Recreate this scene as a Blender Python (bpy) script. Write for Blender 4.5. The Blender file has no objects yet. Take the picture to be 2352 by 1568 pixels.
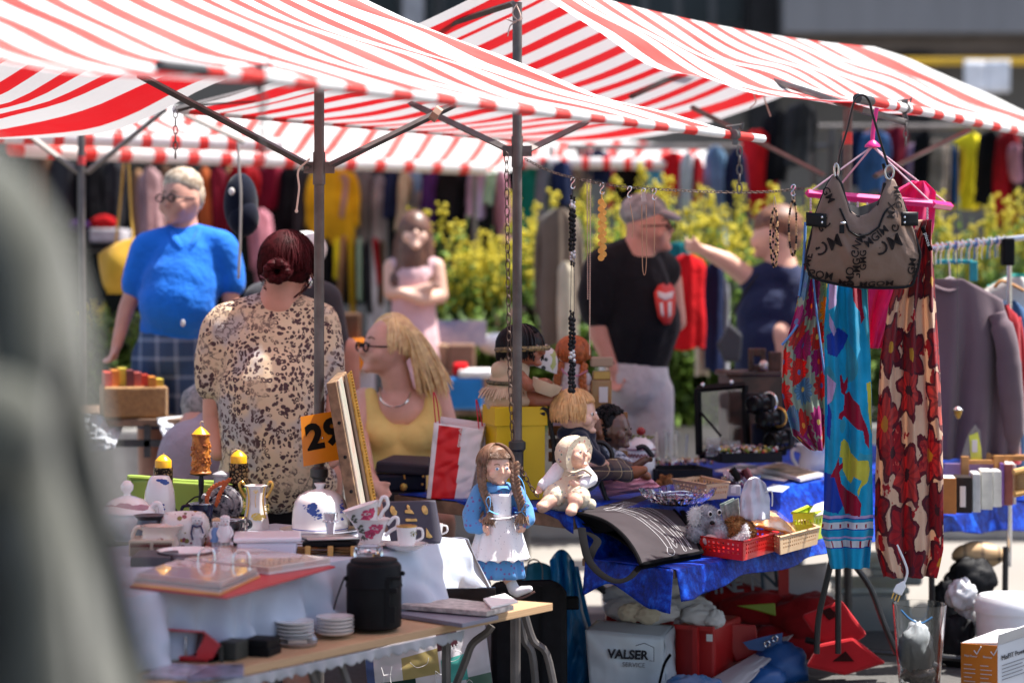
import bpy,bmesh,math,random
import numpy as np
from mathutils import Vector,Matrix,noise,Euler
random.seed(11)
SC=bpy.context.scene
COL=SC.collection
R=math.radians
# ---------------------------------------------------------------- camera, sky, sun, exposure
K,YH,H=5096.0,620.0,1.45
cam=bpy.data.cameras.new("camera");camo=bpy.data.objects.new("camera",cam);COL.objects.link(camo)
camo.location=(0,0,H);camo.rotation_euler=(R(90),0,0)
cam.sensor_width=36;cam.lens=78;cam.shift_y=-(784-YH)/2352
cam.clip_start=0.05;cam.clip_end=500
cam.dof.use_dof=True;cam.dof.focus_distance=7.05;cam.dof.aperture_fstop=1.55
SC.camera=camo
SUN=Vector((0.42,0.11,0.90)).normalized()
w=bpy.data.worlds.new("World");SC.world=w;w.use_nodes=True
wn=w.node_tree;bg=wn.nodes["Background"]
sky=wn.nodes.new("ShaderNodeTexSky");sky.sky_type='NISHITA';sky.sun_disc=False
sky.dust_density=2.2;sky.ozone_density=.6;sky.sun_elevation=math.asin(SUN.z);sky.sun_rotation=math.atan2(SUN.x,SUN.y)
wn.links.new(sky.outputs[0],bg.inputs[0]);bg.inputs[1].default_value=0.12
sl=bpy.data.lights.new("sun",'SUN');sl.energy=5.0;sl.angle=R(0.55);sl.color=(1.0,0.955,0.89)
so=bpy.data.objects.new("sun",sl);COL.objects.link(so);so.location=SUN*30
so.rotation_euler=SUN.to_track_quat('Z','Y').to_euler()
SC.view_settings.view_transform='Standard';SC.view_settings.look='None'
SC.view_settings.gamma=1;SC.view_settings.use_curve_mapping=False
SC.view_settings.exposure=1.08
try:
 SC.cycles.use_denoising=True
 SC.cycles.max_bounces=9;SC.cycles.diffuse_bounces=5;SC.cycles.transmission_bounces=8
 SC.cycles.sample_clamp_indirect=6;SC.cycles.caustics_reflective=False;SC.cycles.caustics_refractive=False
except Exception:
 pass
def P(x,y,Y):
 return Vector(((x-1176)*Y/K,Y,H-(y-YH)*Y/K))
def on(x,y,z):
 return P(x,y,(H-z)*K/(y-YH))
ZW,ZB,ZF,ZP=0.63,0.66,0.52,0.45
def YW(y):return(H-ZW)*K/(y-YH)
def YB(y):return(H-ZB)*K/(y-YH)
def YF(y):return(H-ZF)*K/(y-YH)
def YP(y):return(H-ZP)*K/(y-YH)
# ---------------------------------------------------------------- mesh building
def ortho(d):
 d=d.normalized()
 a=Vector((0,0,1))if abs(d.z)<0.9 else Vector((1,0,0))
 x=d.cross(a).normalized();return x,d.cross(x).normalized()
class MB:
 def __init__(s):s.v=[];s.f=[];s.m=[];s.uv=[]
 def add(s,vs,fs,mi=0,uvs=None):
  b=len(s.v);s.v+=[tuple(q)for q in vs];s.uv+=(uvs if uvs else[(0,0)]*len(vs))
  for i,f in enumerate(fs):
   s.f.append(tuple(b+k for k in f));s.m.append(mi if isinstance(mi,int)else mi[i])
  return s
 def box(s,c,d,rot=None,mi=0,taper=1.0):
  c=Vector(c);hx,hy,hz=d[0]/2,d[1]/2,d[2]/2
  vs=[]
  for z in(-1,1):
   t=taper if z<0 else 1.0
   for x,y in((-1,-1),(1,-1),(1,1),(-1,1)):vs.append(Vector((x*hx*t,y*hy*t,z*hz)))
  if rot is not None:
   m=rot if isinstance(rot,Matrix)else Matrix.Rotation(rot,3,'Z')
   vs=[m@q for q in vs]
  return s.add([c+q for q in vs],[(3,2,1,0),(4,5,6,7),(0,1,5,4),(1,2,6,5),(2,3,7,6),(3,0,4,7)],mi)
 def tube(s,pts,r,n=8,mi=0,flat=1.0,closed=False,cap=True):
  pts=[Vector(p)for p in pts];m=len(pts)
  rs=r if isinstance(r,(list,tuple))else[r]*m
  vs=[];uv=[];L=0;X=None
  for i,p in enumerate(pts):
   if closed:d=pts[(i+1)%m]-pts[i-1]
   else:d=pts[min(i+1,m-1)]-pts[max(i-1,0)]
   if d.length<1e-9:d=Vector((0,0,1))
   d.normalize()
   if X is None:X,Yv=ortho(d)
   else:
    X=X-d*X.dot(d)
    X=ortho(d)[0]if X.length<1e-6 else X.normalized()
    Yv=d.cross(X).normalized()
   if i:L+=(p-pts[i-1]).length
   for k in range(n):
    a=2*math.pi*k/n
    vs.append(p+X*(math.cos(a)*rs[i])+Yv*(math.sin(a)*rs[i]*flat));uv.append((L,k/n))
  fs=[]
  for i in range(m if closed else m-1):
   for k in range(n):
    a=i*n+k;b=i*n+(k+1)%n;c=((i+1)%m)*n
    fs.append((a,b,c+(k+1)%n,c+k))
  if cap and not closed:fs+=[tuple(range(n-1,-1,-1)),tuple((m-1)*n+k for k in range(n))]
  return s.add(vs,fs,mi,uv)
 def lathe(s,base,prof,n=24,mi=0,rot=None,sx=1,sy=1):
  base=Vector(base);vs=[];uv=[]
  for j,(r,z)in enumerate(prof):
   for k in range(n):
    a=2*math.pi*k/n
    q=Vector((math.cos(a)*r*sx,math.sin(a)*r*sy,z))
    if rot is not None:q=rot@q
    vs.append(base+q);uv.append((k/n,j/max(1,len(prof)-1)))
  fs=[];ms=[]
  for j in range(len(prof)-1):
   for k in range(n):
    fs.append((j*n+k,j*n+(k+1)%n,(j+1)*n+(k+1)%n,(j+1)*n+k))
    ms.append(mi if isinstance(mi,int)else mi[j])
  if prof[0][0]>1e-6:fs.append(tuple(range(n-1,-1,-1)));ms.append(ms[0])
  if prof[-1][0]>1e-6:fs.append(tuple((len(prof)-1)*n+k for k in range(n)));ms.append(ms[-1])
  return s.add(vs,fs,ms,uv)
 def ell(s,c,r,rot=None,n=14,mi=0,nz=0.0,fq=8.0,seed=0.0):
  if isinstance(r,(int,float)):r=(r,r,r)
  c=Vector(c);m=max(5,n//2+1);vs=[];uv=[]
  for j in range(m+1):
   th=math.pi*j/m
   for k in range(n):
    ph=2*math.pi*k/n
    q=Vector((math.sin(th)*math.cos(ph),math.sin(th)*math.sin(ph),-math.cos(th)))
    f=1.0
    if nz:
     g_=q*fq*.3+Vector((seed,seed*2,0));f+=nz*(.55*noise.noise(g_)+.35*(.5-2*abs(noise.noise(g_*1.9))))
    q=Vector((q.x*r[0]*f,q.y*r[1]*f,q.z*r[2]*f))
    if rot is not None:q=(rot if isinstance(rot,Matrix)else Matrix.Rotation(rot,3,'Z'))@q
    vs.append(c+q);uv.append((k/n,j/m))
  fs=[(j*n+k,j*n+(k+1)%n,(j+1)*n+(k+1)%n,(j+1)*n+k)for j in range(m)for k in range(n)]
  return s.add(vs,fs,mi,uv)
 def sheet(s,fn,nu,nv,mi=0,paint=None,uv=None):
  vs=[];us=[]
  for j in range(nv+1):
   for i in range(nu+1):
    u,v=i/nu,j/nv
    vs.append(fn(u,v));us.append(uv(u,v)if uv else(u,v))
  fs=[];ms=[]
  for j in range(nv):
   for i in range(nu):
    a=j*(nu+1)+i
    fs.append((a,a+1,a+nu+2,a+nu+1))
    ms.append(paint((i+.5)/nu,(j+.5)/nv)if paint else mi)
  return s.add(vs,fs,ms,us)
 def prism(s,outline,fn,t0,t1,mi=0):
  n=len(outline)
  vs=[fn(x,y,t0)for x,y in outline]+[fn(x,y,t1)for x,y in outline]
  fs=[tuple(range(n)),tuple(range(2*n-1,n-1,-1))]+[(i,n+i,n+(i+1)%n,(i+1)%n)for i in range(n)]
  return s.add(vs,fs,mi)
 def build(s,name,mats,parent=None,smooth=True,bevel=0,solid=0,sub=0,auto=35):
  me=bpy.data.meshes.new(name);me.from_pydata(s.v,[],s.f)
  if not isinstance(mats,(list,tuple)):mats=[mats]
  for m in mats:me.materials.append(m)
  ul=me.uv_layers.new(name="UVMap")
  li=np.zeros(len(me.loops),dtype=np.int32);me.loops.foreach_get("vertex_index",li)
  ul.data.foreach_set("uv",np.array(s.uv,dtype=np.float32)[li].ravel())
  me.polygons.foreach_set("material_index",np.array(s.m,dtype=np.int32))
  me.polygons.foreach_set("use_smooth",[bool(smooth)]*len(me.polygons))
  me.validate();me.update()
  o=bpy.data.objects.new(name,me);COL.objects.link(o)
  if smooth and auto:
   try:me.set_sharp_from_angle(angle=R(auto))
   except Exception:pass
  if parent:setpar(o,parent)
  if solid:
   q=o.modifiers.new("solid",'SOLIDIFY');q.thickness=solid;q.offset=0
  if bevel:
   q=o.modifiers.new("bevel",'BEVEL');q.width=bevel;q.segments=2;q.limit_method='ANGLE';q.angle_limit=R(40)
  if sub:
   q=o.modifiers.new("sub",'SUBSURF');q.levels=sub;q.render_levels=sub
  return o
LOCAL=set()
def setpar(o,parent):
 o.parent=parent
 if parent.name not in LOCAL:
  m=Matrix.Identity(4);q=parent
  m=world_of(parent);o.matrix_parent_inverse=m.inverted()
def world_of(o):
 m=o.matrix_basis.copy()
 if o.parent:m=world_of(o.parent)@o.matrix_parent_inverse@m
 return m
def tag(o,label=None,cat=None,group=None,kind=None):
 if label:o['label']=label
 if cat:o['category']=cat
 if group:o['group']=group
 if kind:o['kind']=kind
 return o
def thing(name,label,cat,loc,group=None,rz=0,local=False):
 o=bpy.data.objects.new(name,None);COL.objects.link(o);o.empty_display_size=0.1
 o.location=loc;o.rotation_euler=(0,0,rz)
 if local:LOCAL.add(o.name)
 return tag(o,label,cat,group)
def dup(root,loc,rz=0,sc=1,label=None,group=None):
 r=root.copy();COL.objects.link(r);r.location=loc;r.rotation_euler=(0,0,rz)
 r.scale=(sc,sc,sc)if not isinstance(sc,tuple)else sc
 if label:r['label']=label
 if group:r['group']=group
 for ch in list(root.children):
  c=ch.copy();COL.objects.link(c);c.parent=r
  for g in list(ch.children):
   d=g.copy();COL.objects.link(d);d.parent=c
 return r
def blob(name,prims,mats,parent=None,vox=0.012,sm=6,fac=0.6):
 """one continuous surface grown from joints: chains ('k', points, radii) and ellipsoids ('e', c, r, rot)"""
 mb=MB()
 for p in prims:
  if p[0]=='k':
   pts,rs=p[1],p[2]
   for a,b,ra,rb in zip(pts[:-1],pts[1:],rs[:-1],rs[1:]):
    mb.tube([a,(Vector(a)+Vector(b))/2,b],[ra,(ra+rb)/2,rb],12)
   for a,ra in zip(pts,rs):mb.ell(a,ra,None,12)
  else:
   mb.ell(p[1],p[2],p[3]if len(p)>3 else None,16)
 o=mb.build(name+"_tmp",mats if isinstance(mats,(list,tuple))else[mats],None,True,auto=0)
 q=o.modifiers.new("r",'REMESH');q.mode='VOXEL';q.voxel_size=vox;q.use_smooth_shade=True
 if sm:
  q=o.modifiers.new("s",'SMOOTH');q.iterations=sm;q.factor=fac
 dg=bpy.context.evaluated_depsgraph_get()
 me=bpy.data.meshes.new_from_object(o.evaluated_get(dg));me.name=name
 old=o.data;bpy.data.objects.remove(o);bpy.data.meshes.remove(old)
 me.polygons.foreach_set("use_smooth",[True]*len(me.polygons))
 o=bpy.data.objects.new(name,me);COL.objects.link(o)
 me.materials.clear()
 for m in(mats if isinstance(mats,(list,tuple))else[mats]):me.materials.append(m)
 if parent:setpar(o,parent)
 return o
def txt(name,s,size,m4,mat,parent=None,ext=0.0006,bold=0.0,align='CENTER',shear=0):
 cu=bpy.data.curves.new(name,'FONT');cu.body=s;cu.size=size;cu.extrude=ext;cu.offset=bold
 cu.align_x=align;cu.align_y='CENTER';cu.resolution_u=3;cu.shear=shear
 t=bpy.data.objects.new(name+"_t",cu);COL.objects.link(t)
 dg=bpy.context.evaluated_depsgraph_get();dg.update()
 me=bpy.data.meshes.new_from_object(t.evaluated_get(dg));bpy.data.objects.remove(t);bpy.data.curves.remove(cu)
 me.transform(m4);me.materials.clear();me.materials.append(mat);me.name=name
 o=bpy.data.objects.new(name,me);COL.objects.link(o)
 if parent:setpar(o,parent)
 return o
def frame4(o,x,y):
 x=Vector(x).normalized();y=Vector(y);y=(y-x*y.dot(x)).normalized();z=x.cross(y)
 return Matrix(((x.x,y.x,z.x,o[0]),(x.y,y.y,z.y,o[1]),(x.z,y.z,z.z,o[2]),(0,0,0,1)))
def inpoly(x,y,poly):
 c=False;n=len(poly);j=n-1
 for i in range(n):
  xi,yi=poly[i];xj,yj=poly[j]
  if(yi>y)!=(yj>y)and x<(xj-xi)*(y-yi)/(yj-yi)+xi:c=not c
  j=i
 return c
def catm(pts,n=6):
 pts=[Vector(p)for p in pts];out=[]
 for i in range(len(pts)-1):
  p0=pts[max(i-1,0)];p1=pts[i];p2=pts[i+1];p3=pts[min(i+2,len(pts)-1)]
  for k in range(n):
   t=k/n
   out.append(0.5*((2*p1)+(p2-p0)*t+(2*p0-5*p1+4*p2-p3)*t*t+(3*p1-p0-3*p2+p3)*t**3))
 out.append(pts[-1]);return out
# ---------------------------------------------------------------- materials
class NT:
 def __init__(s,name):
  s.mat=bpy.data.materials.new(name);s.mat.use_nodes=True;s.t=s.mat.node_tree
  s.b=s.t.nodes["Principled BSDF"];s.out=s.t.nodes["Material Output"]
 def n(s,typ,**kw):
  o=s.t.nodes.new("ShaderNode"+typ)
  for k,v in kw.items():setattr(o,k,v)
  return o
 def l(s,a,b):s.t.links.new(a,b)
 def math(s,op,a,b=None,c=None):
  o=s.n("Math",operation=op)
  for i,q in enumerate((a,b,c)):
   if q is None:continue
   if isinstance(q,(int,float)):o.inputs[i].default_value=q
   else:s.l(q,o.inputs[i])
  return o.outputs[0]
 def mix(s,f,a,b,blend='MIX'):
  o=s.n("Mix",data_type='RGBA',blend_type=blend)
  for i,q in((0,f),(6,a),(7,b)):
   if isinstance(q,(int,float)):o.inputs[i].default_value=q
   elif isinstance(q,tuple):o.inputs[i].default_value=(*q,1)if len(q)==3 else q
   else:s.l(q,o.inputs[i])
  return o.outputs[2]
 def noise(s,vec,scale,detail=3,rough=.55):
  o=s.n("TexNoise");o.inputs['Scale'].default_value=scale;o.inputs['Detail'].default_value=detail
  o.inputs['Roughness'].default_value=rough
  if vec is not None:s.l(vec,o.inputs['Vector'])
  return o.outputs[0]
 def coord(s,which='Object'):return s.n("TexCoord").outputs[which]
 def ramp(s,f,stops,interp='CONSTANT'):
  o=s.n("ValToRGB");o.color_ramp.interpolation=interp;e=o.color_ramp.elements
  while len(e)>1:e.remove(e[-1])
  e[0].position=stops[0][0];e[0].color=(*stops[0][1],1)
  for p,c in stops[1:]:
   q=e.new(p);q.color=(*c,1)
  s.l(f,o.inputs[0]);return o.outputs[0]
 def bump(s,h,strength=.3,dist=.002):
  o=s.n("Bump");o.inputs['Strength'].default_value=strength;o.inputs['Distance'].default_value=dist
  s.l(h,o.inputs['Height']);s.l(o.outputs[0],s.b.inputs['Normal']);return o
 def sep(s,v):return s.n("SeparateXYZ"),v
 def xyz(s,v):
  o=s.n("SeparateXYZ");s.l(v,o.inputs[0]);return o.outputs
 def comb(s,x,y,z=0.0):
  o=s.n("CombineXYZ")
  for i,q in enumerate((x,y,z)):
   if isinstance(q,(int,float)):o.inputs[i].default_value=q
   else:s.l(q,o.inputs[i])
  return o.outputs[0]
_MC={}
def M(name,col=(.5,.5,.5),rough=.6,metal=0,var=.14,vs=7,bump=0,bs=80,sheen=0,coat=0,glass=0,transl=0,spec=.5,ior=1.45,bd=.002):
 if name in _MC:return _MC[name]
 t=NT(name);b=t.b;co=t.coord()
 nz=t.noise(co,vs,4)
 d=tuple(max(0,c*(1-var))for c in col);u=tuple(min(1,c*(1+var))for c in col)
 c=t.mix(t.ramp(nz,[(.32,(0,0,0)),(.68,(1,1,1))],'LINEAR'),d,u)
 t.l(c,b.inputs['Base Color']);b.inputs['Roughness'].default_value=rough;b.inputs['Metallic'].default_value=metal
 b.inputs['Specular IOR Level'].default_value=spec*(.3 if max(col)<.05 and not metal else 1)
 if sheen:b.inputs['Sheen Weight'].default_value=sheen
 if coat:b.inputs['Coat Weight'].default_value=coat
 if glass:
  b.inputs['Transmission Weight'].default_value=glass;b.inputs['IOR'].default_value=ior
 if bump:t.bump(t.noise(co,bs,4),bump,bd)
 if transl:
  tr=t.n("BsdfTranslucent");t.l(c,tr.inputs[0]);mx=t.n("MixShader");mx.inputs[0].default_value=transl
  t.l(b.outputs[0],mx.inputs[1]);t.l(tr.outputs[0],mx.inputs[2]);t.l(mx.outputs[0],t.out.inputs[0])
 _MC[name]=t.mat;return t.mat
FILMT=NT('clear_film');_t=FILMT.n("BsdfTransparent");_g=FILMT.n("BsdfGlossy");_g.inputs['Roughness'].default_value=.12;_m=FILMT.n("MixShader");_m.inputs[0].default_value=.14;FILMT.l(_t.outputs[0],_m.inputs[1]);FILMT.l(_g.outputs[0],_m.inputs[2]);FILMT.l(_m.outputs[0],FILMT.out.inputs[0]);FILMT=FILMT.mat
def cloth(name,col,**kw):
 kw.setdefault('rough',.85);kw.setdefault('sheen',.15);kw.setdefault('bump',.25);kw.setdefault('bs',140);kw.setdefault('spec',.15)
 return M(name,col,**kw)
def striped_canvas(name,n,red=(.82,.075,.065),white=(.88,.88,.87),frac=.45,wide=(),tr=.34):
 """sun-lit tent canvas, stripes printed across it along UV.x; lets part of the light through"""
 t=NT(name);u=t.xyz(t.coord('UV'))[0]
 st=t.math('LESS_THAN',t.math('FRACT',t.math('MULTIPLY',u,n)),frac)
 for a,b,val in wide:
  inside=t.math('MULTIPLY',t.math('GREATER_THAN',u,a),t.math('LESS_THAN',u,b))
  st=t.math('ADD',t.math('MULTIPLY',st,t.math('SUBTRACT',1.0,inside)),t.math('MULTIPLY',inside,float(val)))
 dirt=t.noise(t.coord(),3,5)
 c=t.mix(st,white,red)
 c=t.mix(t.ramp(dirt,[(.35,(0,0,0)),(.8,(.25,.25,.25))],'LINEAR'),c,(.55,.5,.46))
 b=t.b;t.l(c,b.inputs['Base Color']);b.inputs['Roughness'].default_value=.8;b.inputs['Specular IOR Level'].default_value=.2
 t.bump(t.noise(t.coord(),9,3),.5,.02)
 tl=t.n("BsdfTranslucent");t.l(t.mix(st,(.62,.60,.60),(.60,.004,.012)),tl.inputs[0]);mx=t.n("MixShader");mx.inputs[0].default_value=tr
 t.l(b.outputs[0],mx.inputs[1]);t.l(tl.outputs[0],mx.inputs[2]);t.l(mx.outputs[0],t.out.inputs[0])
 return t.mat
STEEL=M('galvanised_steel',(.135,.12,.115),.55,.55,.25,14,.25,60)
DKSTEEL=M('dark_steel',(.07,.068,.07),.5,.5,.25,20,.2,70)
CHROME=M('chrome',(.75,.75,.76),.18,1,.05)
BLACK=M('black_plastic',(.008,.008,.009),.5,0,.2,12,.08,90,spec=.3)
WHITEPL=M('white_plastic',(.78,.78,.80),.35,0,.03)
PORC=M('porcelain',(.80,.78,.77),.14,0,.03,coat=.6)
GOLD=M('gilding',(.75,.44,.11),.3,.85,.15,25)
WOOD=M('raw_plank',(.42,.25,.13),.75,0,.35,18,.35,55)
WOODD=M('weathered_beam',(.20,.125,.08),.85,0,.35,16,.5,45)
def folds(name,col,**kw):return M(name,col,**dict(dict(rough=.85,sheen=.1,spec=.25,bump=.75,bs=7,bd=.035,vs=4),**kw))
GLASS=M('clear_glass',(.97,.98,.98),.02,0,0,glass=1,ior=1.45)
SKIN=M('skin_warm',(.60,.32,.23),.5,0,.08,12,.06,130)
SKINR=M('skin_sunburnt',(.60,.30,.22),.5,0,.1,12,.06,130)
SKINL=M('skin_light',(.66,.40,.30),.5,0,.08,12,.06,130)
DOLLSK=M('doll_porcelain',(.72,.43,.32),.3,0,.05,10,coat=.2)
DOLLDK=M('doll_dark_vinyl',(.12,.055,.038),.38,0,.1,10,coat=.2)
CHAIN=M('rusty_chain',(.085,.055,.045),.6,.5,.3,40)
LIP=M('doll_lips',(.55,.15,.13),.35)
EYEW=M('eye_white',(.75,.75,.75),.2)
EYEB=M('eye_blue',(.08,.16,.32),.15)
EYED=M('eye_dark',(.01,.008,.008),.15)
PAPER=M('paper',(.74,.72,.70),.7,0,.04)
# ================================================================ the setting: ground, building, stalls
def concrete():
 t=NT('pavement_concrete');co=t.coord()
 big=t.noise(co,.35,4);fine=t.noise(co,45,4);mid=t.noise(co,4,5)
 c=t.mix(t.ramp(big,[(.35,(0,0,0)),(.65,(1,1,1))],'LINEAR'),(.235,.215,.19),(.31,.285,.255))
 c=t.mix(t.ramp(mid,[(.55,(0,0,0)),(.75,(.35,.35,.35))],'LINEAR'),c,(.22,.205,.19))
 c=t.mix(t.ramp(fine,[(.4,(0,0,0)),(.6,(.35,.35,.35))],'LINEAR'),c,(.25,.235,.215))
 t.l(c,t.b.inputs['Base Color']);t.b.inputs['Roughness'].default_value=.9
 t.bump(fine,.5,.004);return t.mat
g=MB();g.sheet(lambda u,v:Vector((-60+120*u,-20+140*v,0)),24,28)
tag(g.build('ground',concrete(),smooth=False),kind='structure')
ASP=NT('asphalt_shade_tone');n_=ASP.noise(ASP.coord(),55,4);ASP.l(ASP.mix(n_,(.05,.048,.046),(.12,.115,.11)),ASP.b.inputs['Base Color']);ASP.b.inputs['Roughness'].default_value=.95;ASP.bump(n_,.6,.004)  # asphalt colour also carries the canopy and table shade over the near ground
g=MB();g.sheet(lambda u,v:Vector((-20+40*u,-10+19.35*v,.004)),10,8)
tag(g.build('shade_toned_asphalt',ASP.mat,smooth=False),kind='structure')
def facade_mat(name,a,b,streak=True):
 t=NT(name);co=t.coord();x=t.xyz(co)
 n1=t.noise(t.comb(t.math('MULTIPLY',x[0],3.0),x[1],t.math('MULTIPLY',x[2],.35)),1.5,5)
 c=t.mix(n1,a,b);t.l(c,t.b.inputs['Base Color']);t.b.inputs['Roughness'].default_value=.85
 t.bump(t.noise(co,30,3),.2,.01);return t.mat
YBG=23.0
FW=facade_mat('facade_concrete',(.075,.07,.066),(.125,.118,.11))
FP=facade_mat('facade_panel',(.125,.128,.14),(.21,.215,.235))
FD=M('facade_dark',(.014,.014,.016),.6)
FGL=M('facade_glass',(.012,.016,.02),.12,0,.3,2,spec=.6)
FMUL=M('facade_mullion',(.07,.074,.082),.5)
bd=thing('building','grey concrete market hall with dark windows behind all the stalls','building',P(1300,940,YBG))
def rect(mb,x0,y0,x1,y1,Y,d,mi=0):
 a=P(x0,y1,Y);b=P(x1,y0,Y)
 mb.box(((a.x+b.x)/2,Y+d/2,(a.z+b.z)/2),(abs(b.x-a.x),d,abs(b.z-a.z)),None,mi)
m=MB();a=P(-700,-900,YBG)
m.box((2,YBG+2.0,5),(44,3,10.0));m.build('wall',FW,bd,False)
m=MB();rect(m,1790,-60,2700,84,YBG,-.22+0.6);m.v=[(x,y-.42,z)for x,y,z in m.v]
m.build('cladding_panel',FP,bd,False)
for i,x in enumerate((1838,1905,1972,2040,2095,2165,2262,2310)):
 m=MB();rect(m,x,-60,x+6,84,YBG-.06,.05);m.build('cladding_joint',FW,bd,False)
m=MB();rect(m,1750,86,2700,116,YBG-.1,.5);m.build('ledge',M('ledge_stone',(.10,.085,.08),.9,0,.2,3),bd,False)
for x0,x1,y0,y1 in((2075,2140,122,320),(2228,2252,-40,82),(1722,1788,-60,300)):
 m=MB();rect(m,x0,y0,x1,y1,YBG-.12,.4);m.build('pillar',FD,bd,False)
for i in range(9):
 x0=1010+i*78
 fr=MB();rect(fr,x0,-120,x0+78,150,YBG+.38,.1);f=fr.build('window',FMUL,bd,False)
 for k in range(3):
  q=MB();rect(q,x0+12,-112+k*88,x0+72,-34+k*88,YBG+.33,.04);q.build('pane',FGL,f,False)
for i in range(8):
 x0=330+i*84
 fr=MB();rect(fr,x0,-120,x0+84,100,YBG+.38,.1);f=fr.build('window',FMUL,bd,False)
 q=MB();rect(q,x0+8,-112,x0+78,90,YBG+.33,.04);q.build('pane',FGL,f,False)
m=MB();rect(m,925,-80,972,400,YBG-.1,.3);m.build('downpipe',M('pipe_grey',(.22,.23,.26),.5),bd,False)
m=MB();rect(m,2035,133,2800,149,19.0,.06);tag(m.build('barrier_rail',M('yellow_paint',(.62,.37,.01),.5),None,False,bevel=.01),'yellow painted barrier rail in front of the grey hall','rail')
for x in(2480,2790):
 m=MB();rect(m,x,150,x+14,1000,19.0,.06);m.build('upright',STEEL,bpy.data.objects['barrier_rail'],False)
m=MB();q=P(2268,176,18.9)
m.sheet(lambda u,v:P(2214+106*u,138+74*v,18.9)+Vector((0,.03*math.sin(u*3.1)+(.02 if abs(u-.5)<.02 else 0),0)),12,6)
tag(m.build('notice_paper',M('notice_paper',(.62,.64,.70),.8),solid=.004),'white paper notice taped over the yellow rail','paper')
def sag_sheet(c00,c10,c11,c01,sag,wob=0.0,seed=0):
 def f(u,v):
  p=(c00*(1-u)+c10*u)*(1-v)+(c01*(1-u)+c11*u)*v
  p=p.copy();p.z-=sag(u,v)
  if wob:p.z+=wob*noise.noise(Vector((u*5+seed,v*4,seed)))*math.sin(math.pi*min(1,max(0,v)))
  return p
 return f
def strut(mb,a,b,w=.03,d=.016):
 mb.tube([a,b],[w*.62,w*.62],4,0,.62)
def hookchain(parent,top,n=5,r=.012):
 mb=MB()
 for i in range(n):
  c=Vector(top)-Vector((0,0,i*r*2.2));pts=[]
  for k in range(8):
   an=2*math.pi*k/8
   if i%2:pts.append(c+Vector((0,math.cos(an)*r*.6,math.sin(an)*r*1.3)))
   else:pts.append(c+Vector((math.cos(an)*r*.6,0,math.sin(an)*r*1.3)))
  mb.tube(pts,.0028,5,closed=True)
 return mb.build('hook_chain',STEEL,parent)
def clampring(parent,c,axis,r=.0185):
 mb=MB();ax=Vector(axis).normalized();x,y=ortho(ax)
 mb.tube([c+ax*-.012,c+ax*.012],r,14)
 mb.box(c+Vector((0,0,r+.004)),(.022,.016,.012));mb.tube([c+Vector((-.026,0,r+.008)),c+Vector((.022,0,r+.014))],.0035,6);mb.tube([c+Vector((.02,0,r)),c+Vector((.024,0,r+.02))],.004,6)
 mb.box(c-Vector((0,0,r+.006)),(.016,.014,.018))
 return mb.build('clamp',STEEL,parent)
# ---- stall nearest on the left: canopy rising from the front pole, one post
A=P(410,155,4.27);B=P(1752,319,6.60);Cc=P(825,-8,7.34);D=Cc+(A-B)
B2=P(-60,318,8.2);A2=B2+(A-B)
CV1=striped_canvas('canvas_stripes_near',15,wide=((.86,.895,0),(.895,.968,1),(.968,1.1,0),(-.1,.012,0),(.012,.05,1)))
s1=thing('market_stall','large red and white striped market stall whose canopy fills the upper left','market stall',P(735,1300,7.15))
m=MB()
m.sheet(sag_sheet(A,B,Cc,D,lambda u,v:(.15*(1-u)**1.5+.035*u)*4*v*(1-v)+.004*math.sin(u*47)*v*(1-v)*2,.03,3),90,26)
m.sheet(sag_sheet(D,Cc,B2,A2,lambda u,v:(.15*u+.1*(1-u))*4*v*(1-v),.04,8),60,20,uv=lambda u,v:(u,1+v))
m.build('canopy',CV1,s1)
m=MB();n=60;L=(B-A)
pts=[A+L*(i/n)for i in range(n+1)]
b0=len(m.v);m.tube(pts,.0125,12);tl=L.length;m.uv=[(q[0]/tl,q[1])for q in m.uv]
m.build('hem_sleeve',CV1,s1)
m=MB();m.tube([A-L.normalized()*.06,A+L.normalized()*.08],.0128,12);m.build('pole_end',DKSTEEL,s1)
for x,y in((595,178),(1688,309)):
 Yq=.39*K/(620-y);c=P(x,y,Yq);clampring(s1,c,L,.0145);hookchain(s1,c-Vector((-.01,.03,.05)),5)
def post(parent,x,ytop,z0,Y,r,bracket=None,collar=None,mat=STEEL):
 base=P(x,620,Y);top=P(x,ytop,Y).z
 mb=MB();mb.tube([(base.x,Y,z0),(base.x,Y,(z0+top)/2),(base.x,Y,top)],r,14)
 o=mb.build('post',mat,parent)
 if bracket:
  z=P(x,bracket,Y).z;q=MB()
  q.tube([(base.x,Y,z-.055),(base.x,Y,z+.05)],r*1.22,14)
  for sx in(-1,1):
   q.box((base.x+sx*r*1.9,Y,z+.0),(r*2.2,r*.9,r*2.2));q.tube([(base.x+sx*r*2.3,Y-r*.9,z),(base.x+sx*r*2.3,Y+r*.9,z)],r*.42,8)
  q.build('bracket',mat,o)
 if collar:
  z=P(x,collar,Y).z;q=MB();q.lathe((base.x,Y,z),[(r*1.25,-.30),(r*1.3,-.02),(r*1.75,-.012),(r*1.75,.012),(r*1.05,.02)],16)
  q.build('collar',DKSTEEL,o)
 return o
post(s1,733,150,0,7.15,.0165,385,1085)
for a,b,ya,yb in(((712,382),(318,172),7.15,6.9),((755,382),(1045,240),7.15,7.25)):
 m=MB();strut(m,P(*a,ya),P(*b,yb));m.build('strut',STEEL,s1)
m=MB();c0=P(703,373,7.1)
m.tube(catm([c0+Vector((.012,0,.012)),c0,P(690,385,7.1),P(684,400,7.1),P(687,430,7.1),P(684,460,7.1),P(681,484,7.1)],5),.0035,6)
m.ell(P(681,485,7.1),.006,n=8)
tag(m.build('string',M('white_cord',(.70,.60,.52),.9)),'short white cord tied to the strut of the nearest post','string')
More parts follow.
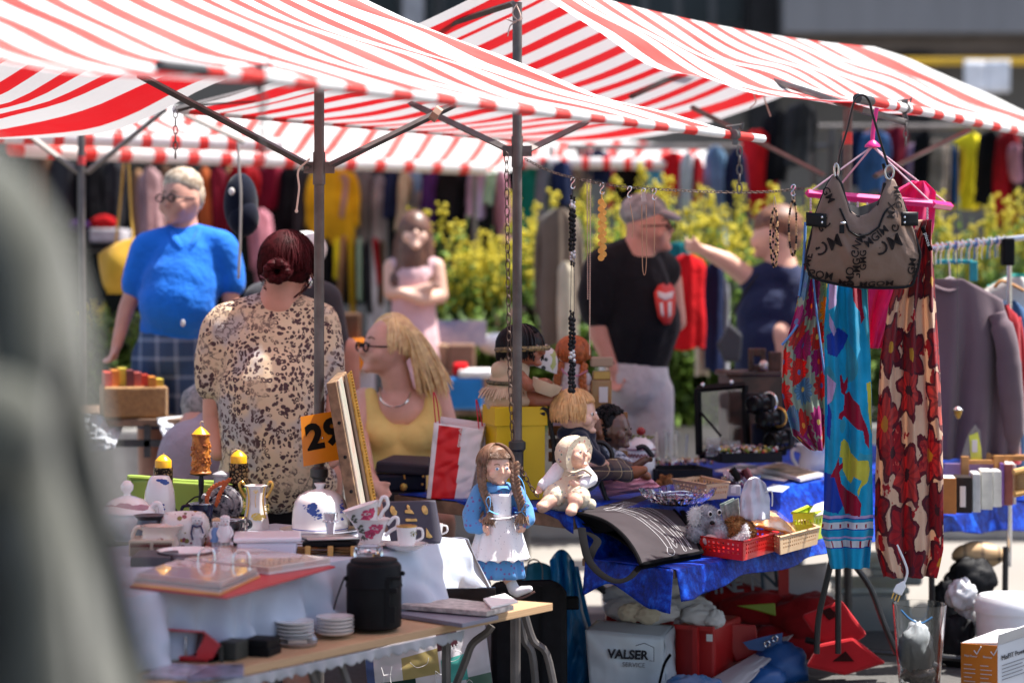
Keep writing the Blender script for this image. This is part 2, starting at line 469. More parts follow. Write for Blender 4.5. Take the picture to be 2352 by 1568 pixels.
# ---- second stall, to the right: higher ridge, handbag hangs on its front pole
E1=P(1978,228,7.5);E2=P(2520,338,10.43);R1=P(1185,-60,7.62);R2=P(2009,109,9.9);F1=P(400,252,8.1);F2=P(1235,325,9.8)
CV2=striped_canvas('canvas_stripes_second',13,wide=((-.1,.03,0),(.03,.075,1),(.075,.1,0),(.84,.87,0),(.87,.95,1),(.95,1.2,0)))
s2=thing('market_stall','red and white striped market stall with a brown handbag hung on its pole','market stall',P(1187,1350,7.5))
m=MB()
m.sheet(sag_sheet(E1,E2,R2,R1,lambda u,v:(.13*(1-u)-.02*u)*4*v*(1-v)+.04*4*u*(1-u)*v,.05,13),80,24)
m.sheet(sag_sheet(R1,R2,F2,F1,lambda u,v:(.05*(1-u)+.13*u)*4*v*(1-v)+.04*4*u*(1-u)*(1-v),.02,17),80,24,uv=lambda u,v:(u,1+v))
m.build('canopy',CV2,s2)
def sleeve(parent,a,b,mat,r=.0165,n=50,name='hem_sleeve'):
 mb=MB();L=b-a;mb.tube([a+L*(i/n)for i in range(n+1)],r,12)
 mb.uv=[(q[0]/L.length,q[1])for q in mb.uv];return mb.build(name,mat,parent)
L2=(E2-E1)
sleeve(s2,E1-Vector((0,0,0)),E2,CV2);sleeve(s2,F1,F2,CV2,.013)
m=MB();m.tube([E1-L2 .normalized()*.04,E1+L2 .normalized()*.1],.017,14);m.build('pole_end',DKSTEEL,s2)
m=MB();m.tube([P(1750,178,8.3),P(1860,212,7.9),E1+Vector((.02,.1,-.03)),E1+L2*.14-Vector((0,0,.05))],.013,8);m.build('under_rail',STEEL,s2)
clampring(s2,E1+L2*.14,L2);hookchain(s2,E1+L2*.14-Vector((0,.02,.04)),4)
post(s2,1188,6,0,7.5,.0165,347,1023)
post(s2,1947,250,0,8.9,.018)
for a,b,ya,yb in(((1168,344),(945,238),7.5,7.9),((1208,347),(1345,282),7.5,7.9),((1590,247),(1895,404),9.4,8.9),((2010,405),(2225,300),8.9,9.3),((404,252),(600,202),8.05,8.15),((1012,62),(1180,8),7.9,7.62),((1450,222),(1600,152),8.9,9.2)):
 m=MB();strut(m,P(*a,ya),P(*b,yb));m.build('strut',STEEL,s2)
hookchain(s2,P(403,262,8.0),6,.013)
m=MB()
for pts in([(1187,14),(1196,40),(1180,50),(1164,44)],[(1186,50),(1172,60),(1166,84)],[(1188,10),(1177,30),(1190,48),(1200,42)]):
 m.tube(catm([P(x,y,7.45)for x,y in pts],5),.007,6,0,.35)
m.build('ribbon_tie',M('cotton_tape',(.55,.40,.34),.9),s2)
for pts in([(1738,190),(1732,215),(1736,235),(1722,248)],[(1760,195),(1756,225),(1762,245),(1770,268)]):
 m=MB();m.tube(catm([P(x,y,8.2)for x,y in pts],5),.008,6,0,.3);m.build('ribbon_tie',M('cotton_tape',(.55,.40,.34),.9),s2)
m=MB();m.tube([P(994,257,7.2),P(1008,267,7.2)],.026,8);m.build('tape_wrap',M('parcel_tape',(.36,.25,.19),.6),s1)
# ---- stalls further back
def back_stall(label,corners,n,posts,struts,far=None,seed=0,frac=.35,hem=True,tr=.4):
 c00,c10,c11,c01=corners
 cv=striped_canvas('canvas_stripes_back',n,frac=frac,tr=tr)
 s=thing('market_stall',label,'market stall',(c00 .x,c00 .y,0),'striped market stalls further back')
 mb=MB();mb.sheet(sag_sheet(c00,c10,c11,c01,lambda u,v:.10*4*v*(1-v),.04,seed),60,14)
 if far:
  mb.sheet(sag_sheet(c01,c11,far[1],far[0],lambda u,v:.08*4*v*(1-v),.03,seed+2),60,10,uv=lambda u,v:(u,1+v))
 mb.build('canopy',cv,s)
 if hem:sleeve(s,c00,c10,cv,.035,40)
 for x,yt,Y in posts:post(s,x,yt,0,Y,.017)
 for a,b,Y in struts:
  q=MB();strut(q,P(*a,Y),P(*b,Y),.034);q.build('strut',STEEL,s)
 return s
back_stall('pale striped stall behind, its hem running level above the hanging clothes',(P(20,345,11.0),P(1112,388,13.0),P(1225,325,14.4),P(210,225,12.4)),15,[(1090,380,13.2)],[],seed=5)
bs2=back_stall('striped stall seen from below above the man in the blue polo shirt',(P(-160,308,10.2),P(645,334,10.9),P(330,215,11.3),P(-400,200,10.6)),12,[(187,262,10.0)],[((45,295),(182,397),10.0),((200,397),(382,250),10.0),((420,262),(560,326),10.5)],seed=9)
back_stall('small far striped stall beyond the chain of necklaces',(P(1190,372,13.5),P(1530,377,13.5),P(1645,346,14.6),P(1230,300,14.6)),7,[(1266,335,13.7),(1345,330,14.0)],[((1345,420),(1420,350),14.0)],seed=21)
for par,x,y,Y,h in((bs2,187,369,10.0,10),(s2,1947,318,8.9,14)):
 m=MB();m.tube([P(x,y+h,Y),P(x,y-h,Y)],.0192,14,cap=False)
 m.build('sticker',M('sticker_red',(.62,.05,.05),.4),par)
# ================================================================ tables and the goods on the white table
T2=Vector((.52,.854,0));N2=Vector((-.854,.52,0))
ANG=math.atan2(T2 .y,T2 .x)
def LP(mb,x,yb,Y,prof,n=22,mi=0,rot=None,sx=1,sy=1):
 s=Y/K;return mb.lathe(P(x,yb,Y),[(r*s,h*s)for r,h in prof],n,mi,rot,sx,sy)
def TB(mb,pts,Y,r,n=7,mi=0,flat=1,sm=4):
 q=[P(p[0],p[1],Y+(p[2]if len(p)>2 else 0))for p in pts]
 if sm:q=catm(q,sm)
 s=Y/K
 if isinstance(r,(list,tuple)):
  rr=[r[min(len(r)-1,int(i/max(1,len(q)-1)*(len(r)-1)+.5))]*s for i in range(len(q))]
 else:rr=r*s
 return mb.tube(q,rr,n,mi,flat)
def slab(name,quad,z0,z1,mats,parent=None,bevel=.003,**kw):
 mb=MB();vs=[Vector((q.x,q.y,z0))for q in quad]+[Vector((q.x,q.y,z1))for q in quad]
 n=len(quad);fs=[tuple(range(n-1,-1,-1)),tuple(range(n,2*n))]+[(i,(i+1)%n,n+(i+1)%n,n+i)for i in range(n)]
 mb.add(vs,fs);return mb.build(name,mats,parent,False,bevel=bevel,**kw)
def legs(parent,quad,z1,mat=STEEL,r=.014,inset=.06):
 c=sum(quad,Vector())/len(quad)
 for q in quad:
  p=q+(c-q).normalized()*inset;mb=MB()
  mb.tube([(p.x,p.y,0),(p.x,p.y,z1*.5),(p.x,p.y,z1)],r,8);mb.build('leg',mat,parent)
FR=on(1064,1238,ZW);FL=on(150,1395,ZW);BR=on(640,1203,ZW);BL=FL+(BR-FR)
t=thing('folding_table','folding table hidden under a white cloth and covered with china','table',(FR.x,FR.y,0))
slab('tabletop',[FL,FR,BR,BL],ZW-.035,ZW-.006,WOOD,t);legs(t,[FL,FR,BR,BL],ZW-.035)
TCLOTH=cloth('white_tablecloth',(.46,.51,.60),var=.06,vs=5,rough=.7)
m=MB()
DX=FR-FL;dn=(BR-FR)
def clothfn(u,v):
 p=FL+DX*u
 if v<.45:
  k=1-v/.45;q=p+dn*k*1.02
  q.z=ZW+.002*noise.noise(Vector((u*9,k*5,1)))+.0008;return q
 k=(v-.45)/.55
 out=-N2
 fold=.034*k*math.sin(u*46+1.6*math.sin(u*11))+.020*k*math.sin(u*97+2+3*k)+.03*k*noise.noise(Vector((u*30,k*3,7)))
 q=p+out*(.006+.012*min(1,k*6)+.05*k+fold)
 q.z=ZW-.012*min(1,k*8)-.165*k;return q
m.sheet(clothfn,190,40)
def endfn(u,v):
 p=FR+dn*.25*u
 k=v
 q=p+T2*(.012+.05*k+.034*k*math.sin(u*21+1)+.016*k*math.sin(u*43))+-N2*(.01+.055*k*(1-u))
 q.z=ZW-.010*min(1,k*6)-.19*k+.004*math.sin(u*9);return q
m.sheet(endfn,40,24)
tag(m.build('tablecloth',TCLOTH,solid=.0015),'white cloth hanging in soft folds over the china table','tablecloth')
PR=on(1270,1384,ZP);PL=on(330,1578,ZP);PB=PR+N2*.40-T2*.03;PLB=PL+N2*.40
t=thing('plank_shelf','low bare wooden plank shelf in front of the white table','shelf',(PR.x,PR.y,0))
WPL=NT('plywood_edge');co=WPL.coord();gx=WPL.xyz(co)
gr=WPL.noise(WPL.comb(WPL.math('MULTIPLY',gx[0],2.0),WPL.math('MULTIPLY',gx[1],2.0),WPL.math('MULTIPLY',gx[2],90.0)),3,5)
WPL.l(WPL.mix(gr,(.30,.17,.085),(.58,.38,.21)),WPL.b.inputs['Base Color']);WPL.b.inputs['Roughness'].default_value=.7
WPL.bump(gr,.3);WPL=WPL.mat
slab('plank',[PL,PR,PB,PLB],ZP-.023,ZP,WPL,t,.002)
m=MB();c=(PR+PL)/2
def lace(u,v):
 q=PL+(PR-PL)*(u*.74);q=q-N2*(.004-.02*(1-v)*0-.006*v*math.sin(u*120));q.z=ZP-.024-v*(.027+.005*math.sin(u*200));return q
m.sheet(lace,160,6);m.build('lace_trim',cloth('lace_grey',(.34,.34,.36)),t,solid=.001)
for x0,y0,pts in((1184,1400,[(1184,1400),(1184,1480),(1184,1600)]),):
 m=MB();TB(m,pts,6.98,12.5,10);m.build('leg',STEEL,t)
for pts,Y in(([(1130,1436),(1118,1452),(1085,1478),(1068,1520),(1040,1590)],6.75),([(1206,1412),(1225,1470),(1255,1500),(1275,1590)],6.95),([(1195,1412),(1205,1470),(1222,1500),(1232,1590)],7.1)):
 m=MB();TB(m,pts,Y,9,8);m.build('leg',STEEL,t)
for x in(700,775):
 m=MB();TB(m,[(x,1505),(x+14,1540),(x+40,1620)],6.0,9,8);m.build('leg',STEEL,t)
# ---------------- china
BLUEDEC=M('cobalt_decoration',(.035,.07,.33),.2)
def sprig(mb,x,y,Y,s,n=16,seed=1,rx=1.0,ry=.8,cx=None,cyr=None):
 """painted sprig: small petals lying on the glaze"""
 rr=random.Random(seed);u=Y/K
 for i in range(n):
  a=rr.random()*6.28;d=rr.random()**.6*s
  px,py=x+math.cos(a)*d*rx,y+math.sin(a)*d*ry
  dy=0.0
  if cx is not None:
   q=max(-1,min(1,(px-cx)/cyr));dy=cyr*u*(1-math.sqrt(max(0,1-q*q)))
  c=P(px,py,Y+dy);k=s*(.16+.16*rr.random())*u
  nrm=Vector((((px-cx)/cyr)if cx is not None else 0,-1,.15)).normalized()
  X,Yv=ortho(nrm);ph=rr.random()*6;pts=[c+nrm*.0008+(X*math.cos(ph+j*1.047)*k+Yv*math.sin(ph+j*1.047)*k*.55)for j in range(6)]
  mb.add(pts,[tuple(range(6))])
def single(name,mb,mats,label,cat,group=None,**kw):
 return tag(mb.build(name,mats,**kw),label,cat,group)
Y=YW(1222);s=Y/K
t=thing('cheese_dome','white porcelain cheese dome painted with blue flowers in the middle of the china','dish cover',P(735,1222,Y))
m=MB();LP(m,735,1222,Y,[(0,4),(63,5),(65,10),(64.5,30),(63,52),(58,72),(48,86),(32,95),(14,99),(9,101),(9,104),(13,110),(14,113),(12,114),(0,112)],40);m.build('dome',PORC,t,auto=60)
m=MB();LP(m,735,1222,Y,[(65.3,10),(65.6,11),(65.2,12)],40);m.build('rim_line',BLUEDEC,t)
m=MB();LP(m,735,1220,Y,[(0,0),(72,1),(92,5),(93,7),(70,4),(0,3)],40);m.build('plate',PORC,t)
m=MB();sprig(m,716,1172,Y-64*s,20,46,4,.55,1.0,735,64);sprig(m,728,1182,Y-64*s,13,26,6,1,1,735,64)
sprig(m,704,1163,Y-64*s,9,14,8,1,.7,735,64);sprig(m,787,1170,Y-64*s,14,22,9,.5,1.6,735,64)
m.build('painted_pattern',BLUEDEC,t)
Y=YW(1215)
t=thing('vase','tall slim white vase with blue painted flower bands','vase',P(367,1216,Y))
m=MB();LP(m,367,1216,Y,[(0,0),(33,0),(36,30),(36,60),(33,90),(27,112),(22,122),(20,123),(18,118),(0,100)],30);m.build('body',PORC,t,auto=70)
m=MB();s=Y/K
for x,y,a,n,sd,rx,ry in((367,1107,20,30,1,1,.28),(367,1115,11,20,2,1,.6),(366,1166,14,26,3,.9,.7),(352,1200,12,20,5,1,.7)):
 sprig(m,x,y,Y-(26 if y<1120 else 35)*s,a,n,sd,rx,ry,367,28 if y<1120 else 36)
m.build('painted_pattern',BLUEDEC,t)
Y=YW(1248);
t=thing('tureen','white porcelain lidded tureen at the near end of the table','tureen',P(290,1240,Y))
m=MB();LP(m,292,1240,Y,[(0,0),(28,0),(32,8),(50,24),(60,42),(62,60),(60,64),(0,60)],34);m.build('bowl',PORC,t,auto=60)
m=MB();LP(m,292,1240,Y,[(66,63),(66,67),(56,76),(40,92),(20,100),(8,103),(7,108),(14,116),(15,126),(8,136),(0,138)],34);lid=m.build('lid',PORC,t,auto=60)
m=MB();sprig(m,292,1164,Y-52*Y/K,45,26,12,1,.12,292,60);m.build('pink_decoration',M('pink_decoration',(.50,.22,.26),.25),lid)
m=MB();TB(m,[(336,1188),(352,1160),(366,1158),(370,1176),(362,1200),(348,1216)],Y,6.5,8);m.build('handle',PORC,t)
Y=YW(1262)
m=MB();LP(m,345,1262,Y,[(0,0),(42,0),(44,26),(40,46),(30,62),(28,70),(36,78),(38,80),(34,80),(24,72),(0,66)],28)
single('pewter_pot',m,M('pewter',(.10,.095,.105),.38,.7,.15,20),'dark grey pewter pot with a flared rim below the white tureen','pot')
Y=YW(1204)
IRON=M('black_iron',(.018,.018,.022),.45,.5,.2)
t=thing('candle_stand','black wrought iron stand carrying three candles on small dishes','candle holder',P(470,1204,Y))
m=MB();TB(m,[(462,1092),(462,1200)],Y,[4.2,6.5,5,6.8,5,4.5],8,0,1,8);m.build('stem',IRON,t)
for pts in([(455,1198),(470,1150),(455,1140),(436,1150),(394,1195)],[(394,1122),(398,1160),(430,1200)],[(548,1112),(540,1160),(500,1200)],[(462,1160),(480,1140),(496,1150),(505,1190)]):
 m=MB();TB(m,pts,Y,4.2,6,0,.5,6);m.build('scroll_arm',IRON,t)
for x,y,r in((461,1090,26),(374,1127,27),(549,1118,24)):
 m=MB();LP(m,x,y,Y,[(0,-2),(10,-2),(r,2),(r+1,3),(r-3,2.5),(0,0)],24);m.build('dish',IRON,t)
def noisecol(name,a,b,sc,bump=.6,rough=.4,metal=0,bd=.004):
 t=NT(name);n1=t.noise(t.coord(),sc,5,.6)
 t.l(t.mix(t.ramp(n1,[(.4,(0,0,0)),(.58,(1,1,1))],'LINEAR'),a,b),t.b.inputs['Base Color'])
 t.b.inputs['Roughness'].default_value=rough;t.b.inputs['Metallic'].default_value=metal
 t.bump(n1,bump,bd);return t.mat
WAXC=noisecol('carved_wax',(.22,.055,.008),(.52,.19,.03),38,.9,.45)
YEL=M('yellow_wax',(.86,.46,.012),.35,0,.05)
t=thing('candle','tall ornate brown wax candle carved with relief on the middle dish','candle',P(461,1088,Y))
m=MB();pr=[(0,0),(24,0),(24.5,4),(21,7),(20.5,30),(21,55),(20,80),(20.5,86),(22,89),(21.5,92),(19,92)]
LP(m,461,1088,Y,pr,28)
rr=random.Random(3)
for i in range(70):
 a=rr.uniform(-2.9,.2);hz=rr.uniform(8,72)*(1 if i%3 else .6);q=P(461,1088,Y)+Vector((math.cos(a)*20.5,math.sin(a)*20.5,hz))*Y/K
 m.ell(q,rr.uniform(2,4.5)*Y/K,None,6)
m.build('wax_body',WAXC,t)
m=MB();LP(m,461,1088,Y,[(20,92),(12,101),(2,109),(0,109)],24);m.build('wax_top',YEL,t)
WICK=M('wick',(.62,.50,.36),.9)
m=MB();TB(m,[(461,980),(460,972),(463,968),(467,969)],Y,1.4,5);m.build('wick',WICK,t)
CARV=NT('carved_metal');co=CARV.coord();vx=CARV.n("TexVoronoi");vx.feature='DISTANCE_TO_EDGE';vx.inputs['Scale'].default_value=75
CARV.l(co,vx.inputs['Vector']);cr=CARV.ramp(vx.outputs['Distance'],[(0,(.012,.008,.006)),(.12,(.03,.02,.012)),(.2,(.26,.16,.08))],'LINEAR')
CARV.l(cr,CARV.b.inputs['Base Color']);CARV.b.inputs['Metallic'].default_value=.7;CARV.b.inputs['Roughness'].default_value=.4
CARV.bump(vx.outputs['Distance'],.8,.004);CARV=CARV.mat
for x,yb,top,r,hh,lab in((375,1126,1086,22,53,'yellow candle in a carved bronze cup behind the tall white vase'),(548,1116,1062,22,53,'yellow candle with bent wick in a carved bronze cup beside the leopard blouse')):
 t=thing('candle',lab,'candle',P(x,yb,Y))
 m=MB();LP(m,x,yb,Y,[(0,0),(14,0),(14,5),(r,7),(r+.8,10),(r,13),(r,hh-6),(r+.8,hh-3),(r,hh),(0,hh)],26);m.build('cup',CARV,t)
 m=MB();LP(m,x,yb,Y,[(r-3,hh-2),(r-3,hh+15),(r-4,hh+17),(10,hh+25),(2,hh+30),(0,hh+30)],26);m.build('wax',YEL,t,auto=60)
 m=MB();TB(m,[(x,yb-hh-29),(x-6,yb-hh-31),(x-15,yb-hh-26)]if x>500 else[(x,yb-hh-28),(x+1,yb-hh-33)],Y-.003,1.2,5);m.build('wick',WICK,t)
Y=7.45
LIME=M('lime_plastic',(.30,.44,.07),.4,0,.06)
t=thing('plastic_chair','lime green plastic chair whose back shows behind the china','chair',P(430,1560,Y))
m=MB()
m.sheet(lambda u,v:P(298+262*u+8*v,1098+82*v+16*u*(1-v),Y)+Vector((0,-.02*math.sin(u*3.14),0)),14,8)
m.build('backrest',LIME,t,solid=.012,bevel=.004)
m=MB();TB(m,[(290,1180),(296,1105),(310,1096),(420,1106),(560,1118),(568,1180)],Y-.01,6,8);m.build('frame',LIME,t)
m=MB();slabq=[P(300,1230,Y),P(560,1230,Y),P(560,1230,Y)+Vector((0,.35,0)),P(300,1230,Y)+Vector((0,.35,0))]
slab('seat',slabq,.34,.36,LIME,t);legs(t,slabq,.34,LIME,.012,.03)
Y=YW(1206)
STW=noisecol('stoneware_relief',(.012,.013,.028),(.30,.29,.31),46,.8,.25)
t=thing('stoneware_flask','round grey-blue relief stoneware flask with an orange cord','flask',P(512,1200,Y))
rx=Matrix.Rotation(R(90),3,'X')@Matrix.Identity(3)
m=MB();s=Y/K;m.lathe(P(512,1158,Y)+Vector((0,.035,0)),[(0,-.0),(42*s,.0),(46*s,.012),(46*s,.05),(43*s,.066),(30*s,.072),(28*s,.068),(24*s,.075),(0,.078)],34,0,rx);m.build('body',STW,t)
m=MB();LP(m,508,1116,Y+.01,[(17,0),(17,22),(20,23),(20,28),(15,31),(10,33),(0,36)],22);m.build('neck',M('grey_stoneware',(.36,.37,.40),.35,0,.1),t)
m=MB()
for k in range(2):
 pts=[]
 for i in range(30):
  u=i/29;bx=475+90*u if False else 0
  x,y=([(476,1145),(490,1116),(508,1110),(524,1108)],[(540,1116),(524,1118),(508,1140),(498,1160)])[k][min(3,int(u*3))],0
 base=catm([P(x,y,Y-.045)for x,y in([(474,1150),(482,1125),(500,1112),(525,1104)],[(528,1100),(516,1115),(504,1138),(498,1160)])[k]],12)
 for ph in(0,2.1,4.2):
  m.tube([p+Vector((math.cos(i*.55+ph)*.004,-.003,math.sin(i*.55+ph)*.004))for i,p in enumerate(base)],.0042,6)
m.build('cord',cloth('orange_cord',(.52,.13,.05)),t)
m=MB();m.box(P(474,1142,Y-.03),(.03,.03,.018),Matrix.Rotation(R(30),3,'Y'));m.build('lug',STW,t,bevel=.004)
def mug(x,yb,Y,r,h,mat,label,hx=-1,name='mug',band=None):
 t=thing(name,label,'cup',P(x,yb,Y));mb=MB()
 LP(mb,x,yb,Y,[(0,0),(r*.72,0),(r*.85,h*.2),(r*.92,h*.6),(r,h),(r*.93,h),(r*.8,h*.25),(0,h*.15)],24);mb.build('body',mat,t,auto=60)
 mb=MB();TB(mb,[(x+hx*r*.9,yb-h*.85),(x+hx*r*1.45,yb-h*.8),(x+hx*r*1.5,yb-h*.4),(x+hx*r*.85,yb-h*.2)],Y,r*.13,7,0,1,5);mb.build('handle',mat,t)
 if band:
  mb=MB();LP(mb,x,yb,Y,[(r*.985,h*.93),(r*1.012,h*.97),(r*1.012,h*1.0),(r*.93,h*1.004)],24);mb.build('rim_band',band,t)
 return t
NAVYG=M('navy_glaze',(.012,.014,.04),.12,0,.1,coat=.6)
mug(462,1200,YW(1214),29,46,NAVYG,'small dark navy glazed cup with a silver rim beside the flask',-1,'cup',CHROME)
mug(523,1222,YW(1222),34,32,M('smoky_glaze',(.03,.035,.04),.12,0,.2,coat=.5),'low dark smoky bowl with a bright rim below the flask',1,'cup',CHROME)
Y=YW(1216)
t=thing('vase','ornate white and gold vase with two curled handles','vase',P(588,1216,Y))
m=MB();PG=M('porcelain_gilt',(.78,.74,.70),.16,0,.04,coat=.5)
LP(m,588,1216,Y,[(0,0),(32,0),(30,20),(25,46),(22,80),(24,95),(30,103),(26,102),(0,92)],6);m.build('body',PG,t,auto=20,bevel=.003)
m=MB()
for sx in(-1,1):TB(m,[(588+sx*24,1142),(588+sx*34,1125),(588+sx*38,1112),(588+sx*32,1106),(588+sx*27,1113)],Y,3.4,7)
m.build('handle',GOLD,t)
m=MB();sprig(m,588,1130,Y-26*Y/K,6,14,3);TB(m,[(588,1136),(586,1150),(588,1165)],Y-27*Y/K,.8,5)
sprig(m,592,1186,Y-28*Y/K,15,40,5,1,.5);sprig(m,562,1160,Y-22*Y/K,9,18,7,.5,1.5);sprig(m,614,1165,Y-22*Y/K,9,18,8,.5,1.5)
for sx in(-1,1):TB(m,[(588+sx*20,1118),(588+sx*16,1150),(588+sx*22,1190)],Y-24*Y/K,2,5)
m.build('gilt_decoration',GOLD,t)
FLC=NT('floral_china');co=FLC.coord();vo=FLC.n("TexVoronoi");vo.inputs['Scale'].default_value=46;FLC.l(co,vo.inputs['Vector'])
dst=FLC.math('LESS_THAN',FLC.math('ADD',vo.outputs['Distance'],FLC.math('MULTIPLY',FLC.noise(co,120),.25)),.46)
rc=FLC.xyz(vo.outputs['Color'])[0]
FLC.l(FLC.mix(dst,(.66,.63,.60),FLC.ramp(rc,[(0,(.20,.035,.06)),(.35,(.16,.15,.03)),(.6,(.10,.10,.05)),(.8,(.42,.22,.03))])),FLC.b.inputs['Base Color'])
FLC.b.inputs['Roughness'].default_value=.2;FLC.b.inputs['Coat Weight'].default_value=.5;FLC=FLC.mat
Y=YW(1262)
m=MB();LP(m,424,1262,Y,[(0,0),(44,0),(56,20),(60,46),(54,72),(46,84),(43,85),(40,82),(0,60)],34);single('flower_bowl',m,FLC,'rounded china bowl covered with small red and olive flowers','bowl',auto=60)
Y=YW(1272);CREAM=M('cream_china',(.66,.54,.45),.16,0,.04,coat=.6)
t=thing('cream_jug','pale cream china jug with a round handle and small flower','jug',P(365,1270,Y))
m=MB();LP(m,366,1270,Y,[(0,0),(34,0),(40,12),(42,26),(36,42),(34,54),(40,64),(37,64),(0,40)],28,0,None,1.1)
m.v=[(x+(.014 if z>P(0,1218,Y).z and x>P(385,0,Y).x else 0),y,z)for x,y,z in m.v];m.build('body',CREAM,t,auto=60)
m=MB();TB(m,[(334,1216),(316,1210),(306,1226),(310,1248),(330,1256)],Y,5,8);m.build('handle',CREAM,t)
m=MB();sprig(m,368,1240,Y-42*Y/K,7,14,2);m.build('painted_pattern',M('brown_flower',(.32,.09,.06),.3),t)
BISC=M('bisque',(.66,.64,.65),.35,0,.05);PALEB=M('pale_blue_glaze',(.14,.26,.52),.3,0,.1);NAVYC=M('navy_trim',(.02,.03,.10),.4);BLOND=M('figurine_hair',(.60,.40,.22),.5)
def figurine(x,yb,Y,h,label,dress,arms=1,hat=None,hair=None,seated=False):
 t=thing('figurine',label,'figurine',P(x,yb,Y));u=h/80
 q=lambda a,b,d=0:P(x+a*u,yb-b*u,Y+d)
 s=Y/K*u
 pr=[('k',[q(-6,2),q(-6,18),q(-4,32)],[5.5*s,5.5*s,8*s]),('k',[q(6,2),q(6,18),q(4,32)],[5.5*s,5.5*s,8*s]),('e',q(0,40),(12*s,9*s,14*s)),('e',q(0,64),(11*s,11*s,12*s)),('k',[q(-10,50),q(-16,38),q(-12,28,-.01)],[4.5*s,4*s,3.5*s]),('k',[q(10,50),q(16,38),q(12,28,-.01)],[4.5*s,4*s,3.5*s])]
 blob('body',pr,BISC,t,max(.0015,2*s),4)
 if dress:
  mb=MB();mb.lathe(q(0,20),[(16*s,0),(13*s,14*s),(12.5*s,26*s),(8*s,34*s)],16);mb.build('dress',dress,t)
 mb=MB();mb.ell(q(0,71,.002),(11.5*s,11.5*s,7*s));mb.build('cap' if hat else 'hair',hat or hair or BISC,t)
 mb=MB()
 for sx in(-1,1):mb.ell(q(sx*4+1,64,-10.6*s),1.3*s,None,6)
 mb.build('eye',EYED,t);mb=MB();mb.ell(q(1,58,-11*s),(2*s,1*s,1*s),None,6);mb.build('mouth',LIP,t)
 if arms==2:
  mb=MB();mb.tube([q(-9,52,-.012),q(-12,36,-.016),q(-9,22,-.012)],2*s,6);mb.tube([q(9,52,-.012),q(14,36,-.014)],2*s,6);mb.tube([q(-10,53,-.01),q(0,50,-.02),q(10,53,-.01)],2.4*s,6);mb.build('scarf',NAVYC,t)
figurine(452,1262,YW(1268),84,'white porcelain baby figurine with a navy scarf in front of the floral bowl',None,2,BISC)
figurine(497,1262,YW(1268),76,'porcelain girl figurine in pale blue dress beside a bonneted one',PALEB,1,None,BLOND)
figurine(517,1264,YW(1272),84,'porcelain figurine in a blue-edged white bonnet beside a blue dressed girl',BISC,1,BISC)
figurine(545,1258,YW(1262),62,'small grey figurine standing inside a clear glass block',M('grey_lilac',(.30,.30,.36),.4),1,None,BISC)
m=MB();Yg=YW(1262);m.box(P(545,1225,Yg),(42*Yg/K,.05,74*Yg/K));single('glass_block',m,GLASS,'clear glass block with a small figurine inside','ornament',smooth=False,bevel=.003)
def pxbox(mb,x0,y0,x1,y1,Y,depth,mi=0,rz=0.0):
 a=P(x0,y1,Y);b=P(x1,y0,Y);c=(a+b)/2;rot=Matrix.Rotation(rz,3,'Z')
 return mb.box(c+rot@Vector((0,depth/2,0)),(abs(b.x-a.x),depth,abs(b.z-a.z)),rot,mi)
Y=YW(1278)
t=thing('inlaid_box','small wooden box with fine inlaid marquetry below the cream jug','box',P(345,1278,Y))
m=MB();pxbox(m,296,1240,398,1278,Y,.12);m.build('case',M('ivory_inlay',(.50,.42,.32),.4),t,False,bevel=.003)
MARQ=NT('marquetry');ck=MARQ.n("TexChecker");ck.inputs['Scale'].default_value=260;MARQ.l(MARQ.coord(),ck.inputs['Vector']);ck.inputs[1].default_value=(.05,.02,.015,1);ck.inputs[2].default_value=(.34,.26,.18,1)
MARQ.l(ck.outputs[0],MARQ.b.inputs['Base Color']);MARQ=MARQ.mat
for x0,x1 in((300,344),(352,394)):
 m=MB();pxbox(m,x0,1246,x1,1276,Y-.004,.003);m.build('inlay_panel',MARQ,t,False)
 m=MB();pxbox(m,x0,1250,x1,1256,Y-.006,.003);m.build('inlay_band',M('dark_red_wood',(.09,.015,.012),.4),t,False)
Y=YW(1292)
m=MB();prof=[(0,0),(34,0),(50,12),(62,26),(66,30),(63,29),(48,13),(32,3),(0,3)]
LP(m,427,1292,Y,prof,36);o=single('lattice_bowl',m,PORC,'white lattice bowl with slits around its rim','bowl',auto=60)
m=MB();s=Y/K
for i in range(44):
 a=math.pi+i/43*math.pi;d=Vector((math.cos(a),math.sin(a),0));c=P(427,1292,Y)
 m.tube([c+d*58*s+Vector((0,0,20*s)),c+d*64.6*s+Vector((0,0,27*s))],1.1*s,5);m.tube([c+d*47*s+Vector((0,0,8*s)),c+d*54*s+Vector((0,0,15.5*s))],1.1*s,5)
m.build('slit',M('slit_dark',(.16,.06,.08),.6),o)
Y=YW(1268);m=MB();pxbox(m,470,1252,530,1270,Y,.16,0,R(8));single('red_book',m,M('red_leather',(.22,.035,.022),.5),'small red-brown book lying beside the figurines','book',smooth=False,bevel=.003)
Y=YW(1302);m=MB();pxbox(m,300,1278,392,1302,Y,.15);single('dark_case',m,M('grey_leather',(.06,.055,.062),.5),'flat dark grey case at the near end of the table','case',smooth=False,bevel=.004)
Y=YW(1280)
t=thing('storage_box','stacked white plastic storage box with rounded corners','box',P(614,1280,Y))
m=MB();pxbox(m,543,1244,684,1281,Y,.16,0,R(6));m.v=[(P(614,0,Y).x+(x-P(614,0,Y).x)*(1 if z>P(0,1262,Y).z else .93),y,z)for x,y,z in m.v];m.build('base',M('milky_plastic',(.66,.62,.70),.35,0,.03),t,False,bevel=.012)
m=MB();pxbox(m,536,1234,692,1246,Y-.006,.17,0,R(6));m.build('lid',M('milky_lid',(.74,.71,.76),.3,0,.03),t,False,bevel=.006)
Y=YW(1278)
t=thing('wicker_tray','low wicker tray holding a black dish and cutlery box','tray',P(750,1278,Y))
